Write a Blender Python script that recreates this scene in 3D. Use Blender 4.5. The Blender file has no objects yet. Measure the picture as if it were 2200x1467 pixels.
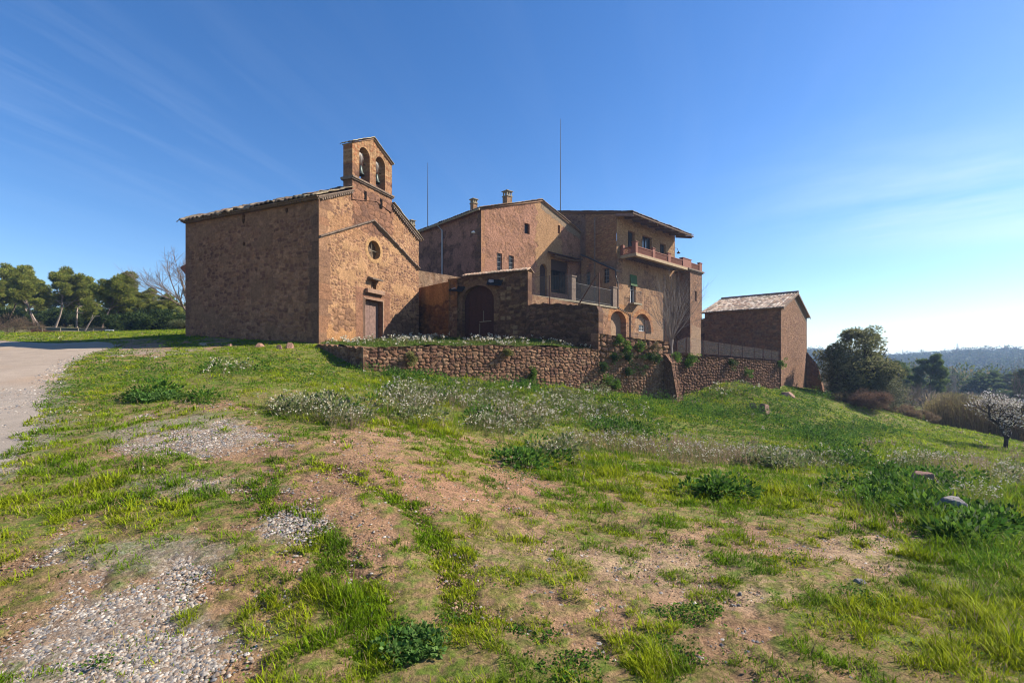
import bpy, bmesh, math, random
import numpy as np
from mathutils import Vector
from mathutils.geometry import delaunay_2d_cdt

SC = bpy.context.scene
COL = SC.collection
R = math.radians

# ------------------------------------------------------------ camera
EYE, F, HZ, CX = 1.6, 1030.0, 785.0, 1100.0      # eye height, focal length / horizon / centre in photo pixels
cam = bpy.data.objects.new('camera', bpy.data.cameras.new('camera'))
COL.objects.link(cam)
cam.location = (0, 0, EYE)
cam.rotation_euler = (R(90), 0, 0)
cam.data.sensor_width = 36
cam.data.lens = 36 * F / 2200
cam.data.shift_y = (HZ - 733.5) / 2200
cam.data.clip_start = .05
cam.data.clip_end = 9000
SC.camera = cam

# ------------------------------------------------------------ sun, sky, exposure
SUN_AZ, SUN_EL = R(12), R(35)                      # azimuth counted from +X towards +Y
sd = Vector((math.cos(SUN_AZ) * math.cos(SUN_EL), math.sin(SUN_AZ) * math.cos(SUN_EL), math.sin(SUN_EL)))
sun = bpy.data.objects.new('sun', bpy.data.lights.new('sun', 'SUN'))
COL.objects.link(sun)
sun.rotation_euler = sd.to_track_quat('Z', 'Y').to_euler()
sun.location = sd * 100
sun.data.energy = 4.9
sun.data.angle = R(.53)
sun.data.color = (1.0, .91, .78)
W = bpy.data.worlds.new('World')
SC.world = W
W.use_nodes = True
nt = W.node_tree
nt.nodes.clear()


def N(nt, t, **k):
    n = nt.nodes.new(t)
    for a, v in k.items():
        if a.startswith('i_'):
            n.inputs[int(a[2:])].default_value = v
        else:
            setattr(n, a, v)
    return n


def L(nt, a, b):
    nt.links.new(a, b)


def ramp(nt, src, stops):
    r = N(nt, 'ShaderNodeValToRGB')
    while len(r.color_ramp.elements) < len(stops):
        r.color_ramp.elements.new(.5)
    for e, (p, c) in zip(r.color_ramp.elements, stops):
        e.position = p
        e.color = (c, c, c, 1) if not isinstance(c, tuple) else (*c, 1)
    L(nt, src, r.inputs[0])
    return r


def math_(nt, op, a, b):
    m = N(nt, 'ShaderNodeMath', operation=op)
    for i, v in enumerate((a, b)):
        if isinstance(v, (int, float)):
            m.inputs[i].default_value = v
        else:
            L(nt, v, m.inputs[i])
    return m.outputs[0]


sky = N(nt, 'ShaderNodeTexSky', sky_type='NISHITA')
sky.sun_disc = False
sky.sun_elevation = SUN_EL
sky.sun_rotation = R(90) - SUN_AZ
sky.air_density = 1.0
sky.dust_density = .25
sky.ozone_density = 2.2
sky.altitude = 300
tc = N(nt, 'ShaderNodeTexCoord')
sx = N(nt, 'ShaderNodeSeparateXYZ')
L(nt, tc.outputs['Generated'], sx.inputs[0])
den = math_(nt, 'ADD', math_(nt, 'MAXIMUM', sx.outputs[2], 0.0), .12)
cb = N(nt, 'ShaderNodeCombineXYZ')                 # a flat cirrus layer high above
L(nt, math_(nt, 'DIVIDE', sx.outputs[0], den), cb.inputs[0])
L(nt, math_(nt, 'DIVIDE', sx.outputs[1], den), cb.inputs[1])


def cirrus(rot, scale, loc, lo, hi, det=7):
    mp = N(nt, 'ShaderNodeMapping')
    mp.vector_type = 'TEXTURE'
    mp.inputs['Rotation'].default_value = (0, 0, R(rot))
    mp.inputs['Scale'].default_value = scale
    mp.inputs['Location'].default_value = loc
    L(nt, cb.outputs[0], mp.inputs[0])
    n = N(nt, 'ShaderNodeTexNoise')
    n.inputs['Scale'].default_value = 1
    n.inputs['Detail'].default_value = det
    n.inputs['Roughness'].default_value = .62
    n.inputs['Distortion'].default_value = .35
    L(nt, mp.outputs[0], n.inputs[0])
    return ramp(nt, n.outputs[0], [(lo, 0.0), (hi, 1.0)]).outputs[0]


s2 = N(nt, 'ShaderNodeSeparateXYZ')
L(nt, cb.outputs[0], s2.inputs[0])




def lay(px, py):
    """layer coordinates seen at a photo pixel"""
    v = Vector(((px - CX) / F, 1, (HZ - py) / F)).normalized()
    return v.x / (max(v.z, 0) + .12), v.y / (max(v.z, 0) + .12)


def blobp(px, py, rx, ry):
    x0, y0 = lay(px, py)
    dx = math_(nt, 'DIVIDE', math_(nt, 'SUBTRACT', s2.outputs[0], x0), rx)
    dy = math_(nt, 'DIVIDE', math_(nt, 'SUBTRACT', s2.outputs[1], y0), ry)
    d = math_(nt, 'ADD', math_(nt, 'MULTIPLY', dx, dx), math_(nt, 'MULTIPLY', dy, dy))
    return math_(nt, 'POWER', 2.718, math_(nt, 'MULTIPLY', d, -1.0))


ca = cirrus(72, (1.2, .16, 1), (3.1, 1.2, 0), .47, .80)
cc = cirrus(-34, (1.5, .5, 1), (7.4, .3, 0), .28, .78)
m1 = math_(nt, 'MULTIPLY', ca, math_(nt, 'MULTIPLY', blobp(230, 250, .45, .7), .075))
m2 = math_(nt, 'MULTIPLY', cc, math_(nt, 'MULTIPLY', blobp(2120, 440, .7, .5), .75))
m3 = math_(nt, 'MULTIPLY', ca, .02)
cm = math_(nt, 'MINIMUM', math_(nt, 'ADD', math_(nt, 'ADD', m1, m2), m3), .85)
mx = N(nt, 'ShaderNodeMix', data_type='RGBA')
L(nt, cm, mx.inputs['Factor'])
hs = N(nt, 'ShaderNodeHueSaturation')
hs.inputs['Hue'].default_value = .508
hs.inputs['Saturation'].default_value = 1.30
hs.inputs['Value'].default_value = 1.14
L(nt, sky.outputs[0], hs.inputs['Color'])
L(nt, hs.outputs[0], mx.inputs[6])
mx.inputs[7].default_value = (6.0, 6.9, 8.0, 1)
bg = N(nt, 'ShaderNodeBackground')
bg.inputs[1].default_value = .079
L(nt, mx.outputs[2], bg.inputs[0])
wo = N(nt, 'ShaderNodeOutputWorld')
L(nt, bg.outputs[0], wo.inputs[0])
SC.view_settings.view_transform = 'Standard'
SC.view_settings.look = 'None'
SC.view_settings.exposure = 1.06
SC.view_settings.gamma = 1
SC.render.engine = 'CYCLES'
SC.cycles.use_denoising = True
SC.cycles.filter_width = 1.1
try:
    SC.cycles.sampling_pattern = 'BLUE_NOISE'
except Exception:
    pass
SC.cycles.max_bounces = 5
SC.cycles.diffuse_bounces = 3
SC.cycles.transparent_max_bounces = 12
SC.cycles.volume_bounces = 0

rng = np.random.default_rng(7)
random.seed(7)


# ------------------------------------------------------------ numeric noise
def h2(ix, iy, s=0):
    ix = ix.astype(np.int64)
    iy = iy.astype(np.int64)
    h = (ix * 374761393 + iy * 668265263 + s * 974634777) & 0xffffffff
    h = ((h ^ (h >> 13)) * 1274126177) & 0xffffffff
    h = ((h ^ (h >> 15)) * 2246822519) & 0xffffffff
    return (h ^ (h >> 16)) / 4294967296.0


def vn(x, y, s=0):
    xi, yi = np.floor(x), np.floor(y)
    fx, fy = x - xi, y - yi
    fx = fx * fx * (3 - 2 * fx)
    fy = fy * fy * (3 - 2 * fy)
    a, b = h2(xi, yi, s), h2(xi + 1, yi, s)
    c, d = h2(xi, yi + 1, s), h2(xi + 1, yi + 1, s)
    return (a * (1 - fx) + b * fx) * (1 - fy) + (c * (1 - fx) + d * fx) * fy


def fbm(x, y, o=4, s=0):
    t, a, n = 0, 1, 0
    for i in range(o):
        t = t + vn(x * 2 ** i + 17.3 * i, y * 2 ** i - 9.1 * i, s + i) * a
        n += a
        a *= .55
    return t / n


def worley(x, y, s=0, jit=.8):
    xi, yi = np.floor(x), np.floor(y)
    f1 = np.full(x.shape, 9.0)
    f2 = np.full(x.shape, 9.0)
    idv = np.zeros(x.shape)
    for dx in (-1, 0, 1):
        for dy in (-1, 0, 1):
            cx, cy = xi + dx, yi + dy
            r1, r2 = h2(cx, cy, s), h2(cx, cy, s + 50)
            px = cx + .5 + (r1 - .5) * jit
            py = cy + .5 + (r2 - .5) * jit
            d = np.maximum(np.abs(px - x), np.abs(py - y)) * .8 + np.hypot(px - x, py - y) * .2
            m = d < f1
            f2 = np.where(m, f1, np.minimum(f2, d))
            idv = np.where(m, h2(cx, cy, s + 99), idv)
            f1 = np.where(m, d, f1)
    return f1, f2, idv


def ss(a, b, x):
    t = np.clip((x - a) / (b - a), 0, 1)
    return t * t * (3 - 2 * t)


def mixc(a, b, t):
    return a + (b - a) * t[:, None]


def pal(idv, cols):
    cols = np.array(cols)
    k = np.minimum((idv * len(cols)).astype(int), len(cols) - 1)
    return cols[k]


# ------------------------------------------------------------ objects and meshes
def tag(o, label=None, cat=None, group=None, kind=None):
    for k, v in (('label', label), ('category', cat), ('group', group), ('kind', kind)):
        if v:
            o[k] = v
    return o


def link(o, parent=None):
    COL.objects.link(o)
    if parent is not None:
        o.parent = parent
        o.matrix_parent_inverse = parent.matrix_world.inverted()
    return o


def empty(name, loc, label=None, cat=None, group=None):
    o = bpy.data.objects.new(name, None)
    o.location = loc
    COL.objects.link(o)
    o.empty_display_size = .3
    bpy.context.view_layer.update()
    return tag(o, label, cat, group)


def mk(name, V, faces, mat, parent=None, attrs=None, smooth=False):
    """one mesh object from arrays; faces is a list of (n,k) index arrays; attrs {name: (n,3) or (n,)} per vertex"""
    me = bpy.data.meshes.new(name)
    V = np.asarray(V, dtype=np.float32)
    me.vertices.add(len(V))
    me.vertices.foreach_set('co', V.ravel())
    if not isinstance(faces, list):
        faces = [faces]
    faces = [np.asarray(f, dtype=np.int32) for f in faces if len(f)]
    li = np.concatenate([f.ravel() for f in faces])
    cnt = np.concatenate([np.full(len(f), f.shape[1], dtype=np.int32) for f in faces])
    st = np.concatenate([[0], np.cumsum(cnt)[:-1]]).astype(np.int32)
    me.loops.add(len(li))
    me.loops.foreach_set('vertex_index', li)
    me.polygons.add(len(cnt))
    me.polygons.foreach_set('loop_start', st)
    me.polygons.foreach_set('loop_total', cnt)
    if smooth:
        me.polygons.foreach_set('use_smooth', np.ones(len(cnt), dtype=bool))
    for k, a in (attrs or {}).items():
        a = np.asarray(a, dtype=np.float32)
        if a.ndim == 2:
            at = me.attributes.new(k, 'FLOAT_COLOR', 'POINT')
            at.data.foreach_set('color', np.hstack([a, np.ones((len(a), 1), np.float32)]).astype(np.float32).ravel())
        else:
            at = me.attributes.new(k, 'FLOAT', 'POINT')
            at.data.foreach_set('value', a)
    me.update(calc_edges=True)
    me.materials.append(mat)
    o = bpy.data.objects.new(name, me)
    return link(o, parent)


class MB:
    """collects boxes, tubes, prisms and lathes into one mesh"""

    def __init__(s):
        s.v, s.f = [], []

    def add(s, vs, fs):
        b = len(s.v)
        s.v += [tuple(v) for v in vs]
        s.f += [tuple(b + i for i in f) for f in fs]

    def box(s, c, h, ux=Vector((1, 0, 0)), uy=None, uz=Vector((0, 0, 1))):
        c = Vector(c)
        ux = Vector(ux).normalized()
        uz = Vector(uz).normalized()
        uy = uz.cross(ux).normalized() if uy is None else Vector(uy)
        vs = [c + ux * h[0] * i + uy * h[1] * j + uz * h[2] * k for i in (-1, 1) for j in (-1, 1) for k in (-1, 1)]
        s.add(vs, [(0, 1, 3, 2), (4, 6, 7, 5), (0, 4, 5, 1), (2, 3, 7, 6), (0, 2, 6, 4), (1, 5, 7, 3)])
        return s

    def tube(s, pts, rad, n=6, cap=True):
        pts = [Vector(p) for p in pts]
        if isinstance(rad, (int, float)):
            rad = [rad] * len(pts)
        b = len(s.v)
        for i, p in enumerate(pts):
            d = (pts[min(i + 1, len(pts) - 1)] - pts[max(i - 1, 0)]).normalized()
            a = d.cross(Vector((0, 0, 1)))
            if a.length < .15:
                a = d.cross(Vector((0, 1, 0)))
            a.normalize()
            c = d.cross(a)
            for k in range(n):
                t = 2 * math.pi * k / n
                s.v.append(tuple(p + (a * math.cos(t) + c * math.sin(t)) * rad[i]))
        for i in range(len(pts) - 1):
            for k in range(n):
                s.f.append((b + i * n + k, b + i * n + (k + 1) % n, b + (i + 1) * n + (k + 1) % n, b + (i + 1) * n + k))
        if cap:
            s.f.append(tuple(b + k for k in range(n))[::-1])
            s.f.append(tuple(b + (len(pts) - 1) * n + k for k in range(n)))
        return s

    def prism(s, loop, off):
        """loop of 3-D points extruded by vector off"""
        n = len(loop)
        lo = [Vector(p) for p in loop]
        hi = [p + Vector(off) for p in lo]
        s.add(lo + hi, [tuple(range(n))[::-1], tuple(range(n, 2 * n))] +
              [(i, (i + 1) % n, n + (i + 1) % n, n + i) for i in range(n)])
        return s

    def lathe(s, c, prof, n=14):
        c = Vector(c)
        b = len(s.v)
        for r, z in prof:
            for k in range(n):
                t = 2 * math.pi * k / n
                s.v.append((c.x + r * math.cos(t), c.y + r * math.sin(t), c.z + z))
        for i in range(len(prof) - 1):
            for k in range(n):
                s.f.append((b + i * n + k, b + i * n + (k + 1) % n, b + (i + 1) * n + (k + 1) % n, b + (i + 1) * n + k))
        return s

    def build(s, name, mat, parent=None, smooth=False, bevel=0):
        me = bpy.data.meshes.new(name)
        me.from_pydata(s.v, [], s.f)
        me.update()
        bm = bmesh.new()
        bm.from_mesh(me)
        bmesh.ops.recalc_face_normals(bm, faces=bm.faces)
        if bevel:
            bmesh.ops.bevel(bm, geom=[e for e in bm.edges], offset=bevel, segments=1, affect='EDGES')
        bm.to_mesh(me)
        bm.free()
        if smooth:
            for p in me.polygons:
                p.use_smooth = True
        me.materials.append(mat)
        return link(bpy.data.objects.new(name, me), parent)


# ------------------------------------------------------------ materials
def mat(name, col=(.5, .5, .5), rough=.9, attr=None, noise=0, nscale=4, bump=0, bscale=20, trans=0, metal=0, spec=.3, n2=0, n2scale=40):
    m = bpy.data.materials.new(name)
    m.use_nodes = True
    t = m.node_tree
    b = t.nodes['Principled BSDF']
    b.inputs['Roughness'].default_value = rough
    b.inputs['Metallic'].default_value = metal
    b.inputs['Specular IOR Level'].default_value = spec
    co = N(t, 'ShaderNodeTexCoord').outputs['Object']
    if attr:
        src = N(t, 'ShaderNodeAttribute', attribute_name=attr).outputs['Color']
    else:
        rg = N(t, 'ShaderNodeRGB')
        rg.outputs[0].default_value = (*col, 1)
        src = rg.outputs[0]
    for amt, sc, dt in ((noise, nscale, 6), (n2, n2scale, 3)):
        if amt:
            n = N(t, 'ShaderNodeTexNoise')
            n.inputs['Scale'].default_value = sc
            n.inputs['Detail'].default_value = dt
            n.inputs['Roughness'].default_value = .65
            L(t, co, n.inputs[0])
            r = ramp(t, n.outputs[0], [(.28, 1 - amt), (.72, 1 + amt)])
            x = N(t, 'ShaderNodeMix', data_type='RGBA', blend_type='MULTIPLY')
            x.inputs['Factor'].default_value = 1
            L(t, src, x.inputs[6])
            L(t, r.outputs[0], x.inputs[7])
            src = x.outputs[2]
    L(t, src, b.inputs['Base Color'])
    if bump:
        n = N(t, 'ShaderNodeTexNoise')
        n.inputs['Scale'].default_value = bscale
        n.inputs['Detail'].default_value = 8
        n.inputs['Roughness'].default_value = .7
        L(t, co, n.inputs[0])
        bp = N(t, 'ShaderNodeBump')
        bp.inputs['Strength'].default_value = 1
        bp.inputs['Distance'].default_value = bump
        L(t, n.outputs[0], bp.inputs['Height'])
        L(t, bp.outputs[0], b.inputs['Normal'])
    if trans:
        tr = N(t, 'ShaderNodeBsdfTranslucent')
        L(t, src, tr.inputs[0])
        ms = N(t, 'ShaderNodeMixShader')
        ms.inputs[0].default_value = trans
        L(t, b.outputs[0], ms.inputs[1])
        L(t, tr.outputs[0], ms.inputs[2])
        L(t, ms.outputs[0], t.nodes['Material Output'].inputs[0])
    return m


M = dict(
    wall=mat('masonry', attr='col', rough=.95, spec=.15, noise=.3, nscale=7, n2=.36, n2scale=20, bump=.04, bscale=15),
    plaster=mat('plaster', (.30, .21, .15), rough=.95, noise=.25, nscale=3, n2=.15, bump=.01),
    stone=mat('dressed_stone', (.25, .155, .105), rough=.92, spec=.2, noise=.3, nscale=5, n2=.2, bump=.015),
    oldstone=mat('grey_stone', (.17, .125, .095), rough=.92, spec=.2, noise=.35, nscale=5, n2=.2, bump=.02),
    tile=mat('clay_tile', attr='col', rough=.9, spec=.2, noise=.25, nscale=9, n2=.15, bump=.006),
    darkwood=mat('dark_wood', (.045, .022, .016), rough=.75, noise=.4, nscale=9, bump=.006, bscale=30),
    greywood=mat('weathered_wood', (.17, .105, .085), rough=.85, noise=.4, nscale=7, bump=.006, bscale=30),
    beam=mat('beam_wood', (.11, .065, .04), rough=.85, noise=.35, nscale=6, bump=.006),
    iron=mat('iron', (.03, .028, .028), rough=.6, spec=.4),
    rust=mat('rusty_iron', (.10, .045, .03), rough=.85, noise=.4, nscale=12),
    galv=mat('galvanised', (.33, .34, .35), rough=.5, metal=.4),
    dark=mat('dark_interior', (.012, .01, .009), rough=1, spec=0),
    glass=mat('window_glass', (.03, .04, .055), rough=.12, spec=.7),
    white=mat('white_paint', (.72, .72, .7), rough=.6),
    redpaint=mat('terracotta', (.21, .078, .048), rough=.85, noise=.2, nscale=10),
    bronze=mat('bronze', (.035, .045, .04), rough=.45, metal=.6, noise=.3),
    green=mat('green_blind', (.035, .085, .02), rough=.8, noise=.2, nscale=20),
    concrete=mat('aged_concrete', (.26, .22, .15), rough=.95, noise=.3, nscale=4, n2=.2, bump=.01),
    rock=mat('sandstone_rock', (.24, .135, .095), rough=.92, noise=.35, nscale=7, n2=.2, bump=.03, bscale=14),
    rockgrey=mat('grey_rock', (.20, .18, .17), rough=.92, noise=.4, nscale=9, n2=.2, bump=.03, bscale=14),
    veg=mat('leaves', attr='col', rough=.7, spec=.08, trans=.45),
    grass=mat('grass_blades', attr='col', rough=.7, spec=.06, trans=.35),
    flower=mat('petals', attr='col', rough=.8, spec=.1, trans=.25),
    bark=mat('bark', (.13, .095, .075), rough=.95, noise=.35, nscale=7, bump=.02),
    palebark=mat('pale_bark', (.30, .24, .20), rough=.95, noise=.35, nscale=7, bump=.02),
    darkbark=mat('dark_bark', (.035, .026, .024), rough=.95, noise=.35, nscale=9, bump=.02),
    ground=None,
    gravel=mat('pebbles', attr='col', rough=.8, spec=.3, noise=.2, nscale=30),
)

t = M['grass'].node_tree          # thin blades shade as the soft upright mass they form
ge = N(t, 'ShaderNodeNewGeometry')
va = N(t, 'ShaderNodeVectorMath', operation='SCALE')
va.inputs['Scale'].default_value = .45
L(t, ge.outputs['Normal'], va.inputs[0])
vb = N(t, 'ShaderNodeVectorMath', operation='ADD')
vb.inputs[1].default_value = (0, 0, .75)
L(t, va.outputs[0], vb.inputs[0])
vc = N(t, 'ShaderNodeVectorMath', operation='NORMALIZE')
L(t, vb.outputs[0], vc.inputs[0])
L(t, vc.outputs[0], t.nodes['Principled BSDF'].inputs['Normal'])


# ------------------------------------------------------------ geometry of the view, used once to take sizes from the photo
def ray_a(px):
    return (px - CX) / F


def P(px, py, Y):
    return Vector((ray_a(px) * Y, Y, EYE + (HZ - py) / F * Y))


class Fr:
    """a vertical wall plane: origin, horizontal direction U, outward normal Nn"""

    def __init__(s, o, u, flip=False, off=0):
        s.U = Vector((u[0], u[1], 0)).normalized()
        s.Nn = Vector((s.U.y, -s.U.x, 0))
        if flip:
            s.Nn = -s.Nn
        s.O = Vector((o[0], o[1], 0)) + s.Nn * off

    def pt(s, u, z, out=0.0):
        p = s.O + s.U * u + s.Nn * out
        return Vector((p.x, p.y, z))

    def pp(s, px, py, out=0.0):
        a = ray_a(px)
        O = s.O + s.Nn * out
        u = (a * O.y - O.x) / (s.U.x - a * s.U.y)
        Y = O.y + u * s.U.y
        return u, EYE + (HZ - py) / F * Y

    def u(s, px, out=0.0):
        return s.pp(px, 0, out)[0]


# ------------------------------------------------------------ masonry
def inpoly(x, y, poly):
    poly = np.asarray(poly)
    r = np.zeros(x.shape, bool)
    n = len(poly)
    for i in range(n):
        x1, y1 = poly[i]
        x2, y2 = poly[(i + 1) % n]
        if y1 == y2:
            continue
        c = ((y1 > y) != (y2 > y)) & (x < (x2 - x1) * (y - y1) / (y2 - y1) + x1)
        r ^= c
    return r


def segdist(x, y, poly):
    poly = np.asarray(poly)
    d = np.full(x.shape, 1e9)
    n = len(poly)
    for i in range(n):
        a, b = poly[i], poly[(i + 1) % n]
        ab = b - a
        t = np.clip(((x - a[0]) * ab[0] + (y - a[1]) * ab[1]) / max(ab @ ab, 1e-12), 0, 1)
        d = np.minimum(d, np.hypot(x - a[0] - t * ab[0], y - a[1] - t * ab[1]))
    return d


def resample(poly, s):
    out = []
    n = len(poly)
    for i in range(n):
        a, b = np.array(poly[i], float), np.array(poly[(i + 1) % n], float)
        k = max(1, int(round(np.hypot(*(b - a)) / s)))
        for j in range(k):
            out.append(a + (b - a) * j / k)
    return np.array(out)


def cdt_fill(outline, holes, res, jit=.25, inner=None):
    """triangulates a polygon with holes on a fine jittered grid"""
    loops = [resample(outline, res * 1.5)] + [resample(h, res * 1.2) for h in holes]
    o = np.array(outline)
    x0, y0 = o.min(0)
    x1, y1 = o.max(0)
    gx, gy = np.meshgrid(np.arange(x0, x1, res), np.arange(y0, y1, res))
    gx, gy = gx.ravel(), gy.ravel()
    r_ = np.random.default_rng(len(gx))
    gx = gx + (r_.random(gx.shape) - .5) * res * jit
    gy = gy + (r_.random(gx.shape) - .5) * res * jit
    k = inpoly(gx, gy, outline)
    for h in holes:
        k &= ~inpoly(gx, gy, h)
    gx, gy = gx[k], gy[k]
    d = segdist(gx, gy, outline)
    for h in holes:
        d = np.minimum(d, segdist(gx, gy, h))
    k = d > res * .45
    gx, gy = gx[k], gy[k]
    bp = np.vstack(loops)
    pts = np.vstack([bp, np.stack([gx, gy], 1)])
    edges, b = [], 0
    for l in loops:
        n = len(l)
        edges += [(b + i, b + (i + 1) % n) for i in range(n)]
        b += n
    res_ = delaunay_2d_cdt([Vector(p) for p in pts], edges, [], 0, 1e-7)
    V = np.array([(v.x, v.y) for v in res_[0]])
    T = np.array(res_[2])
    c = V[T].mean(1)
    k = inpoly(c[:, 0], c[:, 1], outline)
    for h in holes:
        k &= ~inpoly(c[:, 0], c[:, 1], h)
    T = T[k]
    e1 = V[T[:, 1]] - V[T[:, 0]]
    e2 = V[T[:, 2]] - V[T[:, 0]]
    neg = (e1[:, 0] * e2[:, 1] - e1[:, 1] * e2[:, 0]) < 0
    T[neg] = T[neg][:, ::-1]
    return V, T, loops


WARM = np.array((.74, .63, .55))      # the local red sandstone


def wall(parent, name, fr, outline, holes=(), style=None, res=.05, amp=.03, reveal=.25, thick=0, out=0.0, proj=0.0, m=None):
    """a masonry face with real relief; openings get reveals, thick gives the wall its ends, top and back"""
    holes = [list(map(tuple, h)) for h in holes]
    V, T, loops = cdt_fill([tuple(p) for p in outline], holes, res)
    u, z = V[:, 0], V[:, 1]
    col, rel = style(u, z)
    d = segdist(u, z, outline)
    for h in holes:
        d = np.minimum(d, segdist(u, z, h))
    att = np.clip(d / .08, 0, 1)
    dis = out + (-amp * (1 - rel) + proj * rel) * att
    O, U, Nn = np.array(fr.O), np.array(fr.U), np.array(fr.Nn)
    V3 = O + u[:, None] * U + dis[:, None] * Nn
    V3[:, 2] = z
    flip = np.cross(U, (0, 0, 1)) @ Nn < 0
    if flip:
        T = T[:, ::-1]
    vs, fs, cs, b = [V3], [T], [col], len(V3)

    def strip(lp, dist, rev):
        nonlocal b
        l = np.array(lp)
        c, _ = style(l[:, 0], l[:, 1])
        n = len(l)
        a = O + l[:, :1] * U + out * Nn
        a[:, 2] = l[:, 1]
        k = 2 if dist < .6 else 4
        rows = [a - Nn * dist * i / k for i in range(k + 1)]
        vs.append(np.vstack(rows))
        cs.append(np.vstack([c * (.97 + .06 * rng.random((n, 1))) for _ in rows]))
        i = np.arange(n)
        j = (i + 1) % n
        for q in range(k):
            f = np.stack([b + q * n + i, b + q * n + j, b + (q + 1) * n + j, b + (q + 1) * n + i], 1)
            fs.append(f[:, ::-1] if rev != flip else f)
        b += n * (k + 1)

    def area(l):
        l = np.array(l)
        return np.sum(l[:, 0] * np.roll(l[:, 1], -1) - np.roll(l[:, 0], -1) * l[:, 1])

    for h, l in zip(holes, loops[1:]):
        strip(l, reveal, area(l) > 0)
    if thick:
        strip(loops[0], thick, area(loops[0]) > 0)
        Vb = V3 - (dis[:, None] + thick - out) * Nn
        Vb[:, 2] = V3[:, 2]
        vs.append(Vb)
        cs.append(col)
        fs.append(T[:, ::-1] + b)
    tri = np.vstack([f for f in fs if f.shape[1] == 3])
    qd = [f for f in fs if f.shape[1] == 4]
    return mk(name, np.vstack(vs), [tri] + ([np.vstack(qd)] if qd else []), m or M['wall'], parent, {'col': np.vstack(cs) * WARM})


# palettes of base colours (linear)
REDS = [(.215, .118, .078), (.25, .145, .095), (.17, .098, .074), (.29, .175, .11), (.20, .125, .098), (.235, .125, .075), (.145, .09, .072)]
TANS = [(.33, .21, .125), (.37, .235, .135), (.29, .175, .11), (.25, .145, .095), (.31, .18, .105), (.21, .13, .095)]
DARKS = [(.15, .088, .062), (.18, .105, .072), (.12, .075, .058), (.21, .135, .09), (.165, .10, .075), (.26, .185, .12)]
WALLR = [(.34, .20, .13), (.38, .245, .155), (.27, .155, .105), (.41, .28, .175), (.30, .175, .12), (.23, .14, .10), (.37, .21, .12)]


def rubble(cols, mort=(.3, .2, .125), sx=.34, sy=.2, seed=1, joint=.16, plaster=None, pth=.55, psc=.6, warp=.12, big=0):
    mort = np.array(mort)

    def f(u, z):
        wu = u + (fbm(u * 1.3, z * 1.3, 3, seed + 5) - .5) * warp * 2
        wz = z + (fbm(u * 1.1 + 9, z * 1.6, 3, seed + 6) - .5) * warp * 2
        f1, f2, i = worley(wu / sx, wz / sy, seed, .75)
        i2 = (i * 7.13) % 1
        j = ss(0, joint * (.6 + .9 * i2), f2 - f1)
        dome = ss(0, .42, f2 - f1)
        c = pal(i, cols) * (.86 + .28 * i2)[:, None]
        c = c * (.82 + .36 * fbm(u * 7, z * 7, 4, seed + 7))[:, None]
        n = fbm(u * .45, z * .45, 4, seed + 8)
        c = c * (.72 + .56 * n)[:, None]
        mo = mort * (.7 + .5 * fbm(u * 4, z * 4, 3, seed + 9))[:, None]
        col = mixc(mo, c, j)
        rel = j * (.45 + .35 * i2 + .2 * dome)
        if plaster is not None:
            p = fbm(u * psc, z * psc, 5, seed + 11) + .12 * (fbm(u * 6, z * 6, 3, seed + 12) - .5)
            pm = ss(pth, pth + .05, p)
            pc = np.array(plaster) * (.78 + .44 * fbm(u * 3, z * 3, 4, seed + 13))[:, None]
            col = mixc(col, pc, pm * .88)
            rel = rel * (1 - pm) + (.72 + .25 * fbm(u * 9, z * 9, 3, seed + 14)) * pm
        return col, rel
    return f


def brick(cols, mort=(.27, .19, .13), bw=.29, bh=.085, seed=3):
    def f(u, z):
        zz = z + (fbm(u * 1.2, z * 1.2, 3, seed) - .5) * .05
        row = np.floor(zz / bh)
        uu = u / bw + (row % 2) * .5 + h2(row, row, seed) * .3
        c_ = np.floor(uu)
        i = h2(c_, row, seed + 1)
        fu, fz = uu - c_, zz / bh - row
        j = ss(0, .07, np.minimum(fu, 1 - fu)) * ss(0, .2, np.minimum(fz, 1 - fz))
        col = pal(i, cols) * (.8 + .4 * fbm(u * 6, z * 6, 3, seed + 2))[:, None]
        col = col * (.75 + .5 * fbm(u * .6, z * .6, 4, seed + 4))[:, None]
        return mixc(np.tile(np.array(mort), (len(u), 1)), col, j), j * (.5 + .5 * i)
    return f


def render_coat(base, under, seed=5, th=.5, sc=.8, spots=3.0, rough=.5):
    """plaster coat, pitted, fallen off in places over the masonry beneath"""
    def f(u, z):
        c0, r0 = under(u, z)
        n = fbm(u * spots, z * spots, 5, seed)
        big = fbm(u * sc, z * sc * .8, 4, seed + 3)
        m_ = ss(th, th + .05, n * .55 + big * .45)
        pc = np.array(base) * (.78 + .44 * fbm(u * 1.4, z * 1.4, 5, seed + 6))[:, None]
        pc = pc * (.88 + .24 * vn(u * 16, z * 16, seed + 7))[:, None]
        rel = .75 + rough * (fbm(u * 8, z * 8, 4, seed + 8) - .5)
        return mixc(pc, c0, m_), rel * (1 - m_) + r0 * .55 * m_
    return f


def blocks(w, h, cols, seed=1, jw=.02):
    def f(u, z):
        row = np.floor(z / h)
        uu = u / w + (row % 2) * .47
        c_ = np.floor(uu)
        fu, fz = (uu - c_) * w, z - row * h
        j = ss(0, jw, np.minimum(fu, w - fu)) * ss(0, jw, np.minimum(fz, h - fz))
        i = h2(c_, row, seed)
        col = pal(i, cols) * (.8 + .4 * fbm(u * 5, z * 5, 4, seed + 3))[:, None]
        return col * (.7 + .3 * j)[:, None], .8 + .2 * j * 1.0
    return f


def over(base, *layers):
    """layers = (mask(u,z)->0..1, style)"""
    def f(u, z):
        c, r = base(u, z)
        for mask, st in layers:
            k = mask(u, z)
            if k.max() <= 0:
                continue
            c2, r2 = st(u, z)
            c = mixc(c, c2, k)
            r = r * (1 - k) + r2 * k
        return c, r
    return f


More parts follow.
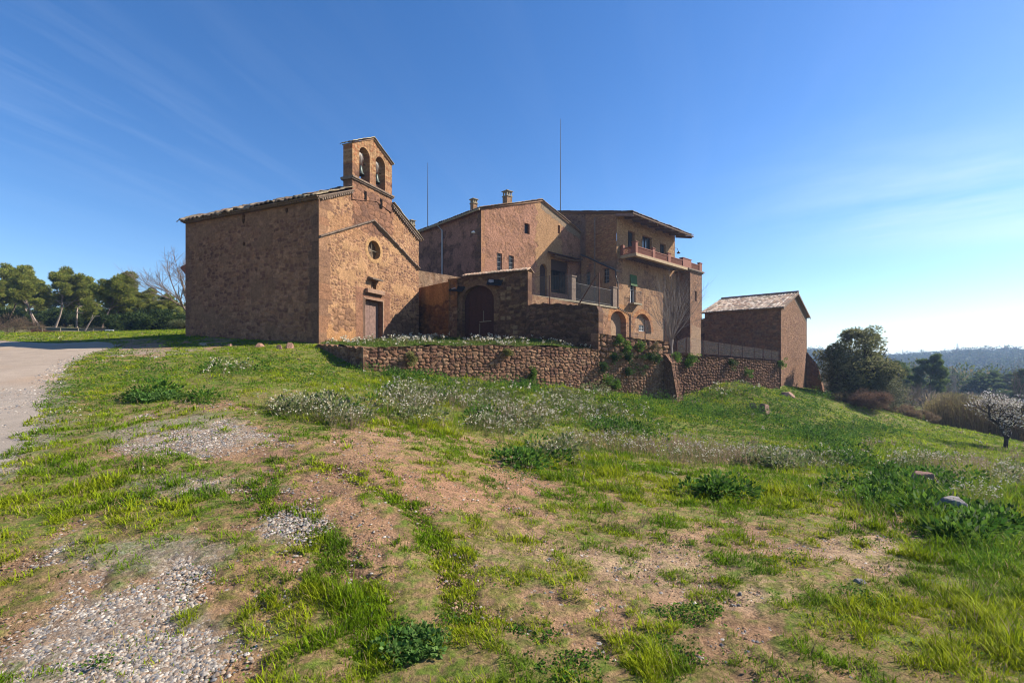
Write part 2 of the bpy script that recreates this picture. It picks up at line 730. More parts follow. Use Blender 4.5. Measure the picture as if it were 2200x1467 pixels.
def rect(u0, u1, z0, z1, soft=.03, rag=0.0, seed=0):
    def f(u, z):
        d = (fbm(u * 2.5, z * 2.5, 3, seed) - .5) * rag if rag else 0
        return (ss(u0 - soft, u0 + soft, u + d) * (1 - ss(u1 - soft, u1 + soft, u + d)) *
                ss(z0 - soft, z0 + soft, z + d) * (1 - ss(z1 - soft, z1 + soft, z + d)))
    return f


def quoin(u0, side, h=.36, seed=2, zmax=99, w0=.35, w1=.3):
    """toothed corner stones along the edge u0; side=+1 the wall runs to +u"""
    def f(u, z):
        row = np.floor(z / h)
        w = w0 + w1 * h2(row, row * 0, seed)
        return ((u - u0) * side < w).astype(float) * (z < zmax)
    return f


def arch_loop(u0, u1, z0, z1, rise=None, n=12):
    """rectangle with a round or segmental head"""
    r = (u1 - u0) / 2
    rise = r if rise is None else rise
    c = (u0 + u1) / 2
    pts = [(u0, z0), (u1, z0)]
    for i in range(n + 1):
        t = math.pi * i / n
        pts.append((c + r * math.cos(t), z1 - rise + rise * math.sin(t)))
    return pts


def tiles(parent, name, p0, along, length, up, slope, period=.22, amp=.05, course=.38, seed=1, lump=.02, under=.07, cols=None, label=None):
    """canal tile roof: corrugated, stepped courses, each tile its own tone"""
    along, up = np.array(Vector(along).normalized()), np.array(Vector(up).normalized())
    nrm = np.cross(along, up)
    if nrm[2] < 0:
        nrm = -nrm
    k = 6
    nu = int(length / period) * k
    nv = max(2, int(slope / course)) * 3
    uu, vv = np.meshgrid(np.linspace(0, 1, nu + 1), np.linspace(0, 1, nv + 1))
    uu, vv = uu.ravel(), vv.ravel()
    U, Vv = uu * length, vv * slope
    cx = np.floor(U / period + 1e-6)
    cy = np.floor(vv * nv / 3 - 1e-6)
    ph = U / period - cx
    prof = np.abs(np.cos(math.pi * ph)) ** .8
    fr_ = vv * nv / 3 - cy
    idt = h2(cx + (ph > .5), cy, seed)
    z = amp * prof + .022 * (1 - fr_) + lump * (h2(cx + (ph > .5), cy, seed + 3) - .3) + lump * 2.2 * (fbm(U * .8, Vv * .8, 3, seed + 4) - .5)
    edge = (h2(cx + (ph > .5), cy * 0, seed + 8) - .5) * lump * 2
    Vv = Vv - (vv < 1e-6) * edge
    cols = np.array(cols if cols is not None else [(.28, .15, .10), (.34, .22, .15), (.22, .13, .095), (.40, .30, .21), (.17, .12, .09), (.30, .17, .11), (.13, .10, .075)])
    c = cols[np.minimum((idt * len(cols)).astype(int), len(cols) - 1)] * (.85 + .3 * h2(cx, cy, seed + 5))[:, None]
    lich = ss(.55, .7, fbm(U * 1.5, Vv * 1.5, 4, seed + 6))
    c = mixc(c, np.tile((.17, .15, .10), (len(U), 1)), lich * .5)
    P0 = np.array(p0)
    V3 = P0 + U[:, None] * along + Vv[:, None] * up + z[:, None] * nrm
    w = nu + 1
    ii, jj = np.meshgrid(np.arange(nu), np.arange(nv))
    a = (jj * w + ii).ravel()
    f1 = np.stack([a, a + 1, a + w + 1, a + w], 1)
    # board and lower face under the tiles, closed all round
    b = len(V3)
    edge_i = np.concatenate([np.arange(w), (np.arange(1, nv + 1) * w + nu), (nv * w + np.arange(nu - 1, -1, -1)), (np.arange(nv - 1, 0, -1) * w)])
    low = V3[edge_i] - .03 * nrm
    n = len(edge_i)
    i = np.arange(n)
    j = (i + 1) % n
    f2 = np.stack([edge_i[i], b + i, b + j, edge_i[j]], 1)
    q0, q1, q2, q3 = P0 + along * .06 + up * .10, P0 + along * (length - .06) + up * .10, P0 + along * (length - .06) + up * slope, P0 + along * .06 + up * slope
    c8 = np.array([q - (.02 + lump) * nrm for q in (q0, q1, q2, q3)] + [q - (under + .03) * nrm for q in (q0, q1, q2, q3)])
    V = np.vstack([V3, low, c8])
    f3 = np.array([[0, 1, 2, 3], [7, 6, 5, 4], [0, 4, 5, 1], [1, 5, 6, 2], [2, 6, 7, 3], [3, 7, 4, 0]]) + b + n
    cc_ = np.vstack([c, c[edge_i] * .9, np.tile((.20, .12, .075), (8, 1))])
    o = mk(name, V, [np.vstack([f1, f2, f3])], M['tile'], parent, {'col': cc_})
    if label:
        o['label'] = label
    return o


# ------------------------------------------------------------ terrain
CTRL = []          # (px, py, Y): where the ground is seen and how far it is


def cp(*t):
    for q in t:
        v = P(*q)
        CTRL.append((v.x, v.y, v.z))


for px in (-500, 0, 300, 550):
    for Y in (0.5, 2.4, 4.8, 8, 13, 18, 22):
        CTRL.append((ray_a(px) * Y, Y, .125 * Y - .3 if Y > 2.4 else 0.0))
cp((0, 735, 28), (200, 735, 28), (400, 722, 27.2), (685, 737, 23), (560, 729, 25), (0, 716, 34), (-400, 738, 24), (300, 722, 33), (150, 721, 48), (100, 704, 58),
   (330, 712, 60), (-300, 705, 58), (-700, 715, 60), (500, 700, 60), (800, 690, 70))
cp((780, 797, 18), (650, 752, 20.5), (900, 805, 19.1), (1000, 812, 20.2), (1100, 823, 21.5), (1285, 838, 24), (1440, 857, 26.7), (1560, 830, 28.3), (1675, 838, 32.3), (1735, 836, 38))
cp((780, 850, 11.5), (780, 950, 6.8), (780, 1050, 4.8), (780, 1200, 3.6), (780, 1467, 2.42))
cp((1100, 900, 13), (1100, 1000, 7.6), (1100, 1150, 4.5), (1100, 1467, 2.42))
cp((1440, 900, 18), (1440, 1000, 9), (1440, 1100, 5.6), (1440, 1250, 3.65), (1440, 1467, 2.42))
cp((1700, 880, 26), (1700, 950, 15), (1700, 1000, 11), (1700, 1030, 8.5), (1700, 1100, 5.9), (1700, 1250, 3.7), (1700, 1467, 2.42))
cp((2160, 968, 24), (1900, 905, 30), (2100, 938, 28), (2190, 1005, 17), (2190, 1060, 9), (2190, 1150, 5.4), (2190, 1300, 3.4), (2190, 1467, 2.42))
cp((2700, 1060, 24), (2700, 1100, 12), (2700, 1200, 6), (2700, 1467, 2.42))
cp((1810, 852, 36), (1850, 878, 31), (1950, 897, 36), (1990, 868, 60), (2110, 860, 80), (2300, 930, 45), (2600, 940, 50), (1750, 835, 60), (1400, 800, 60), (1760, 840, 85), (2000, 850, 100), (2300, 850, 100), (1500, 830, 100), (2900, 860, 90), (1100, 760, 90))
CTRL += [(-3, -8, -.2), (3, -8, -.3), (0, -25, 0), (-30, -25, -.5), (30, -25, -3), (-12, -5, -.3), (14, -5, -1.2)]
CT = np.array(CTRL)


def _k(d2):
    return d2 * np.log(d2 + 1e-9) * .5


_n = len(CT)
SCL = 10.0
_p = CT[:, :2] / SCL
_A = np.zeros((_n + 3, _n + 3))
_A[:_n, :_n] = _k(((_p[:, None] - _p[None]) ** 2).sum(2)) + np.eye(_n) * .004
_A[:_n, _n:] = np.hstack([np.ones((_n, 1)), _p])
_A[_n:, :_n] = _A[:_n, _n:].T
_w = np.linalg.solve(_A, np.concatenate([CT[:, 2], np.zeros(3)]))


def H(x, y):
    x = np.atleast_1d(np.asarray(x, float))
    y = np.atleast_1d(np.asarray(y, float))
    out = np.empty(x.shape)
    fl = np.stack([x.ravel(), y.ravel()], 1)
    far = np.hypot(fl[:, 0], fl[:, 1])
    q = fl * np.minimum(1, 105 / np.maximum(far, 1e-6))[:, None] / SCL
    r = np.empty(len(q))
    for s in range(0, len(q), 40000):
        e = q[s:s + 40000]
        d2 = ((e[:, None] - _p[None]) ** 2).sum(2)
        r[s:s + 40000] = _k(d2) @ _w[:_n] + _w[_n] + e @ _w[_n + 1:]
    # the valley floor and the low hills beyond it
    base = -5.5 + 3 * (fbm(fl[:, 0] / 90, fl[:, 1] / 90, 3, 4) - .5)
    az = np.arctan2(fl[:, 0], fl[:, 1])
    hill = ss(330, 620, far) * (8 + 11 * fbm(az * 9 + 3, far / 300, 4, 8) + 8 * ss(.64, .54, az) + 5 * ss(.7, .78, az)) * (.6 + .4 * ss(900, 500, far))
    left = np.clip(.078 * far, 6, 24) + 3 * (fbm(fl[:, 0] / 60, fl[:, 1] / 60, 2, 9) - .5)
    wl = ss(-.05, -.3, az)
    tgt = (base + hill) * (1 - wl) + left * wl
    t = ss(60, 150, far)
    r = r * (1 - t) + tgt * t
    nd = np.clip(far / 12, 0, 1)
    slope_ = ss(-4, 3, fl[:, 0]) * ss(8, 13, fl[:, 1]) * ss(60, 40, far)
    r += .55 * slope_ * (fbm(fl[:, 0] * .33, fl[:, 1] * .33, 3, 23) - .5)
    r += .10 * nd * (fbm(fl[:, 0] * .55, fl[:, 1] * .55, 4, 21) - .5)
    out = r.reshape(x.shape)
    return out


def H1(x, y):
    return float(H([x], [y])[0])


def G(px, py, y0=2.0, y1=140):
    """ground point seen at a photo pixel"""
    Y = np.exp(np.linspace(math.log(y0), math.log(y1), 900))
    z = EYE + (HZ - py) / F * Y
    g = H(ray_a(px) * Y, Y)
    k = np.nonzero(g >= z)[0]
    i = k[0] if len(k) else len(Y) - 1
    return Vector((ray_a(px) * Y[i], Y[i], g[i]))


def topix(x, y, z):
    return CX + x / np.maximum(y, .3) * F, HZ - (z - EYE) / np.maximum(y, .3) * F


GRASS = [(60, 1100, .8), (200, 1100, .85), (60, 1250, .75), (250, 1050, .6), (350, 1180, .6), (30, 1400, .4), (150, 1300, .1), (250, 1400, 0), (380, 1350, .05),
         (450, 1450, .25), (520, 1250, .35), (480, 1200, .35), (600, 1150, .35), (450, 1080, .5), (300, 950, .25), (450, 930, .15), (520, 980, .25), (400, 1030, .4),
         (350, 880, .7), (200, 900, .95), (250, 820, 1), (450, 800, 1), (600, 830, 1), (650, 900, .85), (600, 960, .3), (700, 1000, .2), (800, 1020, .15),
         (900, 1050, .15), (1000, 1060, .15), (1080, 1040, .2), (850, 970, .4), (1000, 980, .5), (950, 920, .9), (1150, 980, .8), (1250, 1050, .8), (1400, 1080, .85),
         (1130, 1100, .3), (1050, 1130, .5), (900, 1130, .3), (750, 1130, .2), (700, 1080, .15), (800, 1200, .3), (750, 1290, 1), (650, 1300, .6), (850, 1270, .5),
         (550, 1330, .1), (560, 1420, .3), (700, 1400, .3), (880, 1380, .7), (1000, 1300, .5), (950, 1180, .5), (1200, 1180, .4), (1350, 1200, .2), (1250, 1250, .25),
         (1450, 1230, .3), (1100, 1350, .8), (1250, 1420, .85), (1300, 1330, .55), (1000, 1430, .7), (1450, 1330, .75), (1500, 1400, .7), (1600, 1290, .2),
         (1700, 1330, .5), (1850, 1320, .9), (1900, 1450, .65), (2000, 1400, .75), (1780, 1400, .3), (1650, 1200, .5), (1550, 1150, .75), (1700, 1120, .75),
         (1800, 1165, .2), (1950, 1205, .02), (1870, 1185, .02), (2050, 1250, .75), (2150, 1150, 1), (1950, 1050, 1), (1700, 1040, 1), (2100, 1300, 1), (2150, 1420, .9),
         (1500, 1040, .95), (1600, 980, .95), (1800, 950, 1), (2000, 930, 1), (1300, 950, 1), (1400, 880, 1), (1100, 880, 1), (900, 850, 1), (700, 800, 1),
         (200, 760, .35), (300, 752, .15), (450, 748, .3), (250, 775, .45), (550, 760, .95), (650, 750, 1), (100, 1000, .8), (150, 850, .75), (0, 1040, .6), (1600, 870, .8),
         (1500, 850, 1), (1000, 1240, .25), (1150, 1270, .3), (1560, 1250, .35), (1480, 1180, .45), (1850, 1000, 1), (2190, 1000, 1), (60, 715, 1), (400, 715, 1)]
GA = np.array(GRASS, float)


def ground_masks(x, y, z):
    """what grows where: grass cover, gravel, sandiness of every ground point"""
    px, py = topix(x, y, z)
    sh = x.shape
    px, py, X, Yy = px.ravel(), np.clip(py.ravel(), 690, 1900), x.ravel(), y.ravel()
    num = np.zeros(px.shape)
    dn = np.zeros(px.shape)
    for gx, gy, v in GA:
        s = 28 + (gy - 720) * .11
        w = np.exp(-(((px - gx) / (s * 1.7)) ** 2 + ((py - gy) / s) ** 2)) + 1e-5 / (1 + ((px - gx) / 300) ** 2 + ((py - gy) / 200) ** 2)
        num += w * v
        dn += w
    v = num / dn
    beh = (Yy < 1.5) | (Yy > 45)
    v = np.where(beh, .75, v)
    v = np.where((Yy > 30) & (X < -12), .95, v)
    n1 = fbm(X * 1.1, Yy * 1.1, 4, 31)
    n2 = fbm(X * 4.5, Yy * 4.5, 3, 35)
    n3 = fbm(X * 13, Yy * 13, 3, 39)
    n = (n1 - .5) * 1.15 + (n2 - .5) * 1.0 + (n3 - .5) * .8 + .5
    g = ss(-.24, .20, v * 1.18 + .03 - n)

    def bl(cx, cy, rx, ry):
        return np.exp(-(((px - cx) / rx) ** 2 + ((py - cy) / ry) ** 2))
    gv = (bl(270, 1370, 190, 120) * 1.2 + bl(130, 1470, 200, 80) * 1.0 + bl(400, 940, 190, 50) * 1.05 + bl(330, 1190, 220, 45) * .8 + bl(620, 1130, 90, 60) * .55 + bl(620, 1290, 60, 60) * .4 +
          bl(60, 860, 90, 130) * 1.2 + bl(0, 990, 40, 50) + bl(420, 1040, 200, 30) * .7 + bl(330, 755, 180, 12) * .7 + bl(560, 1380, 120, 60) * .4)
    gv = np.where(beh, 0, gv)
    gv = ss(.28, .75, gv + (fbm(X * 2.2, Yy * 2.2, 4, 41) - .5) * .7)
    red = np.clip(bl(1000, 1040, 350, 60) + bl(700, 1150, 300, 120) * .5 + bl(1600, 1300, 300, 90) * .5 + bl(1250, 900, 250, 30) * .4, 0, 1)
    sand = np.clip(bl(1900, 1185, 170, 45) * 1.3 + bl(1400, 1220, 160, 60) + bl(1100, 1200, 180, 60) * .6 + bl(1620, 1280, 120, 40), 0, 1)
    return [a.reshape(sh) for a in (g, gv, red, sand)]


ROAD_PIX = [(0, 1040), (45, 965), (90, 890), (115, 830), (135, 800), (175, 772), (205, 757), (262, 742)]
RE = [G(*q) for q in ROAD_PIX]
ROAD = [(v.x, v.y) for v in RE]
e0 = ROAD[0]
ROAD_POLY = [(e0[0] + 1.6, e0[1] - 5), (e0[0] + .6, e0[1] - 2.2)] + ROAD + [(-24.5, 27.2), (-33, 29.3), (-45, 31), (-45, 27.5), (-34, 25), (-22, 8), (-11, -6), (e0[0] + .8, -6)]


def road_d(x, y):
    x = x + .5 * (fbm(x * 2.2, y * 2.2, 4, 93) - .5)
    ins = inpoly(x, y, ROAD_POLY)
    d = segdist(x, y, ROAD_POLY)
    return np.where(ins, -d, d)


# ground sheet: fine near the camera, coarse far away
vy = np.concatenate([-np.geomspace(60, 1.2, 26), np.linspace(-1.0, 1.2, 12), np.geomspace(1.3, 60, 860), np.geomspace(61, 1600, 190)])
uu_ = np.concatenate([-np.geomspace(3.2, 1.27, 26), np.linspace(-1.25, 1.25, 500), np.geomspace(1.27, 3.2, 26)])
YY, UU = np.meshgrid(vy, uu_, indexing='ij')
XX = UU * (np.abs(YY) + 1.2)
ZZ = H(XX, YY)
g_, gv_, red_, sand_ = ground_masks(XX, YY, ZZ)
near = ss(30, 8, np.hypot(XX, YY))
rd = road_d(XX.ravel(), YY.ravel()).reshape(XX.shape)
onroad = ss(.15, -.1, rd)
rough_ = (.035 * (fbm(XX * 3, YY * 3, 4, 51) - .5) + .022 * (fbm(XX * 14, YY * 14, 3, 55) - .5) + .008 * (fbm(XX * 45, YY * 45, 2, 57) - .5)) * near + .02 * g_ * near
# two worn wheel tracks in the bare earth
trk = np.zeros(XX.shape)
for q in ([(700, 1000), (800, 1050), (880, 1090), (950, 1180), (975, 1250), (1000, 1330)], [(560, 1060), (640, 1120), (720, 1190), (790, 1290), (800, 1400)]):
    pts = [G(*p) for p in q]
    d = np.full(XX.shape, 9.0)
    for a, b in zip(pts, pts[1:]):
        ab = b - a
        t = np.clip(((XX - a.x) * ab.x + (YY - a.y) * ab.y) / (ab.x ** 2 + ab.y ** 2), 0, 1)
        d = np.minimum(d, np.hypot(XX - a.x - t * ab.x, YY - a.y - t * ab.y))
    trk = np.maximum(trk, np.exp(-(d / .13) ** 2))
rough_ -= trk * .05 * (1 + .4 * np.sin(YY * 60 + XX * 20))
ZZ = ZZ + rough_ * (1 - onroad) - .05 * ss(.05, -.25, rd)
X_, Y_ = XX.ravel(), YY.ravel()
soil = np.array((.31, .188, .105)) * (.8 + .4 * fbm(X_ * 2.5, Y_ * 2.5, 4, 61))[:, None]
soil = mixc(soil, np.tile((.33, .18, .105), (len(X_), 1)), np.clip(red_.ravel() * .8, 0, 1))
soil = mixc(soil, np.tile((.41, .29, .18), (len(X_), 1)), np.clip(sand_.ravel() * .85, 0, 1))
soil = mixc(soil, np.tile((.17, .10, .065), (len(X_), 1)), ss(.52, .68, fbm(X_ * 3.3, Y_ * 3.3, 4, 65)) * .45)
soil = mixc(soil, np.tile((.22, .12, .07), (len(X_), 1)), trk.ravel() * .6)
soil = mixc(soil, np.tile((.29, .245, .20), (len(X_), 1)), gv_.ravel() * (.1 + .5 * ss(.4, .6, fbm(X_ * 15, Y_ * 15, 3, 78))))
moss = np.array((.10, .16, .016)) * (.7 + .6 * fbm(X_ * 3, Y_ * 3, 4, 71))[:, None]
moss = mixc(moss, np.tile((.17, .13, .04), (len(X_), 1)), ss(.48, .62, fbm(X_ * 5, Y_ * 5, 4, 75)) * .6)
hf = ss(.35, .62, fbm(X_ * 22, Y_ * 22, 3, 77))
gg = g_.ravel() * np.where(Y_ < 11, .28 + .6 * hf, .55 + .4 * hf)
colr = mixc(soil, moss, gg)
farr = np.hypot(X_, Y_)
field = fbm(X_ / 45, Y_ / 45, 3, 81)
fcol = np.where((field > .52)[:, None], (.10, .14, .03), (.13, .11, .06))
colr = mixc(colr, fcol, ss(55, 90, farr))
az_ = np.arctan2(X_, Y_)
colr = mixc(colr, np.tile((.20, .30, .03), (len(X_), 1)), ss(150, 170, farr) * ss(340, 320, farr) * ss(.52, .54, az_) * ss(.72, .68, az_))
w = len(uu_)
ii, jj = np.meshgrid(np.arange(w - 1), np.arange(len(vy) - 1))
a = (jj * w + ii).ravel()
gm = mat('earth', attr='col', rough=.97, spec=.12, noise=.3, nscale=9, n2=.42, n2scale=48, bump=.035, bscale=34)
t = gm.node_tree            # gravel speckle where the gravel attribute says so
bs = t.nodes['Principled BSDF']
ga = N(t, 'ShaderNodeAttribute', attribute_name='gravel')
vo = N(t, 'ShaderNodeTexVoronoi')
vo.inputs['Scale'].default_value = 48
L(t, N(t, 'ShaderNodeTexCoord').outputs['Object'], vo.inputs[0])
sp = N(t, 'ShaderNodeSeparateColor')
L(t, vo.outputs['Color'], sp.inputs[0])
r = ramp(t, sp.outputs[0], [(0, (.12, .10, .085)), (.45, (.26, .22, .18)), (.75, (.36, .28, .2)), (1, (.5, .46, .4))])
x = N(t, 'ShaderNodeMix', data_type='RGBA')
L(t, math_(t, 'MULTIPLY', ga.outputs['Fac'], .5), x.inputs['Factor'])
L(t, bs.inputs['Base Color'].links[0].from_socket, x.inputs[6])
L(t, r.outputs[0], x.inputs[7])
L(t, x.outputs[2], bs.inputs['Base Color'])
tag(mk('ground', np.stack([X_, Y_, ZZ.ravel()], 1), [np.stack([a, a + 1, a + w + 1, a + w], 1)], gm, None, {'col': colr, 'gravel': gv_.ravel()}, smooth=True), kind='structure')

# road: sealed, dusty; a gravelled shoulder nearer the camera
V, T, lp = cdt_fill(ROAD_POLY, [], .35, jit=.3)
sel = V[:, 1] > -6
x_, y_ = V[:, 0], V[:, 1]
z_ = H(x_, y_) + .01
far_ = ss(10.5, 12.5, y_ - .2 * x_ * 0)
asp = np.array((.32, .255, .195)) * (.85 + .3 * fbm(x_ * .8, y_ * .25, 4, 91))[:, None]
asp = mixc(asp, np.tile((.36, .245, .155), (len(x_), 1)), ss(.5, .65, fbm(x_ * .35, y_ * .35, 3, 95)) * .5)
grv = np.array((.30, .25, .20)) * (.85 + .3 * fbm(x_ * 2, y_ * 2, 4, 97))[:, None]
rm = mat('road_surface', attr='col', rough=.95, spec=.15, noise=.12, nscale=2, n2=.22, n2scale=60, bump=.008, bscale=60)
tag(mk('road', np.stack([x_, y_, z_], 1), [T], rm, None, {'col': mixc(grv, asp, far_)}, smooth=True), kind='structure')


# ------------------------------------------------------------ terrace behind the retaining wall
A_ = Vector((-8.4, 21.2, 0))
B_ = Vector((-5.59, 18, 0))
C_ = Vector((4.31, 24, 0))
RET = Fr((B_.x, B_.y), (9.9, 6))
RTL = Fr((A_.x, A_.y), (2.81, -3.2))
u1285, u1440 = RET.u(1286), RET.u(1441)
TERR = [(-8.9, 21.9), (A_.x + .15, A_.y + .1), (B_.x - .1, B_.y + .25), (4.2, 24.2), (4.6, 25), (1.1, 27.3), (-3.3, 29.4), (-4, 29.4), (-5.7, 31), (-6.0, 30.6), (-9.1, 23.2)]
tk = np.array([(-9.0, 22.3, 2.6), (-8.2, 21.3, 2.44), (-5.59, 18.2, 2.26), (-1, 21, 2.33), (4.31, 24.1, 2.38), (.9, 26.9, 3.02), (-3.3, 29, 3.2), (-5.9, 30.7, 3.3), (-9.2, 23, 2.75), (-7.5, 27, 3.0), (-3, 24, 2.75)])


def HT(x, y):
    x = np.atleast_1d(x)
    y = np.atleast_1d(y)
    d = 1 / (((x[:, None] - tk[:, 0]) ** 2 + (y[:, None] - tk[:, 1]) ** 2) ** 1.2 + .05)
    return (d @ tk[:, 2]) / d.sum(1)


V, T, _ = cdt_fill(TERR, [], .12, jit=.3)
x_, y_ = V[:, 0], V[:, 1]
z_ = HT(x_, y_) + .06 * (fbm(x_ * 1.5, y_ * 1.5, 3, 22) - .5)
c_ = np.array((.085, .11, .025)) * (.6 + .8 * fbm(x_ * 2, y_ * 2, 4, 71))[:, None]
c_ = mixc(c_, np.tile((.26, .17, .10), (len(x_), 1)), ss(.55, .65, fbm(x_ * 1.2, y_ * 1.2, 4, 79)))
tag(mk('terrace_ground', np.stack([x_, y_, z_], 1), [T], gm, None, {'col': c_, 'gravel': np.zeros(len(x_))}, smooth=True), kind='structure')


def panel_arr(p00, p10, p11, p01, style, res, amp, offu=0.0, offz=0.0):
    """relief on a bilinear quad; returns arrays"""
    p = [np.array(q, float) for q in (p00, p10, p11, p01)]
    lu = max(np.linalg.norm(p[1] - p[0]), np.linalg.norm(p[2] - p[3]))
    lz = max(np.linalg.norm(p[3] - p[0]), np.linalg.norm(p[2] - p[1]))
    nu, nz = max(2, int(lu / res)), max(2, int(lz / res))
    s, t = np.meshgrid(np.linspace(0, 1, nu + 1), np.linspace(0, 1, nz + 1))
    s, t = s.ravel(), t.ravel()
    V = ((1 - s) * (1 - t))[:, None] * p[0] + (s * (1 - t))[:, None] * p[1] + (s * t)[:, None] * p[2] + ((1 - s) * t)[:, None] * p[3]
    n = np.cross(p[1] - p[0], p[3] - p[0])
    n /= np.linalg.norm(n)
    c, r = style(s * lu + offu, t * lz + offz)
    e = np.minimum(np.minimum(s, 1 - s) * lu, np.minimum(t, 1 - t) * lz)
    V = V - n * (amp * (1 - r) * np.clip(e / .08, 0, 1))[:, None]
    w = nu + 1
    ii, jj = np.meshgrid(np.arange(nu), np.arange(nz))
    a = (jj * w + ii).ravel()
    return V, np.stack([a, a + 1, a + w + 1, a + w], 1), c


def stone_hex(parent, name, base, top, style, res=.06, amp=.04, m=None, zoff=0.0):
    """a masonry block between two quads (counter-clockwise seen from above)"""
    vs, fs, cs, b = [], [], [], 0
    off = 0.0
    for i in range(4):
        j = (i + 1) % 4
        V, Fc, c = panel_arr(base[i], base[j], top[j], top[i], style, res, amp, off, zoff)
        off += np.linalg.norm(np.array(base[j]) - np.array(base[i]))
        vs.append(V)
        fs.append(Fc + b)
        cs.append(c)
        b += len(V)
    V, Fc, c = panel_arr(*top, style, res, amp)
    vs.append(V)
    fs.append(Fc + b)
    cs.append(c)
    return mk(name, np.vstack(vs), [np.vstack(fs)], m or M['wall'], parent, {'col': np.vstack(cs) * WARM})


def hexbox(parent, name, fr, u0, u1, o0, o1, z0, z1, style, res=.06, amp=.03, m=None):
    q = [(u0, o1), (u1, o1), (u1, o0), (u0, o0)] if np.cross(fr.U, (0, 0, 1)) @ np.array(fr.Nn) > 0 else [(u1, o1), (u0, o1), (u0, o0), (u1, o0)]
    return stone_hex(parent, name, [fr.pt(u, z0, o) for u, o in q], [fr.pt(u, z1, o) for u, o in q], style, res, amp, m)


def fbox(mb, fr, u0, u1, z0, z1, o0, o1):
    mb.box(fr.pt((u0 + u1) / 2, (z0 + z1) / 2, (o0 + o1) / 2), (abs(u1 - u0) / 2, abs(o1 - o0) / 2, abs(z1 - z0) / 2), fr.U, None, Vector((0, 0, 1)))
    return mb


def ff(fr, name, m, parent, *boxes, bevel=0.0):
    mb = MB()
    for bx in boxes:
        fbox(mb, fr, *bx)
    return mb.build(name, m, parent, bevel=bevel)


def pbox(fr, x0, y0, x1, y1, out=0.0):
    """opening given by photo corners on a wall plane -> u0,u1,z0,z1"""
    ua, za = fr.pp(x0, y0, out)
    ub, zb = fr.pp(x1, y1, out)
    um, zt = fr.pp((x0 + x1) / 2, y0, out)
    _, zbm = fr.pp((x0 + x1) / 2, y1, out)
    return min(ua, ub), max(ua, ub), zbm, zt


def rloop(b):
    return [(b[0], b[2]), (b[1], b[2]), (b[1], b[3]), (b[0], b[3])]


def window(parent, fr, b, depth=.25, bars=0, frame=.05, glass='glass', fm='darkwood', cross=True, name='window'):
    """frame, mullions, pane set back in an opening"""
    u0, u1, z0, z1 = b
    mb = MB()
    d0, d1 = -depth - .02, -depth + .05
    e = .003
    fbox(mb, fr, u0 + e, u0 + frame, z0 + e, z1 - e, d0, d1)
    fbox(mb, fr, u1 - frame, u1 - e, z0 + e, z1 - e, d0, d1)
    fbox(mb, fr, u0 + frame, u1 - frame, z0 + e, z0 + frame, d0, d1)
    fbox(mb, fr, u0 + frame, u1 - frame, z1 - frame, z1 - e, d0, d1)
    um = (u0 + u1) / 2
    if cross:
        fbox(mb, fr, um - .02, um + .02, z0 + frame, z1 - frame, d0, d1 - .01)
        fbox(mb, fr, u0 + frame, um - .02, (z0 + z1) / 2 - .015, (z0 + z1) / 2 + .015, d0, d1 - .015)
        fbox(mb, fr, um + .02, u1 - frame, (z0 + z1) / 2 - .015, (z0 + z1) / 2 + .015, d0, d1 - .015)
    w_ = mb.build(name, M[fm], parent)
    ff(fr, 'pane', M[glass], w_, (u0, u1, z0, z1, d0 - .04, d0 - .01))
    if bars:
        mb = MB()
        for i in range(bars):
            q = u0 + (u1 - u0) * (i + 1) / (bars + 1)
            mb.tube([fr.pt(q, z0, -.08), fr.pt(q, z1, -.08)], .012, 5)
        for k in (.2, .5, .8):
            q = z0 + (z1 - z0) * k
            mb.tube([fr.pt(u0, q, -.08), fr.pt(u1, q, -.08)], .012, 5)
        mb.build('window_bars', M['galv'], w_)
    return w_


def planks(parent, name, fr, loop, out, m, w=.13):
    """plank door leaf: loop in (u,z), boards as narrow raised strips"""
    l = np.array(loop)
    u0, u1 = l[:, 0].min(), l[:, 0].max()
    z0, z1 = l[:, 1].min(), l[:, 1].max()
    mb = MB()
    n = max(2, int((u1 - u0) / w))

    def top(u):
        t = z0
        for i in range(len(l)):
            a, b = l[i], l[(i + 1) % len(l)]
            if min(a[0], b[0]) - 1e-6 <= u <= max(a[0], b[0]) + 1e-6 and abs(a[0] - b[0]) > 1e-6:
                t = max(t, a[1] + (b[1] - a[1]) * (u - a[0]) / (b[0] - a[0]))
        return t
    for i in range(n):
        a, b = u0 + (u1 - u0) * i / n + .004, u0 + (u1 - u0) * (i + 1) / n - .004
        o = out + random.uniform(-.006, .006)
        mb.prism([fr.pt(a, z0, o), fr.pt(b, z0, o), fr.pt(b, top(b), o), fr.pt(a, top(a), o)], -fr.Nn * .05)
    d = mb.build(name, m, parent)
    ff(fr, 'backing', M['dark'], d, (u0, u1, z0, z1, out - .09, out - .07))
    return d


# ============================================================ chapel
FF = Fr((-9.27, 23), (.4369, 1))
FS = Fr((-9.27, 23), (-.9163, .4004), flip=True)
ch = empty('chapel', FF.pt(0, 2.7), 'stone chapel with a double bell gable, round window and plank door', 'chapel')
WD = FF.u(900)
SL = FS.u(398.5)
ze = FF.pp(685, 424)[1]
za_, zb_ = FF.pp(686, 424), FF.pp(755, 409)
um = WD / 2
zap = ze + (zb_[1] - za_[1]) / (zb_[0] - za_[0]) * um
doorb = pbox(FF, 784, 646, 821, 728)
doorb = (doorb[0], doorb[1], 2.95, doorb[3])
nb = pbox(FF, 797, 604, 808.5, 622)
oc = FF.pp(804.5, 537.5)
OR = .52
ocl = [(oc[0] + OR * math.cos(t), oc[1] + OR * math.sin(t)) for t in np.linspace(0, 2 * math.pi, 28, endpoint=False)]
ucx = (doorb[0] + doorb[1]) / 2
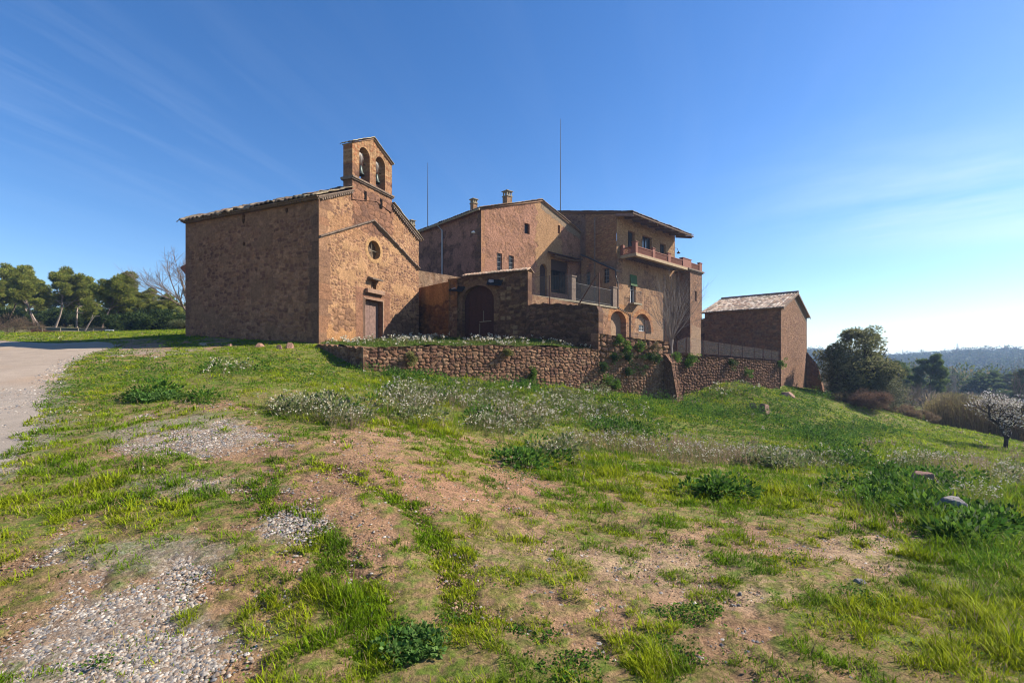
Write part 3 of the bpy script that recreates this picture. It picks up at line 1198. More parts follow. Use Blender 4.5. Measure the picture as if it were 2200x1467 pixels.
facade_rub = rubble([(.28, .17, .11), (.35, .22, .14), (.23, .14, .10), (.17, .105, .08), (.40, .27, .175), (.27, .165, .115)], mort=(.44, .305, .185), sx=.25, sy=.15, seed=3, joint=.3, plaster=(.42, .285, .165), pth=.585, psc=1.3, warp=.16)
ash = blocks(.62, .42, [(.26, .155, .105), (.29, .175, .12), (.24, .14, .10)], 5)
qblk = blocks(9.0, .40, [(.26, .17, .115), (.31, .205, .135), (.23, .15, .105), (.28, .17, .11)], 6, .022)
oldblk = rubble([(.27, .16, .11), (.32, .19, .125), (.22, .135, .10)], mort=(.13, .08, .055), sx=.5, sy=.32, seed=9, joint=.14)


def zgable(u, off=0):
    return zap - (zap - ze) * abs(u - um) / um + off


base = over(facade_rub,
            (lambda u, z: (z > 8.3 + .0 * u).astype(float) * ss(.5, .56, fbm(u * .7, z * .7, 3, 77)) * .9, lambda u, z: rubble([(.36, .225, .13), (.33, .20, .12), (.39, .25, .15)], mort=(.4, .27, .16), sx=.26, sy=.12, seed=12, joint=.2)(u, z)),
            (rect(um - 1.9, um + 1.6, 8.9, 99, rag=.5, seed=4), oldblk),
            (rect(.35, 3.0, 2.0, 3.55, rag=.5, seed=5), lambda u, z: (np.array((.42, .26, .135)) * (.85 + .3 * fbm(u * 2, z * 2, 4, 3))[:, None], np.full(u.shape, .95))),
            (rect(.9, 2.6, 3.4, 4.5, rag=.7, seed=6), rubble([(.30, .19, .12), (.25, .16, .11), (.34, .22, .14)], mort=(.16, .10, .065), sx=.44, sy=.3, seed=15, joint=.13)),
            (rect(5.3, 9, 2, 4.6, rag=.5, seed=8), rubble([(.30, .19, .12), (.25, .16, .11), (.34, .22, .14)], mort=(.15, .09, .06), sx=.5, sy=.26, seed=16, joint=.18)),
            (quoin(0, 1, .42, 3, 99, .5, .45), qblk),
            (rect(doorb[0] - .72, doorb[1] + .72, 2, doorb[3] + .62, .01), ash),
            (lambda u, z: (1 - ss(.70, .74, np.hypot(u - oc[0], z - oc[1]) + .05 * (fbm(u * 4, z * 4, 2, 3) - .5))), lambda u, z: (np.array((.45, .31, .165)) * (.85 + .3 * fbm(u * 6, z * 6, 3, 3))[:, None], np.full(u.shape, .95))))
outl = [(0, 2.0), (WD, 2.0), (WD, ze), (um, zap), (0, ze)]
wall(ch, 'wall', FF, outl, [rloop(doorb), rloop(nb), ocl], base, res=.045, amp=.05, reveal=.34)['label'] = 'sunlit gable front of patched rubble'
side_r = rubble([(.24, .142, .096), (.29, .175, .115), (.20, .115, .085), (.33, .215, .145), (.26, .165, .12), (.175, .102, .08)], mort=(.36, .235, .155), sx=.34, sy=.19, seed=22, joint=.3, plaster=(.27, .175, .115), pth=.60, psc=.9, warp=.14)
holes = []
for hx, hy, rx, rz in ((523, 470, .13, .28), (616, 452, .1, .14), (524, 524, .1, .12)):
    hu, hz = FS.pp(hx, hy)
    holes.append([(hu + rx * math.cos(t), hz + rz * math.sin(t)) for t in np.linspace(0, 2 * math.pi, 10, endpoint=False)])
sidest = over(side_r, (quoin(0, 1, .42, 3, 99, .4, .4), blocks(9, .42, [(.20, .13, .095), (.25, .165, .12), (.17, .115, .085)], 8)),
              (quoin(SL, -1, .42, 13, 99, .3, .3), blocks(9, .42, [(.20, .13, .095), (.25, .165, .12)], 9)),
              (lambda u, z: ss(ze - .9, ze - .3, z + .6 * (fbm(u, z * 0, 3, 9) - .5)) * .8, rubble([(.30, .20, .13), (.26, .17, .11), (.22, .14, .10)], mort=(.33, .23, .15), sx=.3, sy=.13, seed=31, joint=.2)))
wall(ch, 'wall', FS, [(0, 2.0), (SL, 2.4), (SL, ze), (0, ze)], holes, sidest, res=.055, amp=.055, reveal=.3)['label'] = 'long shaded side wall with putlog holes'
for hu in holes:
    c = np.mean(hu, 0)
    ff(FS, 'recess', M['dark'], ch, (c[0] - .3, c[0] + .3, c[1] - .35, c[1] + .35, -.34, -.31))
# plain hidden walls
pl = rubble(REDS, seed=41, sx=.36, sy=.22, joint=.2)
FB = Fr(tuple(FS.pt(SL, 0))[:2], (.4369, 1), flip=True)
wall(ch, 'wall', FB, outl, [], pl, res=.16, amp=.04)
FR_ = Fr(tuple(FF.pt(WD, 0))[:2], (-.9163, .4004))
wall(ch, 'wall', FR_, [(0, 2.0), (SL, 2.0), (SL, ze), (0, ze)], [], pl, res=.16, amp=.04)
# roof, two slopes
sl = math.hypot(um, zap - ze)
upv = Vector((FF.U.x * um, FF.U.y * um, zap - ze)).normalized()
upv2 = Vector((-FF.U.x * um, -FF.U.y * um, zap - ze)).normalized()
old = [(.16, .115, .08), (.21, .15, .10), (.12, .09, .065), (.26, .19, .12), (.10, .08, .06), (.19, .11, .075)]
zr0 = ze - .32 * (zap - ze) / um + .10
tiles(ch, 'roof', FF.pt(-.32, zr0, -.70), FS.U, SL - .46, upv, sl + .36, period=.3, seed=3, lump=.09, amp=.10, cols=old)
tiles(ch, 'roof', FF.pt(WD + .32, zr0, -.70), FS.U, SL - .46, upv2, sl + .36, period=.27, seed=4, lump=.07, amp=.08, cols=old)
ub0_, ub1_ = FF.u(757), FF.u(841.5)
kk_ = sl / um
tiles(ch, 'verge', FF.pt(-.32, zr0, .16), FS.U, .85, upv, (ub0_ + .30) * kk_, period=.27, seed=5, lump=.05, amp=.07, cols=[(.30, .24, .15), (.24, .19, .12), (.36, .29, .19), (.18, .14, .10)])
tiles(ch, 'verge', FF.pt(WD + .32, zr0, .16), FS.U, .85, upv2, (WD - ub1_ + .30) * kk_, period=.27, seed=6, lump=.05, amp=.07, cols=[(.30, .24, .15), (.24, .19, .12), (.36, .29, .19), (.18, .14, .10)])
# eaves cornice: tile-end teeth under both slopes and the side eave
mb = MB()
for sgn in (0, 1):
    for k in range(2):
        a0 = 0 if sgn == 0 else WD
        ue = ub0_ if sgn == 0 else ub1_
        mb_pts = [FF.pt(a0 + (-.12 if sgn == 0 else .12), ze - .02 - k * .07, .04 + .05 * (1 - k)), FF.pt(ue, zgable(ue) - .02 - k * .07, .04 + .05 * (1 - k))]
        mb.tube(mb_pts, .045, 5)
for k in range(int(SL / .16)):
    fbox(mb, FS, k * .16 + .03, k * .16 + .12, ze - .12, ze - .04, 0, .16)
fbox(mb, FS, -.1, SL + .1, ze - .035, ze + .03, -.05, .22)
for k in range(int(sl / .16)):
    for sg in (-1, 1):
        u = um + sg * (k * .16 + .1) * um / sl
        if 0 < u < ub0_ or ub1_ < u < WD:
            fbox(mb, FF, u - .04, u + .04, zgable(u) - .17, zgable(u) - .08, 0, .1)
mb.build('eaves_cornice', M['oldstone'], ch)
# lower string course shaped like a gable
s0, s1, s2_ = FF.pp(685.6, 508), FF.pp(801.5, 474), FF.pp(899, 577)
mb = MB()
for a, b in ((s0, s1), (s1, s2_)):
    n = 14
    for i in range(n):
        q = [a[0] + (b[0] - a[0]) * i / n, a[0] + (b[0] - a[0]) * (i + 1) / n - .01]
        zq = [a[1] + (b[1] - a[1]) * i / n, a[1] + (b[1] - a[1]) * (i + 1) / n - .002]
        o = random.uniform(.12, .17)
        mb.prism([FF.pt(q[0], zq[0] - .12, -.02), FF.pt(q[0], zq[0] - .02, o), FF.pt(q[0], zq[0] + .03, o), FF.pt(q[0], zq[0] + .05, -.02)], FF.pt(q[1], zq[1]) - FF.pt(q[0], zq[0]))
mb.build('string_course', M['oldstone'], ch)
# round window: iron cross, recessed pane
mb = MB()
mb.tube([FF.pt(oc[0], oc[1] - OR, -.2), FF.pt(oc[0], oc[1] + OR, -.2)], .018, 5)
mb.tube([FF.pt(oc[0] - OR, oc[1], -.2), FF.pt(oc[0] + OR, oc[1], -.2)], .018, 5)
rw = mb.build('round_window', M['concrete'], ch)
ff(FF, 'pane', mat('oculus_glass', (.10, .055, .025), rough=.5, noise=.3), rw, (oc[0] - OR - .05, oc[0] + OR + .05, oc[1] - OR - .05, oc[1] + OR + .05, -.36, -.33))
# niche with small statue, ledge and hood
nich = ff(FF, 'niche', M['dark'], ch, (nb[0] - .02, nb[1] + .02, nb[2] - .02, nb[3] + .02, -.37, -.34))
lz = FF.pp(803, 626)
ff(FF, 'ledge', M['stone'], nich, (FF.u(784), FF.u(821.6), nb[2] - .26, nb[2] - .02, 0, .2), bevel=.015)
hb = pbox(FF, 791, 596, 814, 603)
mb = MB()
mb.prism([FF.pt(hb[0], nb[3] + .05, 0), FF.pt(hb[0], nb[3] + .02, .32), FF.pt(hb[0], nb[3] + .08, .34), FF.pt(hb[0], nb[3] + .2, 0)], FF.U * (hb[1] - hb[0]))
mb.build('hood', M['oldstone'], nich)
nc = FF.pt((nb[0] + nb[1]) / 2, nb[2], -.18)
MB().lathe(nc, [(.0, 0), (.11, .0), (.10, .12), (.07, .25), (.085, .34), (.05, .40), (.055, .46), (.03, .52), (0, .53)], 10).build('statuette', M['stone'], nich, smooth=True)
# door, moulded frame
zd, zt = 2.95, doorb[3]
dr = planks(ch, 'door', FF, [(doorb[0], zd), (doorb[1], zd), (doorb[1], zt), (doorb[0], zt)], -.28, M['greywood'], .17)
MB().lathe(FF.pt(doorb[0] + .25, zd + 1.0, -.26), [(0, -.03), (.03, -.02), (.03, .02), (0, .03)], 8).build('handle', M['iron'], dr)
mb = MB()
for k, (w, o) in enumerate(((.13, .02), (.07, .045))):
    fbox(mb, FF, doorb[0] - w, doorb[0] - w + .045, zd - .3, zt + w, 0, o)
    fbox(mb, FF, doorb[1] + w - .045, doorb[1] + w, zd - .3, zt + w, 0, o)
    fbox(mb, FF, doorb[0] - w + .045, doorb[1] + w - .045, zt + w - .045, zt + w, 0, o)
mb.build('door_frame', M['stone'], ch)
# belfry
bel_st = over(rubble([(.27, .165, .11), (.31, .19, .125), (.23, .14, .10), (.34, .21, .13)], mort=(.30, .2, .12), sx=.5, sy=.3, seed=51, joint=.1, warp=.04),
              (lambda u, z: (z > FF.pp(800, 372)[1]).astype(float), rubble([(.42, .29, .17), (.38, .25, .14), (.34, .17, .09), (.45, .32, .19)], mort=(.33, .22, .13), sx=.2, sy=.09, seed=52, joint=.2, warp=.08)),
              (rect(-9, 99, 0, FF.pp(760, 383)[1] - .3, rag=.2), oldblk))
bl_, tl_ = FF.pp(757.5, 425), FF.pp(755, 305)
ap_, tr_, br_ = FF.pp(798.5, 297), FF.pp(840.8, 354), FF.pp(841.5, 470)
u0b = (bl_[0] + tl_[0]) / 2
u1b = (tr_[0] + br_[0]) / 2
zbase = zgable(u0b) - .5
bo = [(u0b, zbase), (um, zbase + .5), (u1b, zgable(u1b) - .5), (u1b, tr_[1]), ((u0b + u1b) / 2, ap_[1]), (u0b, tl_[1])]
zs = FF.pp(760, 384)[1]
a1 = arch_loop(FF.u(771), FF.u(793.6), FF.pp(771, 384.5)[1], FF.pp(781, 317)[1])
a2 = arch_loop(FF.u(806.5), FF.u(826.5), FF.pp(806.5, 400.6)[1], FF.pp(815, 337)[1])
zsill = (FF.pp(771, 384.5)[1] + FF.pp(806.5, 400.6)[1]) / 2
slots = [rloop(pbox(FF, 782, 411, 787, 430)), rloop(pbox(FF, 816.5, 428, 821, 448))]
bt = .62
belf = wall(ch, 'belfry', FF, bo, [a1, a2], bel_st, res=.045, amp=.045, reveal=bt, thick=bt, out=.03)
belf['label'] = 'bell gable with two arches under a small tiled cap'
for s_ in slots:
    MB().prism([FF.pt(q[0], q[1], .034) for q in s_], -FF.Nn * .03).build('slot', M['dark'], belf)
zc = FF.pp(760, 384)[1] - .02
mb = MB()
for k in range(9):
    a, b = u0b - .1 + (u1b - u0b + .2) * k / 9, u0b - .1 + (u1b - u0b + .2) * (k + 1) / 9 - .006
    zz_ = zsill - .13 - random.uniform(0, .012)
    fbox(mb, FF, a, b, zz_, zsill - .05, -bt - .08, .16)
    fbox(mb, FF, a, b, zz_ - .07, zz_ - .001, -bt - .04, .10)
mb.build('moulding', M['oldstone'], belf)
cu = (u0b + u1b) / 2
ul = math.hypot(cu - u0b, ap_[1] - tl_[1])
v1 = (FF.pt(cu, ap_[1]) - FF.pt(u0b, tl_[1])).normalized()
v2 = (FF.pt(cu, ap_[1]) - FF.pt(u1b, tr_[1])).normalized()
cream = [(.36, .30, .19), (.42, .36, .24), (.30, .22, .13), (.25, .2, .12)]
tiles(belf, 'cap', FF.pt(u0b, tl_[1] + .05, .14) - v1 * .12, -FF.Nn, bt + .26, v1, ul + .14, period=.24, amp=.04, lump=.02, seed=8, cols=cream, under=.05)
tiles(belf, 'cap', FF.pt(u1b, tr_[1] + .05, .14) - v2 * .12, -FF.Nn, bt + .26, v2, ul + .14, period=.24, amp=.04, lump=.02, seed=9, cols=cream, under=.05)
for lp_, nm in ((a1, 0), (a2, 1)):
    l = np.array(lp_)
    cu_, zt_, hw = l[:, 0].mean(), l[:, 1].max(), (l[:, 0].max() - l[:, 0].min()) / 2
    cu_ = (l[:, 0].max() + l[:, 0].min()) / 2
    zb = zt_ - 1.42
    bs_ = .30
    c = FF.pt(cu_, zb, -.3)
    bell = MB().lathe(c, [(.0, .52), (.08, .52), (.13, .47), (.15, .3), (.18, .16), (.245, .03), (.26, 0), (.23, 0), (.15, .15), (0, .2)], 18).build('bell', M['bronze'], belf, smooth=True)
    MB().tube([c + Vector((0, 0, .2)), c + Vector((0, 0, -.06))], [.012, .03], 6).build('clapper', M['iron'], bell)
    yk = MB()
    yk.prism([FF.pt(cu_ + a, zb + b, -.38) for a, b in ((-.10, .56), (.10, .56), (.16, .78), (.22, 1.02), (.12, 1.18), (-.12, 1.18), (-.22, 1.02), (-.16, .78))], FF.Nn * .16)
    yk.build('yoke', mat('pale_yoke_%d' % nm, (.32, .29, .25), rough=.9, noise=.3), bell)
    st = MB()
    for o in (-.14, -.06, .06, .14):
        st.tube([FF.pt(cu_ + o * .5, zb + .5, -.20), FF.pt(cu_ + o * 1.25, zb + 1.05, -.20)], .014, 5)
    st.tube([FF.pt(cu_ - hw, zb + .68, -.3), FF.pt(cu_ + hw, zb + .68, -.3)], .03, 6)
    st.build('strap', M['rust'], bell)
# small tiled porch roof at the back corner
bc = FB.pt(0, 0)
Pq = FB.pt(.15, EYE + (HZ - 592) / F * 27.3, 0)
FBo = Fr((Pq.x, Pq.y), FB.U.xy, flip=True)
mb = MB()
zt_ = EYE + (HZ - 573) / F * 27.5
mb.prism([FBo.pt(0, zt_ + .12, 0), FBo.pt(0, zt_ - .04, .72), FBo.pt(0, zt_ - .1, .7), FBo.pt(0, zt_ - .7, 0)], FBo.U * 2.2)
mb.build('porch_roof', M['redpaint'], ch)


# ============================================================ farmhouse with the pink render
KF = Fr((-2.31, 36), (1.068, 1))
KS = Fr((-2.31, 36), (-.936, 1), flip=True)
fh = empty('farmhouse', KF.pt(0, 5), 'tall farmhouse in pitted pink render with a tiled gable and barred windows', 'house')
kr = KF.u(1247)
ke = KF.pp(1035, 450)[1]
ka = KF.pp(1163, 433)
ker = KF.pp(1247, 502)[1]
kz0 = 2.5
b1, b2 = pbox(KF, 1068, 544, 1078.5, 581), pbox(KF, 1093, 549, 1104, 580)
b3, b4 = pbox(KF, 1127, 480, 1138, 502.5), pbox(KF, 1198.7, 484, 1203.5, 502)
d1 = pbox(KF, 1159.5, 567, 1175.7, 640)
PZ = 5.9
d1 = (d1[0], d1[1], PZ, d1[3])
d2 = pbox(KF, 1184, 560, 1220, 630)
d2 = (d2[0], d2[1], d2[2], d2[3])
d3 = pbox(KF, 1236, 586, 1246, 640)
d3 = (d3[0], min(d3[1], kr - .15), PZ, d3[3])
pink = (.37, .225, .165)
under_k = rubble([(.24, .135, .09), (.30, .18, .115), (.20, .12, .09), (.35, .22, .14)], mort=(.33, .22, .15), sx=.3, sy=.2, seed=61, joint=.2)
kst = over(render_coat(pink, rubble([(.29, .17, .115), (.34, .21, .14), (.25, .15, .11)], mort=(.36, .23, .16), sx=.16, sy=.11, seed=62, joint=.25), seed=63, th=.49, spots=2.2, rough=1.0),
           (rect(ka[0] - .6, ka[0] + 2.6, 8, 99, rag=1.2, seed=3), lambda u, z: (np.array((.42, .285, .165)) * (.85 + .3 * fbm(u * 3, z * 3, 4, 4))[:, None], .6 + .4 * fbm(u * 9, z * 9, 3, 4))),
           (rect(-9, 3.3, 5, 9.6, rag=1.0, seed=9), lambda u, z: (np.array((.37, .225, .165)) * (.85 + .3 * fbm(u * 2, z * 2, 4, 6))[:, None], .85 + .15 * fbm(u * 9, z * 9, 3, 5))),
           (lambda u, z: ((z > ka[1] - (ka[1] - ker) * (u - ka[0]) / (kr - ka[0]) - .75 + .3 * fbm(u * 2, z, 3, 5)) & (u > ka[0])).astype(float), lambda u, z: (np.tile((.30, .26, .20), (len(u), 1)) * (.85 + .3 * fbm(u * 3, z * 3, 3, 9))[:, None], np.full(u.shape, .95))),
           (quoin(0, 1, .5, 7, 99, .1, .3), lambda u, z: (np.array((.36, .22, .135)) * (.8 + .4 * fbm(u * 4, z * 4, 3, 4))[:, None], np.full(u.shape, .7))))
wall(fh, 'wall', KF, [(0, kz0), (kr, kz0), (kr, ker), (ka[0], ka[1]), (0, ke)],
     [rloop(b1), rloop(b2), rloop(b3), rloop(b4), arch_loop(*d1[:2], d1[2], d1[3]), rloop(d2), arch_loop(*d3[:2], d3[2], d3[3])], kst, res=.065, amp=.055, reveal=.3)['label'] = 'sunlit gable wall in rough pink render'
KL = KS.u(897)
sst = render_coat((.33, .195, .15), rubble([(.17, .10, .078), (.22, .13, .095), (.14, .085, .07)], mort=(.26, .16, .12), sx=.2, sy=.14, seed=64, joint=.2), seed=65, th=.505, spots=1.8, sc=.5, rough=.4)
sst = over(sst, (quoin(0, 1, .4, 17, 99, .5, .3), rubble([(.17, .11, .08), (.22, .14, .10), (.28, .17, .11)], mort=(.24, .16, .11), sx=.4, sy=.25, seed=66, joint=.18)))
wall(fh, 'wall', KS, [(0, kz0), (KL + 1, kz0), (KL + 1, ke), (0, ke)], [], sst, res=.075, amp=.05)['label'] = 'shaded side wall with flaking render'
for b in (b1, b2):
    window(fh, KF, b, .26, bars=3, fm='iron')
window(fh, KF, b3, .26, cross=False)
window(fh, KF, b4, .26, cross=False)
planks(fh, 'arched_door', KF, arch_loop(d1[0], d1[1], d1[2], d1[3]), -.25, M['darkwood'], .15)
planks(fh, 'arched_door', KF, arch_loop(d3[0], d3[1], d3[2], d3[3]), -.25, M['darkwood'], .15)
og = ff(KF, 'porch_opening', M['dark'], fh, (d2[0] - .05, d2[1] + .05, d2[2] - .05, d2[3] + .05, -1.2, -1.1))
mb = MB()
for i in range(11):
    q = d2[0] + (d2[1] - d2[0]) * (i + .5) / 11
    mb.tube([KF.pt(q, d2[2], -.12), KF.pt(q, d2[2] + (d2[3] - d2[2]) * .66, -.12)], .014, 4)
mb.build('window_bars', M['iron'], og)
ff(KF, 'roller_shutter', M['darkwood'], fh, (d2[0] + .03, d2[1] - .03, d2[3] - .9, d2[3] - .02, -.22, -.1))
ub0, ub1 = KF.u(1177), KF.u(1236)
zc_ = d2[3] + .35
mb = MB()
mb.prism([KF.pt(ub0, zc_ + .25, 0), KF.pt(ub0, zc_ - .05, .85), KF.pt(ub0, zc_ - .12, .85), KF.pt(ub0, zc_ + .12, 0)], KF.U * (ub1 - ub0))
cnp = mb.build('canopy', M['darkwood'], fh)
mb = MB()
mb.tube([KF.pt(ub0 + .3, zc_ - .22, .55), KF.pt(ub1 - .1, zc_ - .22, .55)], .10, 8)
for q in (ub0 + .5, (ub0 + ub1) / 2, ub1 - .4):
    mb.tube([KF.pt(q, zc_ - .1, 0), KF.pt(q, zc_ - .2, .6)], .06, 6)
mb.build('beam', M['beam'], cnp)
# roof slopes
ks1 = math.hypot(ka[0], ka[1] - ke)
kv1 = Vector((KF.U.x * ka[0], KF.U.y * ka[0], ka[1] - ke)).normalized()
kv2 = Vector((-KF.U.x * (kr - ka[0]), -KF.U.y * (kr - ka[0]), ka[1] - ker)).normalized()
ochre = [(.30, .19, .11), (.36, .25, .15), (.24, .15, .10), (.20, .15, .10), (.40, .30, .19), (.15, .11, .08)]
tiles(fh, 'roof', KF.pt(0, ke + .11, .17) - kv1 * .34, KS.U, 13.5, kv1, ks1 + .36, period=.27, amp=.08, seed=13, lump=.03, cols=ochre)
tiles(fh, 'roof', KF.pt(kr, ker + .09, .15) - kv2 * .02, KS.U, 13.5, kv2, math.hypot(kr - ka[0], ka[1] - ker) + .03, seed=14, period=.27, amp=.08, lump=.03, cols=ochre)
pk = rubble(REDS, seed=67, sx=.5, sy=.3)
for o_, a_ in ((KS.pt(KL + 7, 0), None),):
    FBk = Fr((o_.x, o_.y), (1.068, 1), flip=True)
    wall(fh, 'wall', FBk, [(0, 3), (kr, 3), (kr, ker), (ka[0], ka[1]), (0, ke)], [], pk, res=.4, amp=.02)
wall(fh, 'wall', KS, [(KL + 1, kz0), (KL + 7, kz0), (KL + 7, ke), (KL + 1, ke)], [], sst, res=.25, amp=.03)
FRk = Fr(tuple(KF.pt(kr, 0))[:2], (-.936, 1))
wall(fh, 'wall', FRk, [(0, kz0), (KL + 7, kz0), (KL + 7, ker), (0, ker)], [], pk, res=.3, amp=.02)
mb = MB()
mb.tube([KS.pt(-.2, ke - .1, .34), KS.pt(KL + 2, ke - .1, .34)], .07, 8)
mb.build('gutter', M['concrete'], fh)
ud = KS.u(950, .1)
mb = MB()
mb.tube([KS.pt(ud + .4, ke - .12, .32), KS.pt(ud, ke - .6, .1), KS.pt(ud, 3.2, .1)], .06, 8)
mb.build('downpipe', M['galv'], fh)
ul_, zl_ = KS.pp(1018, 498, .3)
mb = MB()
mb.tube([KS.pt(ul_ + .1, zl_, 0), KS.pt(ul_ + .1, zl_ + .12, .2), KS.pt(ul_, zl_ + .03, .35)], .02, 5)
lmp = mb.build('wall_lamp', M['galv'], fh)
MB().lathe(KS.pt(ul_, zl_ - .07, .35), [(0, .12), (.07, .1), (.17, 0), (.1, -.05), (0, -.06)], 12).build('lamp_shade', M['white'], lmp, smooth=True)


def chimney(parent, px, yt, yb, Y, w):
    c = P(px, yb, Y)
    top = P(px, yt, Y).z
    h = top - c.z
    e = empty('chimney', c)
    e.parent = parent
    e.matrix_parent_inverse = parent.matrix_world.inverted()
    st = rubble([(.28, .20, .13), (.33, .24, .16)], seed=71, sx=.3, sy=.12, joint=.1)
    fr = Fr((c.x, c.y), (1.068, 1))
    o = hexbox(parent, 'chimney', fr, -w, w, -w, w, c.z - .8, c.z + h * .52, st, .08, .02)
    bpy.data.objects.remove(e)
    mb = MB()
    z1 = c.z + h * .52
    fbox(mb, fr, -w - .05, w + .05, z1 - .03, z1 + .05, -w - .05, w + .05)
    for a in (-w * .8, 0, w * .8):
        for b in (-w * .8, w * .8):
            fbox(mb, fr, a - .04, a + .04, z1 + .05, z1 + h * .3, b - .04, b + .04)
    for b in (0,):
        for a in (-w * .8, w * .8):
            fbox(mb, fr, a - .04, a + .04, z1 + .05, z1 + h * .3, b - .04, b + .04)
    z2 = z1 + h * .3
    fbox(mb, fr, -w - .08, w + .08, z2, z2 + .06, -w - .08, w + .08)
    a = [fr.pt(u, z2 + .06, q) for u, q in ((-w, -w), (w, -w), (w, w), (-w, w))]
    t = fr.pt(0, c.z + h * .97, 0)
    mb.add(a + [t], [(0, 1, 4), (1, 2, 4), (2, 3, 4), (3, 0, 4), (3, 2, 1, 0)])
    mb.build('chimney_cap', M['concrete'], o)
    return o


chimney(fh, 1018, 425, 452, 41.5, .22)['label'] = 'smaller chimney with peaked cap on the roof slope'
chimney(fh, 1090, 407, 441, 42.5, .30)['label'] = 'larger chimney with open cap near the ridge'
chimney(fh, 885, 470, 500, 47, .22)['label'] = 'far chimney showing above the chapel eave'


# ============================================================ long wing: brick end, loggia storey, tower
BF = Fr((6.29, 44.05), (.936, -1))
LF = Fr((8.99, 41.2), (1.068, 1))
wg = empty('farm_wing', LF.pt(0, 3), 'long wing with brick end wall, terracotta balcony, deep eaves and corner tower', 'house')
bu1 = (LF.O - BF.O).dot(BF.U)
zt1 = 14.55
zt0 = BF.pp(1212, 461)[1]
bub = BF.u(1212)
brk = over(brick([(.30, .17, .085), (.35, .21, .105), (.25, .135, .075), (.39, .255, .13), (.28, .16, .09)], mort=(.28, .19, .11)),
           (rect(-20, 99, 0, 10.7, rag=.2), rubble([(.22, .14, .10), (.28, .19, .125)], mort=(.24, .17, .12), sx=.4, sy=.25, seed=81, plaster=(.27, .19, .13), pth=.4)),
           (rect(bub - 3, .6, 0, 99, .1), render_coat((.21, .15, .12), rubble(DARKS, seed=82), seed=83)))
wall(wg, 'wall', BF, [(bub, kz0), (bu1, kz0), (bu1, zt1), (bub, zt1 + (bu1 - bub) * .235)], [], brk, res=.05, amp=.03)['label'] = 'brick end wall'
lu_e = LF.u(1450)
TF = Fr((LF.O.x, LF.O.y), (1.068, 1), off=1.5)
tu0, tu1 = TF.u(1483), TF.u(1508)
DZ = 11.12
o1 = pbox(LF, 1349, 497, 1363.5, 540)
o2 = pbox(LF, 1380, 508, 1401, 540)
o3 = pbox(LF, 1418, 524, 1431, 545)
o1, o2, o3 = [(o[0], o[1], DZ, o[3]) for o in (o1, o2, o3)]
w1 = pbox(LF, 1353.5, 592, 1366, 651)
ar = pbox(LF, 1361, 674, 1399, 716)
lst = over(rubble([(.25, .155, .105), (.31, .20, .13), (.21, .135, .10), (.35, .23, .15)], mort=(.36, .255, .165), sx=.34, sy=.24, seed=91, joint=.3, plaster=(.38, .265, .165), pth=.44, psc=.6),
           (rect(-9, 99, 10.9, 99), lambda u, z: rubble([(.40, .28, .16), (.36, .245, .14), (.43, .31, .19)], mort=(.36, .26, .16), sx=.29, sy=.10, seed=93, joint=.15, warp=.04)(u, z)),
           (lambda u, z: ((np.hypot(u - (ar[0] + ar[1]) / 2, (z - (ar[3] - (ar[1] - ar[0]) / 2))) < (ar[1] - ar[0]) / 2 + .42) & (z > ar[3] - 1.6)).astype(float), lambda u, z: blocks(.5, .09, [(.40, .21, .10), (.46, .27, .13), (.36, .18, .09)], 95, .01)(u, z)),
           (rect(-1, ar[0] - .1, 3, LF.pp(1335, 655)[1], rag=.4, seed=4), render_coat((.42, .25, .12), rubble(TANS, seed=97), seed=98, th=.55)))
wall(wg, 'wall', LF, [(0, 2), (tu0, 2), (tu0, DZ - .3), (lu_e, DZ - .3), (lu_e, 14.6), (0, 14.6)], [rloop(o1), rloop(o2), rloop(o3), rloop(w1), arch_loop(*ar)], lst, res=.06, amp=.045, reveal=.32)['label'] = 'long wall facing the slope'
for o in (o1, o3):
    window(wg, LF, o, .28, frame=.07, name='glazed_door')
window(wg, LF, o2, .28, frame=.07, name='glazed_door')
wn = window(wg, LF, w1, .28, frame=.05, fm='white', name='tall_window')
mb = MB()
bz = w1[3]
mb.prism([LF.pt(w1[0] - .06, bz + .04, .04), LF.pt(w1[1] + .06, bz + .04, .04), LF.pt(w1[1] + .06, bz - .95, .12), LF.pt(w1[0] - .06, bz - .95, .12)], LF.Nn * .02)
mb.build('green_blind', M['green'], wn)
mb = MB()
fbox(mb, LF, w1[0] - .15, w1[1] + .25, w1[2] - .18, w1[2] - .04, 0, .5)
mb.build('sill_slab', M['concrete'], wn)
mb = MB()
for i in range(10):
    q = w1[0] - .1 + (w1[1] - w1[0] + .3) * i / 9
    mb.tube([LF.pt(q, w1[2] - .04, .45), LF.pt(q, w1[2] + 1.0, .45)], .012, 4)
mb.tube([LF.pt(w1[0] - .1, w1[2] + 1.0, 0), LF.pt(w1[0] - .1, w1[2] + 1.0, .45), LF.pt(w1[1] + .2, w1[2] + 1.0, .45), LF.pt(w1[1] + .2, w1[2] + 1.0, 0)], .018, 4)
mb.build('window_railing', M['iron'], wn)
# blocked arch with its little window
wa = pbox(LF, 1372, 698, 1385, 712, -.32)
arc_in = wall(wg, 'arch_infill', LF, arch_loop(ar[0] - .01, ar[1] + .01, ar[2], ar[3]), [rloop(wa)], render_coat((.45, .31, .19), rubble(TANS, seed=99, sx=.3, sy=.2), seed=101, th=.52), res=.06, amp=.03, reveal=.15, out=-.30)
window(wg, LF, (wa[0], wa[1], wa[2], wa[3]), .42, frame=.05, fm='white')
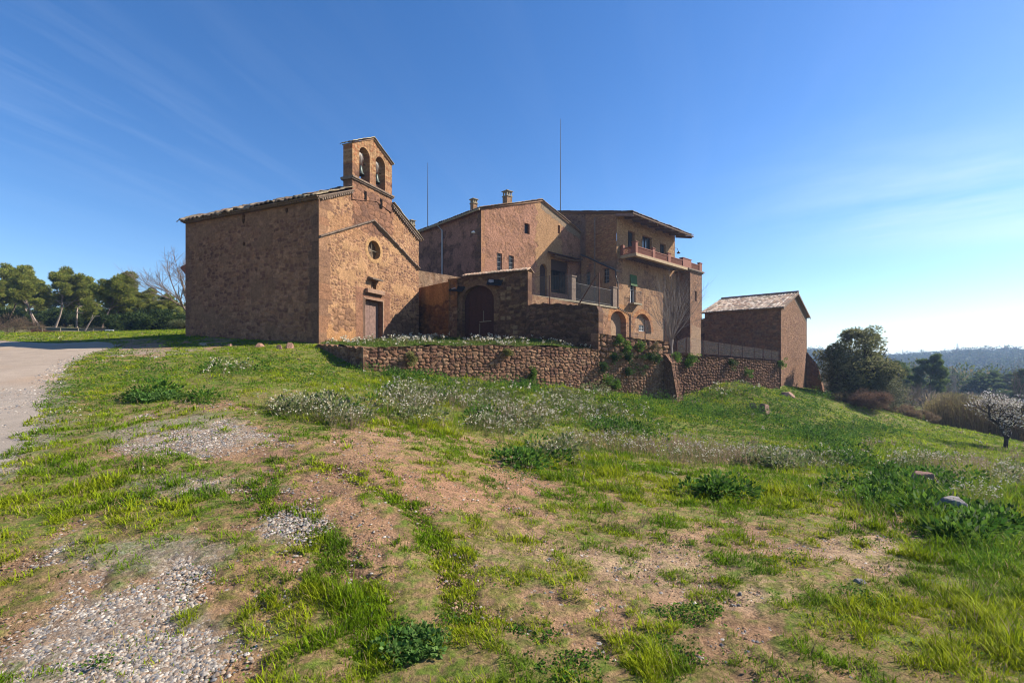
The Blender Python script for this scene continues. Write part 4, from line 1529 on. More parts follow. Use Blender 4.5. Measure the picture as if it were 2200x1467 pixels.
# tower
tst = over(rubble([(.24, .15, .105), (.30, .19, .13), (.20, .13, .10), (.34, .23, .155)], mort=(.31, .215, .145), sx=.22, sy=.15, seed=111, joint=.25),
           (lambda u, z: (z < 5.2 + .5 * fbm(u, z, 3, 4)).astype(float), lambda u, z: (np.tile((.33, .255, .185), (len(u), 1)) * (.8 + .4 * fbm(u * 5, z * 5, 4, 9))[:, None], .6 + .4 * fbm(u * 8, z * 8, 4, 5))),
           (quoin(tu0, 1, .4, 7, 99, .1, .3), qblk))
sw = pbox(TF, 1493, 625, 1497, 647)
twf = wall(wg, 'tower', TF, [(tu0, 2), (tu1, 2), (tu1, DZ - .12), (tu0, DZ - .12)], [rloop(sw)], tst, res=.06, amp=.045, reveal=.3)
ff(TF, 'slit_window', M['dark'], twf, (sw[0] - .02, sw[1] + .02, sw[2] - .02, sw[3] + .02, -.34, -.3))
tsd = Fr(tuple(TF.pt(tu0, 0))[:2], tuple(-TF.Nn)[:2], flip=False)
if tsd.Nn.dot(-TF.U) < 0:
    tsd = Fr(tuple(TF.pt(tu0, 0))[:2], tuple(-TF.Nn)[:2], flip=True)
wall(wg, 'tower', tsd, [(0, 2), (1.5, 2), (1.5, DZ - .12), (0, DZ - .12)], [], rubble([(.20, .13, .095), (.25, .16, .115)], mort=(.26, .18, .12), sx=.3, sy=.2, seed=115, plaster=(.26, .18, .125), pth=.5), res=.07, amp=.04)['label'] = 'shaded cheek of the tower'
tsr = Fr(tuple(TF.pt(tu1, 0))[:2], tuple(-TF.Nn)[:2])
if tsr.Nn.dot(TF.U) < 0:
    tsr = Fr(tuple(TF.pt(tu1, 0))[:2], tuple(-TF.Nn)[:2], flip=True)
wall(wg, 'tower', tsr, [(0, 1), (8, 1), (8, DZ - .12), (0, DZ - .12)], [], tst, res=.15, amp=.04)
TB = Fr(tuple(LF.pt(0, 0, -8))[:2], (1.068, 1), flip=True)
wall(wg, 'wall', TB, [(0, 2), (tu1, 2), (tu1, 11), (lu_e, 11), (lu_e, 15), (0, 15)], [], pk, res=.4, amp=.02)
EU = Fr(tuple(LF.pt(lu_e, 0))[:2], tuple(-LF.Nn)[:2])
if EU.Nn.dot(LF.U) < 0:
    EU = Fr(tuple(LF.pt(lu_e, 0))[:2], tuple(-LF.Nn)[:2], flip=True)
wall(wg, 'wall', EU, [(0, DZ - .1), (8, DZ - .1), (8, 15.5), (0, 14.6)], [], lst, res=.15, amp=.03)
# terrace slab over tower and beyond, cap stone
mb = MB()
fbox(mb, LF, lu_e + .01, tu1 + .0, DZ - .1, DZ - .02, -8, 1.48)
mb.build('roof_terrace', M['concrete'], wg)
mb = MB()
fbox(mb, TF, tu0 - .6, tu1 + .18, DZ - .16, DZ - .02, -1.0, .2)
fbox(mb, TF, tu0 - .45, tu1 + .1, DZ - .26, DZ - .17, -1.0, .11)
mb.build('tower_cornice', M['oldstone'], wg)
# balcony
bu0 = LF.u(1333)
balc = MB()
fbox(balc, LF, bu0, tu0 - .62, DZ - .10, DZ - .0, .01, 1.55)
fbox(balc, LF, bu0 - .03, tu0 - .62, DZ - .26, DZ - .102, 1.2, 1.6)
fbox(balc, LF, bu0 - .03, bu0 + .25, DZ - .26, DZ - .102, .01, 1.19)
bal = balc.build('balcony', mat('balcony_slab', (.34, .25, .15), rough=.9, noise=.25), wg)
mb = MB()
n = int((tu0 - bu0 - .9) / .42)
for i in range(n):
    q = bu0 + .35 + i * .42
    fbox(mb, LF, q, q + .12, DZ - .2, DZ - .101, .02, 1.19)
mb.build('joist', M['beam'], bal)


def lattice(fr, u0, u1, z0, z1, out, w=.028, c=.15):
    """pierced terracotta parapet panel: base, coping and scale-like lattice"""
    mb = MB()
    h = z1 - z0
    fbox(mb, fr, u0, u1, z0, z0 + .07, out - .06, out + .06)
    fbox(mb, fr, u0, u1, z1 - .07, z1, out - .07, out + .07)
    a, b = z0 + .07, z1 - .07
    hh = b - a
    n = int((u1 - u0) / c)
    for i in range(-3, n + 1):
        for s in (1, -1):
            x0, x1 = u0 + i * c, u0 + i * c + hh
            zz0, zz1 = (a, b) if s == 1 else (b, a)
            if x1 <= u0 or x0 >= u1:
                continue
            t0, t1 = max(0, (u0 - x0) / hh), min(1, (u1 - x0) / hh)
            p_, q_ = fr.pt(x0 + hh * t0, zz0 + (zz1 - zz0) * t0, out), fr.pt(x0 + hh * t1, zz0 + (zz1 - zz0) * t1, out)
            if (p_ - q_).length > .03:
                d = (q_ - p_).normalized()
                mb.box((p_ + q_) / 2, ((q_ - p_).length / 2, .03, w / 2), d, None, d.cross(fr.Nn))
    return mb


RZ0, RZ1, RZ2 = DZ + .0, DZ + .62, DZ + .88
pil = [(TF.u(1359), TF.u(1368), 0), (TF.u(1402), TF.u(1407.5), 0), (TF.u(1435.5), TF.u(1441), 0), (TF.u(1467), TF.u(1485), 0), (TF.u(1502.5), TF.u(1508), 0)]
pil[0] = (bu0, bu0 + .34, 0)
for i, (a, b, _) in enumerate(pil):
    zt_ = RZ2 + (.12 if i == 0 else 0)
    mb = MB()
    fbox(mb, TF, a, b, RZ0, zt_ - .06, -.34 if i in (0, 3) else -.2, .02)
    fbox(mb, TF, a - .04, b + .04, zt_ - .06, zt_, -.38 if i in (0, 3) else -.24, .06)
    mb.build('parapet_pillar', M['redpaint'], wg)
for i in range(4):
    lattice(TF, pil[i][1] + .01, pil[i + 1][0] - .01, RZ0, RZ1, -.07).build('parapet', M['redpaint'], wg)
SFr = Fr(tuple(LF.pt(bu0 + .12, 0, .05))[:2], tuple(LF.Nn)[:2])
lattice(SFr, .25, 1.1, RZ0, RZ1, 0).build('parapet', M['redpaint'], wg)
ff(LF, 'parapet_pillar', M['redpaint'], wg, (bu0 - .02, bu0 + .26, RZ0, RZ2, .01, .28))
RT = Fr(tuple(TF.pt(tu1 - .08, 0, -.25))[:2], tuple(-TF.Nn)[:2])
lattice(RT, .0, 5, RZ0, RZ1, 0).build('parapet', M['redpaint'], wg)
# roof with deep eave
rs = .235
eo = 1.75
re_ = lu_e + .55
upl = (-LF.Nn + Vector((0, 0, rs))).normalized()
tiles(wg, 'roof', LF.pt(-.18, 14.6 - eo * rs + .2, eo), LF.U, re_ + .18, upl, (eo + 8.3) * math.hypot(1, rs), seed=23, lump=.03, under=.06, cols=old + [(.25, .15, .10)])
mb = MB()
fbox(mb, LF, -.16, re_ - .04, 14.6 - eo * rs + .02, 14.6 - eo * rs + .12, eo - .12, eo - .02)
mb.build('fascia', M['beam'], wg)
for i in range(9):
    q = -.08 + (re_ - .3) * i / 8
    mb = MB()
    d = (LF.Nn - Vector((0, 0, rs))).normalized()
    a = LF.pt(q + .1, 14.55, -.02)
    mb.box(a + d * (eo * .48), (eo * .5, .075, .10), d, None, Vector((0, 0, 1)) - d * d.z)
    mb.build('rafter', M['greywood'] if i == 0 else M['beam'], wg)
mb = MB()
ul2, zl2 = LF.pp(1451, 533)
mb.tube([LF.pt(lu_e, zl2, -.05), LF.pt(lu_e + .55, zl2 + .05, -.05), LF.pt(lu_e + .8, zl2 - .2, -.05)], .025, 5)
lm = mb.build('wall_lamp', M['iron'], wg)
MB().lathe(LF.pt(lu_e + .82, zl2 - .42, -.05), [(0, .22), (.06, .2), (.2, .02), (.16, 0), (0, .02)], 10).build('lamp_shade', M['iron'], lm, smooth=True)
# lean-to annex below the brick wall
AF = Fr((BF.O.x, BF.O.y), (.936, -1), off=.45)
au0, au1 = AF.u(1249), AF.u(1324)
az0, az1 = AF.pp(1250, 548)[1], AF.pp(1324, 583)[1]
wA, wB = pbox(AF, 1259, 584, 1268, 612), pbox(AF, 1297.5, 577, 1309, 608)
ast = render_coat((.34, .24, .15), rubble(TANS, mort=(.25, .17, .11), seed=121), seed=122, th=.56)
ann = wall(wg, 'annex', AF, [(au0, kz0), (au1, kz0), (au1, az1), (au0, az0)], [rloop(wA), rloop(wB)], ast, res=.07, amp=.02, reveal=.2)
for b in (wA, wB):
    window(wg, AF, b, .2, bars=2)
mb = MB()
mb.tube([AF.pt(au0, az0 + .06, .1), AF.pt(au1, az1 + .06, .1), AF.pt(au1 + .05, az1 - .5, .12), AF.pt(au1 + .25, az1 - 1.0, .12), AF.pt(au1 + .25, 6.2, .12)], .06, 6)
mb.build('downpipe', M['iron'], ann)
mb = MB()
mb.prism([AF.pt(au0 - .05, az0, -.46), AF.pt(au0 - .05, az0 - .0, .12), AF.pt(au1 + .05, az1 - .0, .12), AF.pt(au1 + .05, az1, -.46)], Vector((0, 0, .09)))
mb.build('annex_roof', M['oldstone'], ann)
AS = Fr(tuple(AF.pt(au1, 0))[:2], tuple(-AF.Nn)[:2])
if AS.Nn.dot(AF.U) < 0:
    AS = Fr(tuple(AF.pt(au1, 0))[:2], tuple(-AF.Nn)[:2], flip=True)
mb = MB()
fbox(mb, BF, BF.u(1286) - .1, BF.u(1286), 6, 14.6, .46, .56)
mb.build('corner_strip', M['oldstone'], wg)


# ============================================================ patio, its wall, railing
PF = Fr((1.05, 31), (1, 1.03))
pt_ = empty('patio', PF.pt(0, 4), 'raised patio with plastered edge wall, pillars and iron railing before the farmhouse', 'terrace')
pu0, pu1, pu2 = PF.u(1137), PF.u(1325), PF.u(1354)
PZ2 = PF.pp(1237, 645)[1]
za0, za1 = PF.pp(1137, 632)[1], PF.pp(1237, 651)[1]
ah = pbox(PF, 1312, 668, 1345, 722)
ah = (ah[0], ah[1], 2.3, ah[3])
pst = over(render_coat((.36, .26, .17), rubble([(.30, .18, .12), (.25, .15, .10), (.36, .23, .15)], mort=(.3, .2, .13), sx=.3, sy=.2, seed=131), seed=132, th=.50, sc=.7),
           (rect(PF.u(1290), 99, 0, 5.1, rag=.5), rubble([(.30, .19, .12), (.22, .14, .10), (.34, .22, .15)], mort=(.28, .2, .13), seed=133)),
           (lambda u, z: ((np.hypot(u - (ah[0] + ah[1]) / 2, z - (ah[3] - .8)) < .8 + (ah[1] - ah[0]) * .32) & (z > ah[3] - .9)).astype(float), lambda u, z: blocks(.4, .09, [(.40, .21, .10), (.46, .27, .13)], 95, .01)(u, z)))
wall(pt_, 'edge_wall', PF, [(pu0, 2.2), (pu2, 2.2), (pu2, PF.pp(1353, 678)[1]), (pu1, PZ2 - .05), (PF.u(1240), PZ2 - .05), (PF.u(1239), za1), (pu0, za0)],
     [arch_loop(ah[0], ah[1], ah[2], ah[3], .8)], pst, res=.06, amp=.03, reveal=.5, thick=.35)
ff(PF, 'arch_recess', M['wall'], pt_, (ah[0] - .1, ah[1] + .1, 2.3, ah[3] + .05, -.56, -.5)).data.attributes.new('col', 'FLOAT_COLOR', 'POINT').data.foreach_set('color', [.30, .20, .125, 1] * 8)
kq = KF.pt(kr - .01, PZ, .02)
mb = MB()
fl_ = [PF.pt(PF.u(1239), 0, .06), PF.pt(pu1, 0, .06), Vector((8.2, 40.6, 0)), Vector((kq.x, kq.y, 0)), KF.pt(1.8, 0, .02), PF.pt(pu0, 0, -.36)]
mb.prism([Vector((q.x, q.y, PZ2 - .16)) for q in fl_[::1]], (0, 0, .13))
mb.build('paving', M['concrete'], pt_)
for px0, px1, yt in ((1228, 1237, 593), (1317, 1325, 617)):
    a, b = PF.u(px0), PF.u(px1)
    zt_ = PF.pp(px1, yt)[1]
    mb = MB()
    fbox(mb, PF, a, b, PZ2 - .03, zt_ - .1, -.3, .02)
    fbox(mb, PF, a - .05, b + .05, zt_ - .1, zt_, -.35, .07)
    mb.build('pillar', M['oldstone'], pt_)
mb = MB()
zr = PF.pp(1240, 608)[1]
a, b = PF.u(1238), PF.u(1325)
mb.tube([PF.pt(a, zr, -.1), PF.pt(b, zr, -.1)], .022, 5)
mb.tube([PF.pt(a, PZ2 + .1, -.1), PF.pt(b, PZ2 + .1, -.1)], .018, 5)
n = int((b - a) / .13)
for i in range(n):
    q = a + (b - a) * (i + .5) / n
    mb.tube([PF.pt(q, PZ2, -.1), PF.pt(q, zr, -.1)], .011, 4, cap=False)
mb.build('railing', M['iron'], pt_)
mb = MB()
q0 = PF.u(1135)
mb.tube([PF.pt(pu1 + .02, PZ2 + .0, .05), PF.pt(pu2, PF.pp(1353, 678)[1] + .05, .05), PF.pt(pu2, 3.0, .05)], .03, 5)
mb.build('handrail', M['iron'], pt_)


# ============================================================ gateway and yard walls
YF = Fr((-3.24, 29), (4.12, -2))
yu1 = YF.u(1134)
gz = YF.pp(1134, 583)[1]
gd = pbox(YF, 993, 613, 1061, 724)
gd = (gd[0], gd[1], 2.9, gd[3])
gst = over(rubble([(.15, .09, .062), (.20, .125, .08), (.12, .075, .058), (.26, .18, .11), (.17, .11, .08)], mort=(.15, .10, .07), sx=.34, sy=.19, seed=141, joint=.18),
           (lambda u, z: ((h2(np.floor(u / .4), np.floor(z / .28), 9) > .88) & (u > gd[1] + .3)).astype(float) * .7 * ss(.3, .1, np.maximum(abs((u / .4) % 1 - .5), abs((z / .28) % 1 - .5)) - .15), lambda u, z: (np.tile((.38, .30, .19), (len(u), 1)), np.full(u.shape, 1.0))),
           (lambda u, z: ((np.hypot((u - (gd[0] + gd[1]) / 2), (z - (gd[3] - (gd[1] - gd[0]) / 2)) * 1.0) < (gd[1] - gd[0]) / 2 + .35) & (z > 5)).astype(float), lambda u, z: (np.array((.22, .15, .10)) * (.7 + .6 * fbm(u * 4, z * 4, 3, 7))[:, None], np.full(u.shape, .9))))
gt = empty('gateway', YF.pt(0, 3), 'shaded stone gateway with arched brown doors under a tile coping', 'gateway')
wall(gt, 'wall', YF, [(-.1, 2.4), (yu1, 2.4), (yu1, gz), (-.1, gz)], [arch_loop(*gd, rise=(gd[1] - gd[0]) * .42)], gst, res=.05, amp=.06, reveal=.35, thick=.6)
zd_ = M['darkwood']
gdoor = planks(gt, 'gate_door', YF, arch_loop(*gd, rise=(gd[1] - gd[0]) * .42), -.3, mat('gate_wood', (.055, .02, .014), rough=.8, noise=.3, nscale=8, bump=.006), .16)
mb = MB()
gm_ = (gd[0] + gd[1]) / 2
mb.tube([YF.pt(gm_ - .05, 4.2, -.28), YF.pt(gm_ + .75, 4.23, -.28)], .022, 5)
mb.tube([YF.pt(gm_ - .02, 3.1, -.28), YF.pt(gm_ - .02, 4.1, -.28)], .014, 5)
mb.tube([YF.pt(gm_ + .22, 4.2, -.28), YF.pt(gm_ + .24, 4.85, -.28)], .016, 5)
mb.build('gate_bolt', M['concrete'], gdoor)
mb = MB()
mb.tube([YF.pt(gd[1] - .06, 3, -.2), YF.pt(gd[1] - .06, 5.6, -.2)], .035, 6)
mb.build('drain_pipe', M['galv'], gt)
uptile = (-YF.Nn + Vector((0, 0, .42))).normalized()
red = [(.40, .26, .17), (.46, .33, .22), (.33, .19, .12), (.36, .24, .16), (.5, .38, .27)]
tiles(gt, 'tile_coping', YF.pt(.35, gz + .03, .2), YF.U, yu1 - .3, uptile, .55, period=.2, amp=.05, seed=31, lump=.015, cols=red, under=.03)
upt2 = (YF.Nn + Vector((0, 0, .42))).normalized()
tiles(gt, 'tile_coping', YF.pt(.35, gz + .03, -.82), YF.U, yu1 - .3, upt2, .56, period=.2, amp=.05, seed=32, lump=.015, cols=red, under=.03)
# left pier, standing proud
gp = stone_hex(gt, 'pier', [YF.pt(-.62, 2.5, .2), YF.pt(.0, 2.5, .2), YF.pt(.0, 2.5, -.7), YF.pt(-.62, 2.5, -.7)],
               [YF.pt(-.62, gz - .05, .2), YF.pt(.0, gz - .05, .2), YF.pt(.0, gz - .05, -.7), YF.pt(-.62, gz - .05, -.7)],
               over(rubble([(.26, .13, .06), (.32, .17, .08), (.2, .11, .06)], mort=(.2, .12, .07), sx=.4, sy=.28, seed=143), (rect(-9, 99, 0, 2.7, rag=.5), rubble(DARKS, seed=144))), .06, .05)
for (x0, y0, x1, y1), lb in (((1047, 597, 1080, 615), 'black hooded bracket right of the gate arch'), ((962, 611, 994, 627), 'black hooded bracket on the left pier')):
    o_ = .28 if x0 < 1000 else .06
    a, b = YF.u(x0, o_), YF.u(x1, o_)
    z1, z0 = YF.pp((x0 + x1) / 2, y0 - 1, o_)[1], YF.pp((x0 + x1) / 2, y1 + 1, o_)[1]
    mb = MB()
    mb.prism([YF.pt(a, z1, -.1), YF.pt(b, z1 - .1, -.1), YF.pt(b, z0, .3), YF.pt(a + .1, z0 + .1, .35)], YF.Nn * .03)
    mb.prism([YF.pt(b - .1, z1 - .1, -.1), YF.pt(b, z1 - .1, -.1), YF.pt(b, z0, .33), YF.pt(b - .1, z0, .33)], -YF.U * .28)
    mb.tube([YF.pt(a + .03, z0 + .1, 0), YF.pt(a + .03, z1, 0)], .035, 5)
    mb.tube([YF.pt(a + .08, (z0 + z1) / 2, .1), YF.pt(b, (z0 + z1) / 2 - .12, .2)], .04, 5)
    k_ = mb.build('bracket', mat('black_bracket_%d' % x0, (.012, .012, .012), rough=.6), gt)
    k_['label'] = lb
    MB().prism([YF.pt(a + .12, z1 - .08, .05), YF.pt(a + .12, z0 + .2, .18), YF.pt((a + b) / 2, z0 + .25, .2), YF.pt((a + b) / 2 - .1, z1 - .12, .05)], YF.Nn * .03).build('plate', M['galv'], k_)

NF = Fr((-5.75, 31.0), (1.92, -2))
nu1 = NF.u(962)
nz = NF.pp(909, 617)[1]
nst = over(rubble([(.28, .14, .065), (.23, .12, .06), (.33, .18, .085), (.18, .10, .06)], mort=(.22, .13, .07), sx=.34, sy=.2, seed=151),
           (lambda u, z: (z > nz - 1.5 + .6 * fbm(u * 1.5, z * .5, 3, 7)).astype(float), lambda u, z: (np.array((.38, .215, .09)) * (.6 + .8 * fbm(u * 2, z * .8, 4, 8))[:, None], .8 + .2 * fbm(u * 8, z * 8, 3, 4))))
yw = empty('yard_wall', NF.pt(0, 3), 'ochre plastered yard wall between the chapel front and the gateway', 'wall')
wall(yw, 'wall_face', NF, [(-.9, 2.4), (nu1 + .1, 2.4), (nu1 + .1, nz + .02), (-.9, nz)], [], nst, res=.055, amp=.05, thick=.45)
tag(yw, None)
HF = Fr((-6.4, 31.3), (1.95, 1.5))
hz0, hz1 = HF.pp(897, 580)[1], HF.pp(962, 591)[1]
bw = wall(None, 'yard_wall', HF, [(-.6, 3), (3.6, 3), (3.6, hz1 - .05), (HF.u(962), hz1), (-.6, hz0)], [], render_coat((.36, .28, .20), rubble([(.24, .17, .12), (.3, .22, .16)], seed=153, sx=.15, sy=.1), seed=154, th=.5, spots=4, rough=.8), res=.06, amp=.03, thick=.4)
tag(bw, 'rough grey-rendered wall top seen behind the ochre yard wall', 'wall')
LW = Fr((.9, 26.95), (3.53, -2.4))
lu1 = LW.u(1286)


def ragged(pts, s=.12, a=.05, seed=5):
    """breaks a top line into small irregular steps"""
    out = []
    for i, (p_, q_) in enumerate(zip(pts, pts[1:])):
        n = max(1, int(abs(q_[0] - p_[0]) / s))
        for k in range(n):
            t = k / n
            j = (float(h2(np.array([k + i * 100]), np.array([seed]), seed)[0]) - .5) * 2 * a
            out.append((p_[0] + (q_[0] - p_[0]) * t, p_[1] + (q_[1] - p_[1]) * t + (j if 0 < k + i else 0)))
    out.append(pts[-1])
    return out


lz0, lz1 = LW.pp(1136, 654)[1], LW.pp(1280, 653)[1]
top = ragged([(lu1, lz1 - .35), (lu1 - .12, lz1 - .08), (lu1 - .35, lz1), (lu1 * .55, lz1 + .08), (lu1 * .3, lz0), (-.1, lz0)], .15, .05)
lwst = rubble([(.14, .085, .06), (.18, .11, .078), (.115, .075, .06), (.22, .145, .1), (.16, .10, .08)], mort=(.13, .09, .065), sx=.4, sy=.2, seed=161, joint=.2)
lw = wall(None, 'low_wall', LW, [(-.1, 1.9), (lu1, 1.9)] + top, [], lwst, res=.045, amp=.07, thick=.6)
tag(lw, 'shaded rubble wall running from the gateway to the top of the tall retaining wall', 'wall')


def post(mb, fr, px, yb, yt, out=-.3, r=.028):
    u, z0 = fr.pp(px, yb, out)
    _, z1 = fr.pp(px, yt, out)
    mb.tube([fr.pt(u, z0 - .3, out), fr.pt(u, z1, out)], r, 6)
    return fr.pt(u, z1, out), fr.pt(u, z0, out)


meshm = bpy.data.materials.new('wire_netting')
meshm.use_nodes = True
t = meshm.node_tree
tb = N(t, 'ShaderNodeBsdfTransparent')
ms = N(t, 'ShaderNodeMixShader')
uvt = N(t, 'ShaderNodeTexCoord')
ms.inputs[0].default_value = .16
t.nodes['Principled BSDF'].inputs['Base Color'].default_value = (.14, .13, .12, 1)
L(t, tb.outputs[0], ms.inputs[1])
L(t, t.nodes['Principled BSDF'].outputs[0], ms.inputs[2])
L(t, ms.outputs[0], t.nodes['Material Output'].inputs[0])


def wire_fence(name, label, fr, posts, out, group=None, strut=None, m='rust'):
    e = empty(name, fr.pt(0, 3, out), label, 'fence', group)
    tops = []
    for q in posts:
        mb = MB()
        tops.append(post(mb, fr, *q, out=out))
        mb.build('post', M[m], e)
    mb = MB()
    for (a, a0), (b, b0) in zip(tops, tops[1:]):
        for k in (.02, .5, .97):
            mb.tube([a0 + (a - a0) * k, b0 + (b - b0) * k], .006, 3, cap=False)
    if len(tops) > 1:
        mb.build('wire', M['rust'], e)
        vs, fs = [], []
        for (a, a0), (b, b0) in zip(tops, tops[1:]):
            k = len(vs)
            vs += [tuple(a0), tuple(b0), tuple(b), tuple(a)]
            fs.append((k, k + 1, k + 2, k + 3))
        mk('netting', np.array(vs), [np.array(fs)], meshm, e)
    if strut:
        mb = MB()
        mb.tube([fr.pt(*fr.pp(strut[0], strut[1], out), out), fr.pt(*fr.pp(strut[2], strut[3], out), out)], .035, 6)
        mb.build('strut', M['rust'], e)
    return e


wire_fence('wire_fence', 'rusty posts and netting on top of the shaded low wall', LW, [(1136, 655, 594), (1181, 654, 592), (1287, 652, 586)], -.35, strut=(1283, 590, 1243, 655))


# ============================================================ retaining walls
def foot(fr, u0, u1, n=14, d=.35):
    us = np.linspace(u0, u1, n)
    return [(u, H1(*tuple(fr.pt(u, 0, .1))[:2]) - d) for u in us]


rst = rubble([(.27, .165, .11), (.31, .20, .135), (.24, .145, .10), (.35, .235, .16), (.29, .175, .115), (.22, .14, .11), (.17, .10, .075), (.38, .26, .18)], mort=(.17, .11, .075), sx=.27, sy=.135, seed=171, joint=.13, warp=.09)
rtop = ragged([(u1285 - .02, 2.42), (u1285 * .5, 2.50), (u1285 * .2, 2.36), (0, 2.27)], .22, .035, 8)
rt = wall(None, 'retaining_wall', RET, foot(RET, 0, u1285 - .02) + rtop, [], rst, res=.03, amp=.09, thick=.5)
tag(rt, 'long sunlit rubble retaining wall in front of the flowery terrace', 'wall')
top = ragged([(RTL.u(779), 2.27), (2, 2.38), (-.6, 2.55)], .2, .06, 9)
rt2 = wall(None, 'retaining_wall', RTL, [(-.6, 1.9), ((B_ - A_).length, 1.0)] + [((B_ - A_).length, 2.27)] + top[1:], [], rst, res=.04, amp=.1, thick=.5)
tag(rt2, 'short shaded end of the terrace wall turning back to the chapel corner', 'wall')
ta0, ta1 = RET.pp(1297, 716)[1], RET.pp(1440, 734)[1]
u2 = RET.u(1441)
trst = over(rubble([(.25, .15, .105), (.29, .185, .125), (.21, .13, .095), (.33, .22, .15)], mort=(.19, .125, .08), sx=.42, sy=.28, seed=181, joint=.22, warp=.14),
            (lambda u, z: ss(2.2, 1.4, z + .8 * (fbm(u * 1.2, z * 1.2, 3, 9) - .5)), rubble([(.30, .20, .14), (.26, .165, .115), (.36, .27, .2), (.22, .14, .10)], mort=(.27, .18, .12), sx=.2, sy=.15, seed=183, joint=.3, warp=.16)))
top = ragged([(u2, ta1 - .25), (u2 - .2, ta1), (u1285 + 2, (ta0 + ta1) / 2), (u1285 + .05, ta0), (u1285, ta0)], .25, .04, 11)
tw = wall(None, 'retaining_wall', RET, foot(RET, u1285, u2) + top, [], trst, res=.035, amp=.13, thick=.6)
tag(tw, 'taller bulging retaining wall dotted with green plants left of the buttress', 'wall')
u3 = RET.u(1676)
tb0, tb1 = RET.pp(1442, 761)[1], RET.pp(1675, 777)[1]
lrst = rubble([(.185, .11, .08), (.22, .135, .095), (.16, .098, .075), (.26, .165, .115), (.20, .125, .095)], mort=(.14, .09, .062), sx=.24, sy=.16, seed=191, joint=.28, warp=.12)
top = ragged([(u3, tb1), ((u2 + u3) / 2, (tb0 + tb1) / 2 + .02), (u2 + .01, tb0)], .3, .03, 12)
lr = wall(None, 'retaining_wall', RET, foot(RET, u2 + .01, u3) + top, [], lrst, res=.042, amp=.12, thick=.6)
tag(lr, 'dark rough retaining wall between the buttress and the small barn', 'wall')
ub = RET.u(1427)
zb0 = H1(*tuple(RET.pt(ub, 0, .5))[:2]) - .5
zbt = RET.pp(1430, 766)[1]
bt_ = stone_hex(None, 'buttress', [RET.pt(ub, zb0, 1.05), RET.pt(ub + .5, zb0, 1.05), RET.pt(ub + .6, zb0, 0.0), RET.pt(ub - .1, zb0, 0.0)],
                [RET.pt(ub + .05, zbt - .35, .45), RET.pt(ub + .5, zbt - .35, .45), RET.pt(ub + .5, zbt + .15, .0), RET.pt(ub + .05, zbt + .15, .0)], rubble([(.24, .145, .10), (.28, .18, .125), (.20, .125, .095)], mort=(.17, .11, .075), sx=.28, sy=.15, seed=195, joint=.22), .04, .07)
tag(bt_, 'sloping stone buttress against the tall retaining wall', 'buttress')
wire_fence('wire_fence', 'netting fence on rusty posts along the dark retaining wall', RET,
           [(1455, 757, 733), (1475, 758, 724), (1511, 760, 731), (1544, 762, 736), (1571, 764, 740), (1596, 767, 744), (1621, 769, 747), (1640, 770, 750), (1658, 772, 753), (1674, 774, 755)], -.3)
wire_fence('wire_fence', 'thin fence posts on the plant-dotted retaining wall', RET, [(1354, 724, 678), (1386, 726, 688), (1429, 732, 690)], -.35)

# ============================================================ small barn
SF = Fr((18.8, 33.5), (.884, 1))
SS = Fr((18.8, 33.5), (-1.131, 1), flip=True)
bn = empty('barn', SF.pt(0, 0), 'small rubble barn with a light tiled gable roof at the end of the walls', 'barn')
sw_ = SF.u(1733.5)
se = SF.pp(1679, 661)[1]
sa = (sw_ / 2, SF.pp(1713, 634)[1])
sL = SS.u(1514)
bst = rubble([(.235, .15, .105), (.28, .18, .125), (.20, .13, .10), (.32, .215, .15), (.255, .155, .105)], mort=(.30, .20, .135), sx=.2, sy=.14, seed=201, joint=.26, warp=.12)
bst = over(bst, (lambda u, z: (z > se + .15 + (sa[1] - se) * (1 - abs(u - sa[0]) / sa[0]) - .75).astype(float) * (u > sa[0]), lambda u, z: (np.tile((.22, .17, .125), (len(u), 1)) * (.8 + .4 * fbm(u * 3, z * 3, 3, 9))[:, None], np.full(u.shape, .9))))
zf = [H1(*tuple(SF.pt(u, 0, .1))[:2]) - .5 for u in (0, sw_)]
wall(bn, 'wall', SF, [(0, zf[0] - .3), (sw_, zf[1] - .5), (sw_, se), sa, (0, se)], [], bst, res=.055, amp=.055)['label'] = 'tall gable wall with rough mortar'
sst2 = over(rubble([(.25, .13, .08), (.29, .16, .095), (.21, .115, .078), (.18, .115, .085)], mort=(.26, .17, .11), sx=.26, sy=.12, seed=203, joint=.2),
            (lambda u, z: ss(.5, .58, fbm(u * .6, z * .6, 3, 12)) * .8, rubble([(.16, .11, .085), (.20, .14, .105)], mort=(.19, .14, .10), sx=.3, sy=.15, seed=204)))
wall(bn, 'wall', SS, [(0, 0), (sL, 0), (sL, se), (0, se)], [], sst2, res=.055, amp=.045)['label'] = 'long shaded wall under the eave'
SB = Fr(tuple(SS.pt(sL, 0))[:2], (.884, 1), flip=True)
wall(bn, 'wall', SB, [(0, 0), (sw_, 0), (sw_, se), sa, (0, se)], [], pk, res=.25, amp=.02)
SR = Fr(tuple(SF.pt(sw_, 0))[:2], (-1.131, 1))
wall(bn, 'wall', SR, [(0, -1.5), (sL, -1.5), (sL, se), (0, se)], [], pk, res=.25, amp=.02)
sg = (sa[1] - se) / sa[0]
us1 = (SF.U + Vector((0, 0, sg))).normalized()
us2 = (-SF.U + Vector((0, 0, sg))).normalized()
sln = math.hypot(sa[0], sa[1] - se)
lt = [(.52, .42, .32), (.60, .50, .40), (.44, .33, .24), (.36, .25, .17), (.28, .17, .11), (.17, .12, .09), (.48, .36, .26), (.22, .16, .12)]
tiles(bn, 'roof', SF.pt(-.3, se - .3 * sg + .08, .22), SS.U, sL + .45, us1, sln + .34, period=.21, amp=.05, course=.3, seed=41, lump=.015, cols=lt)
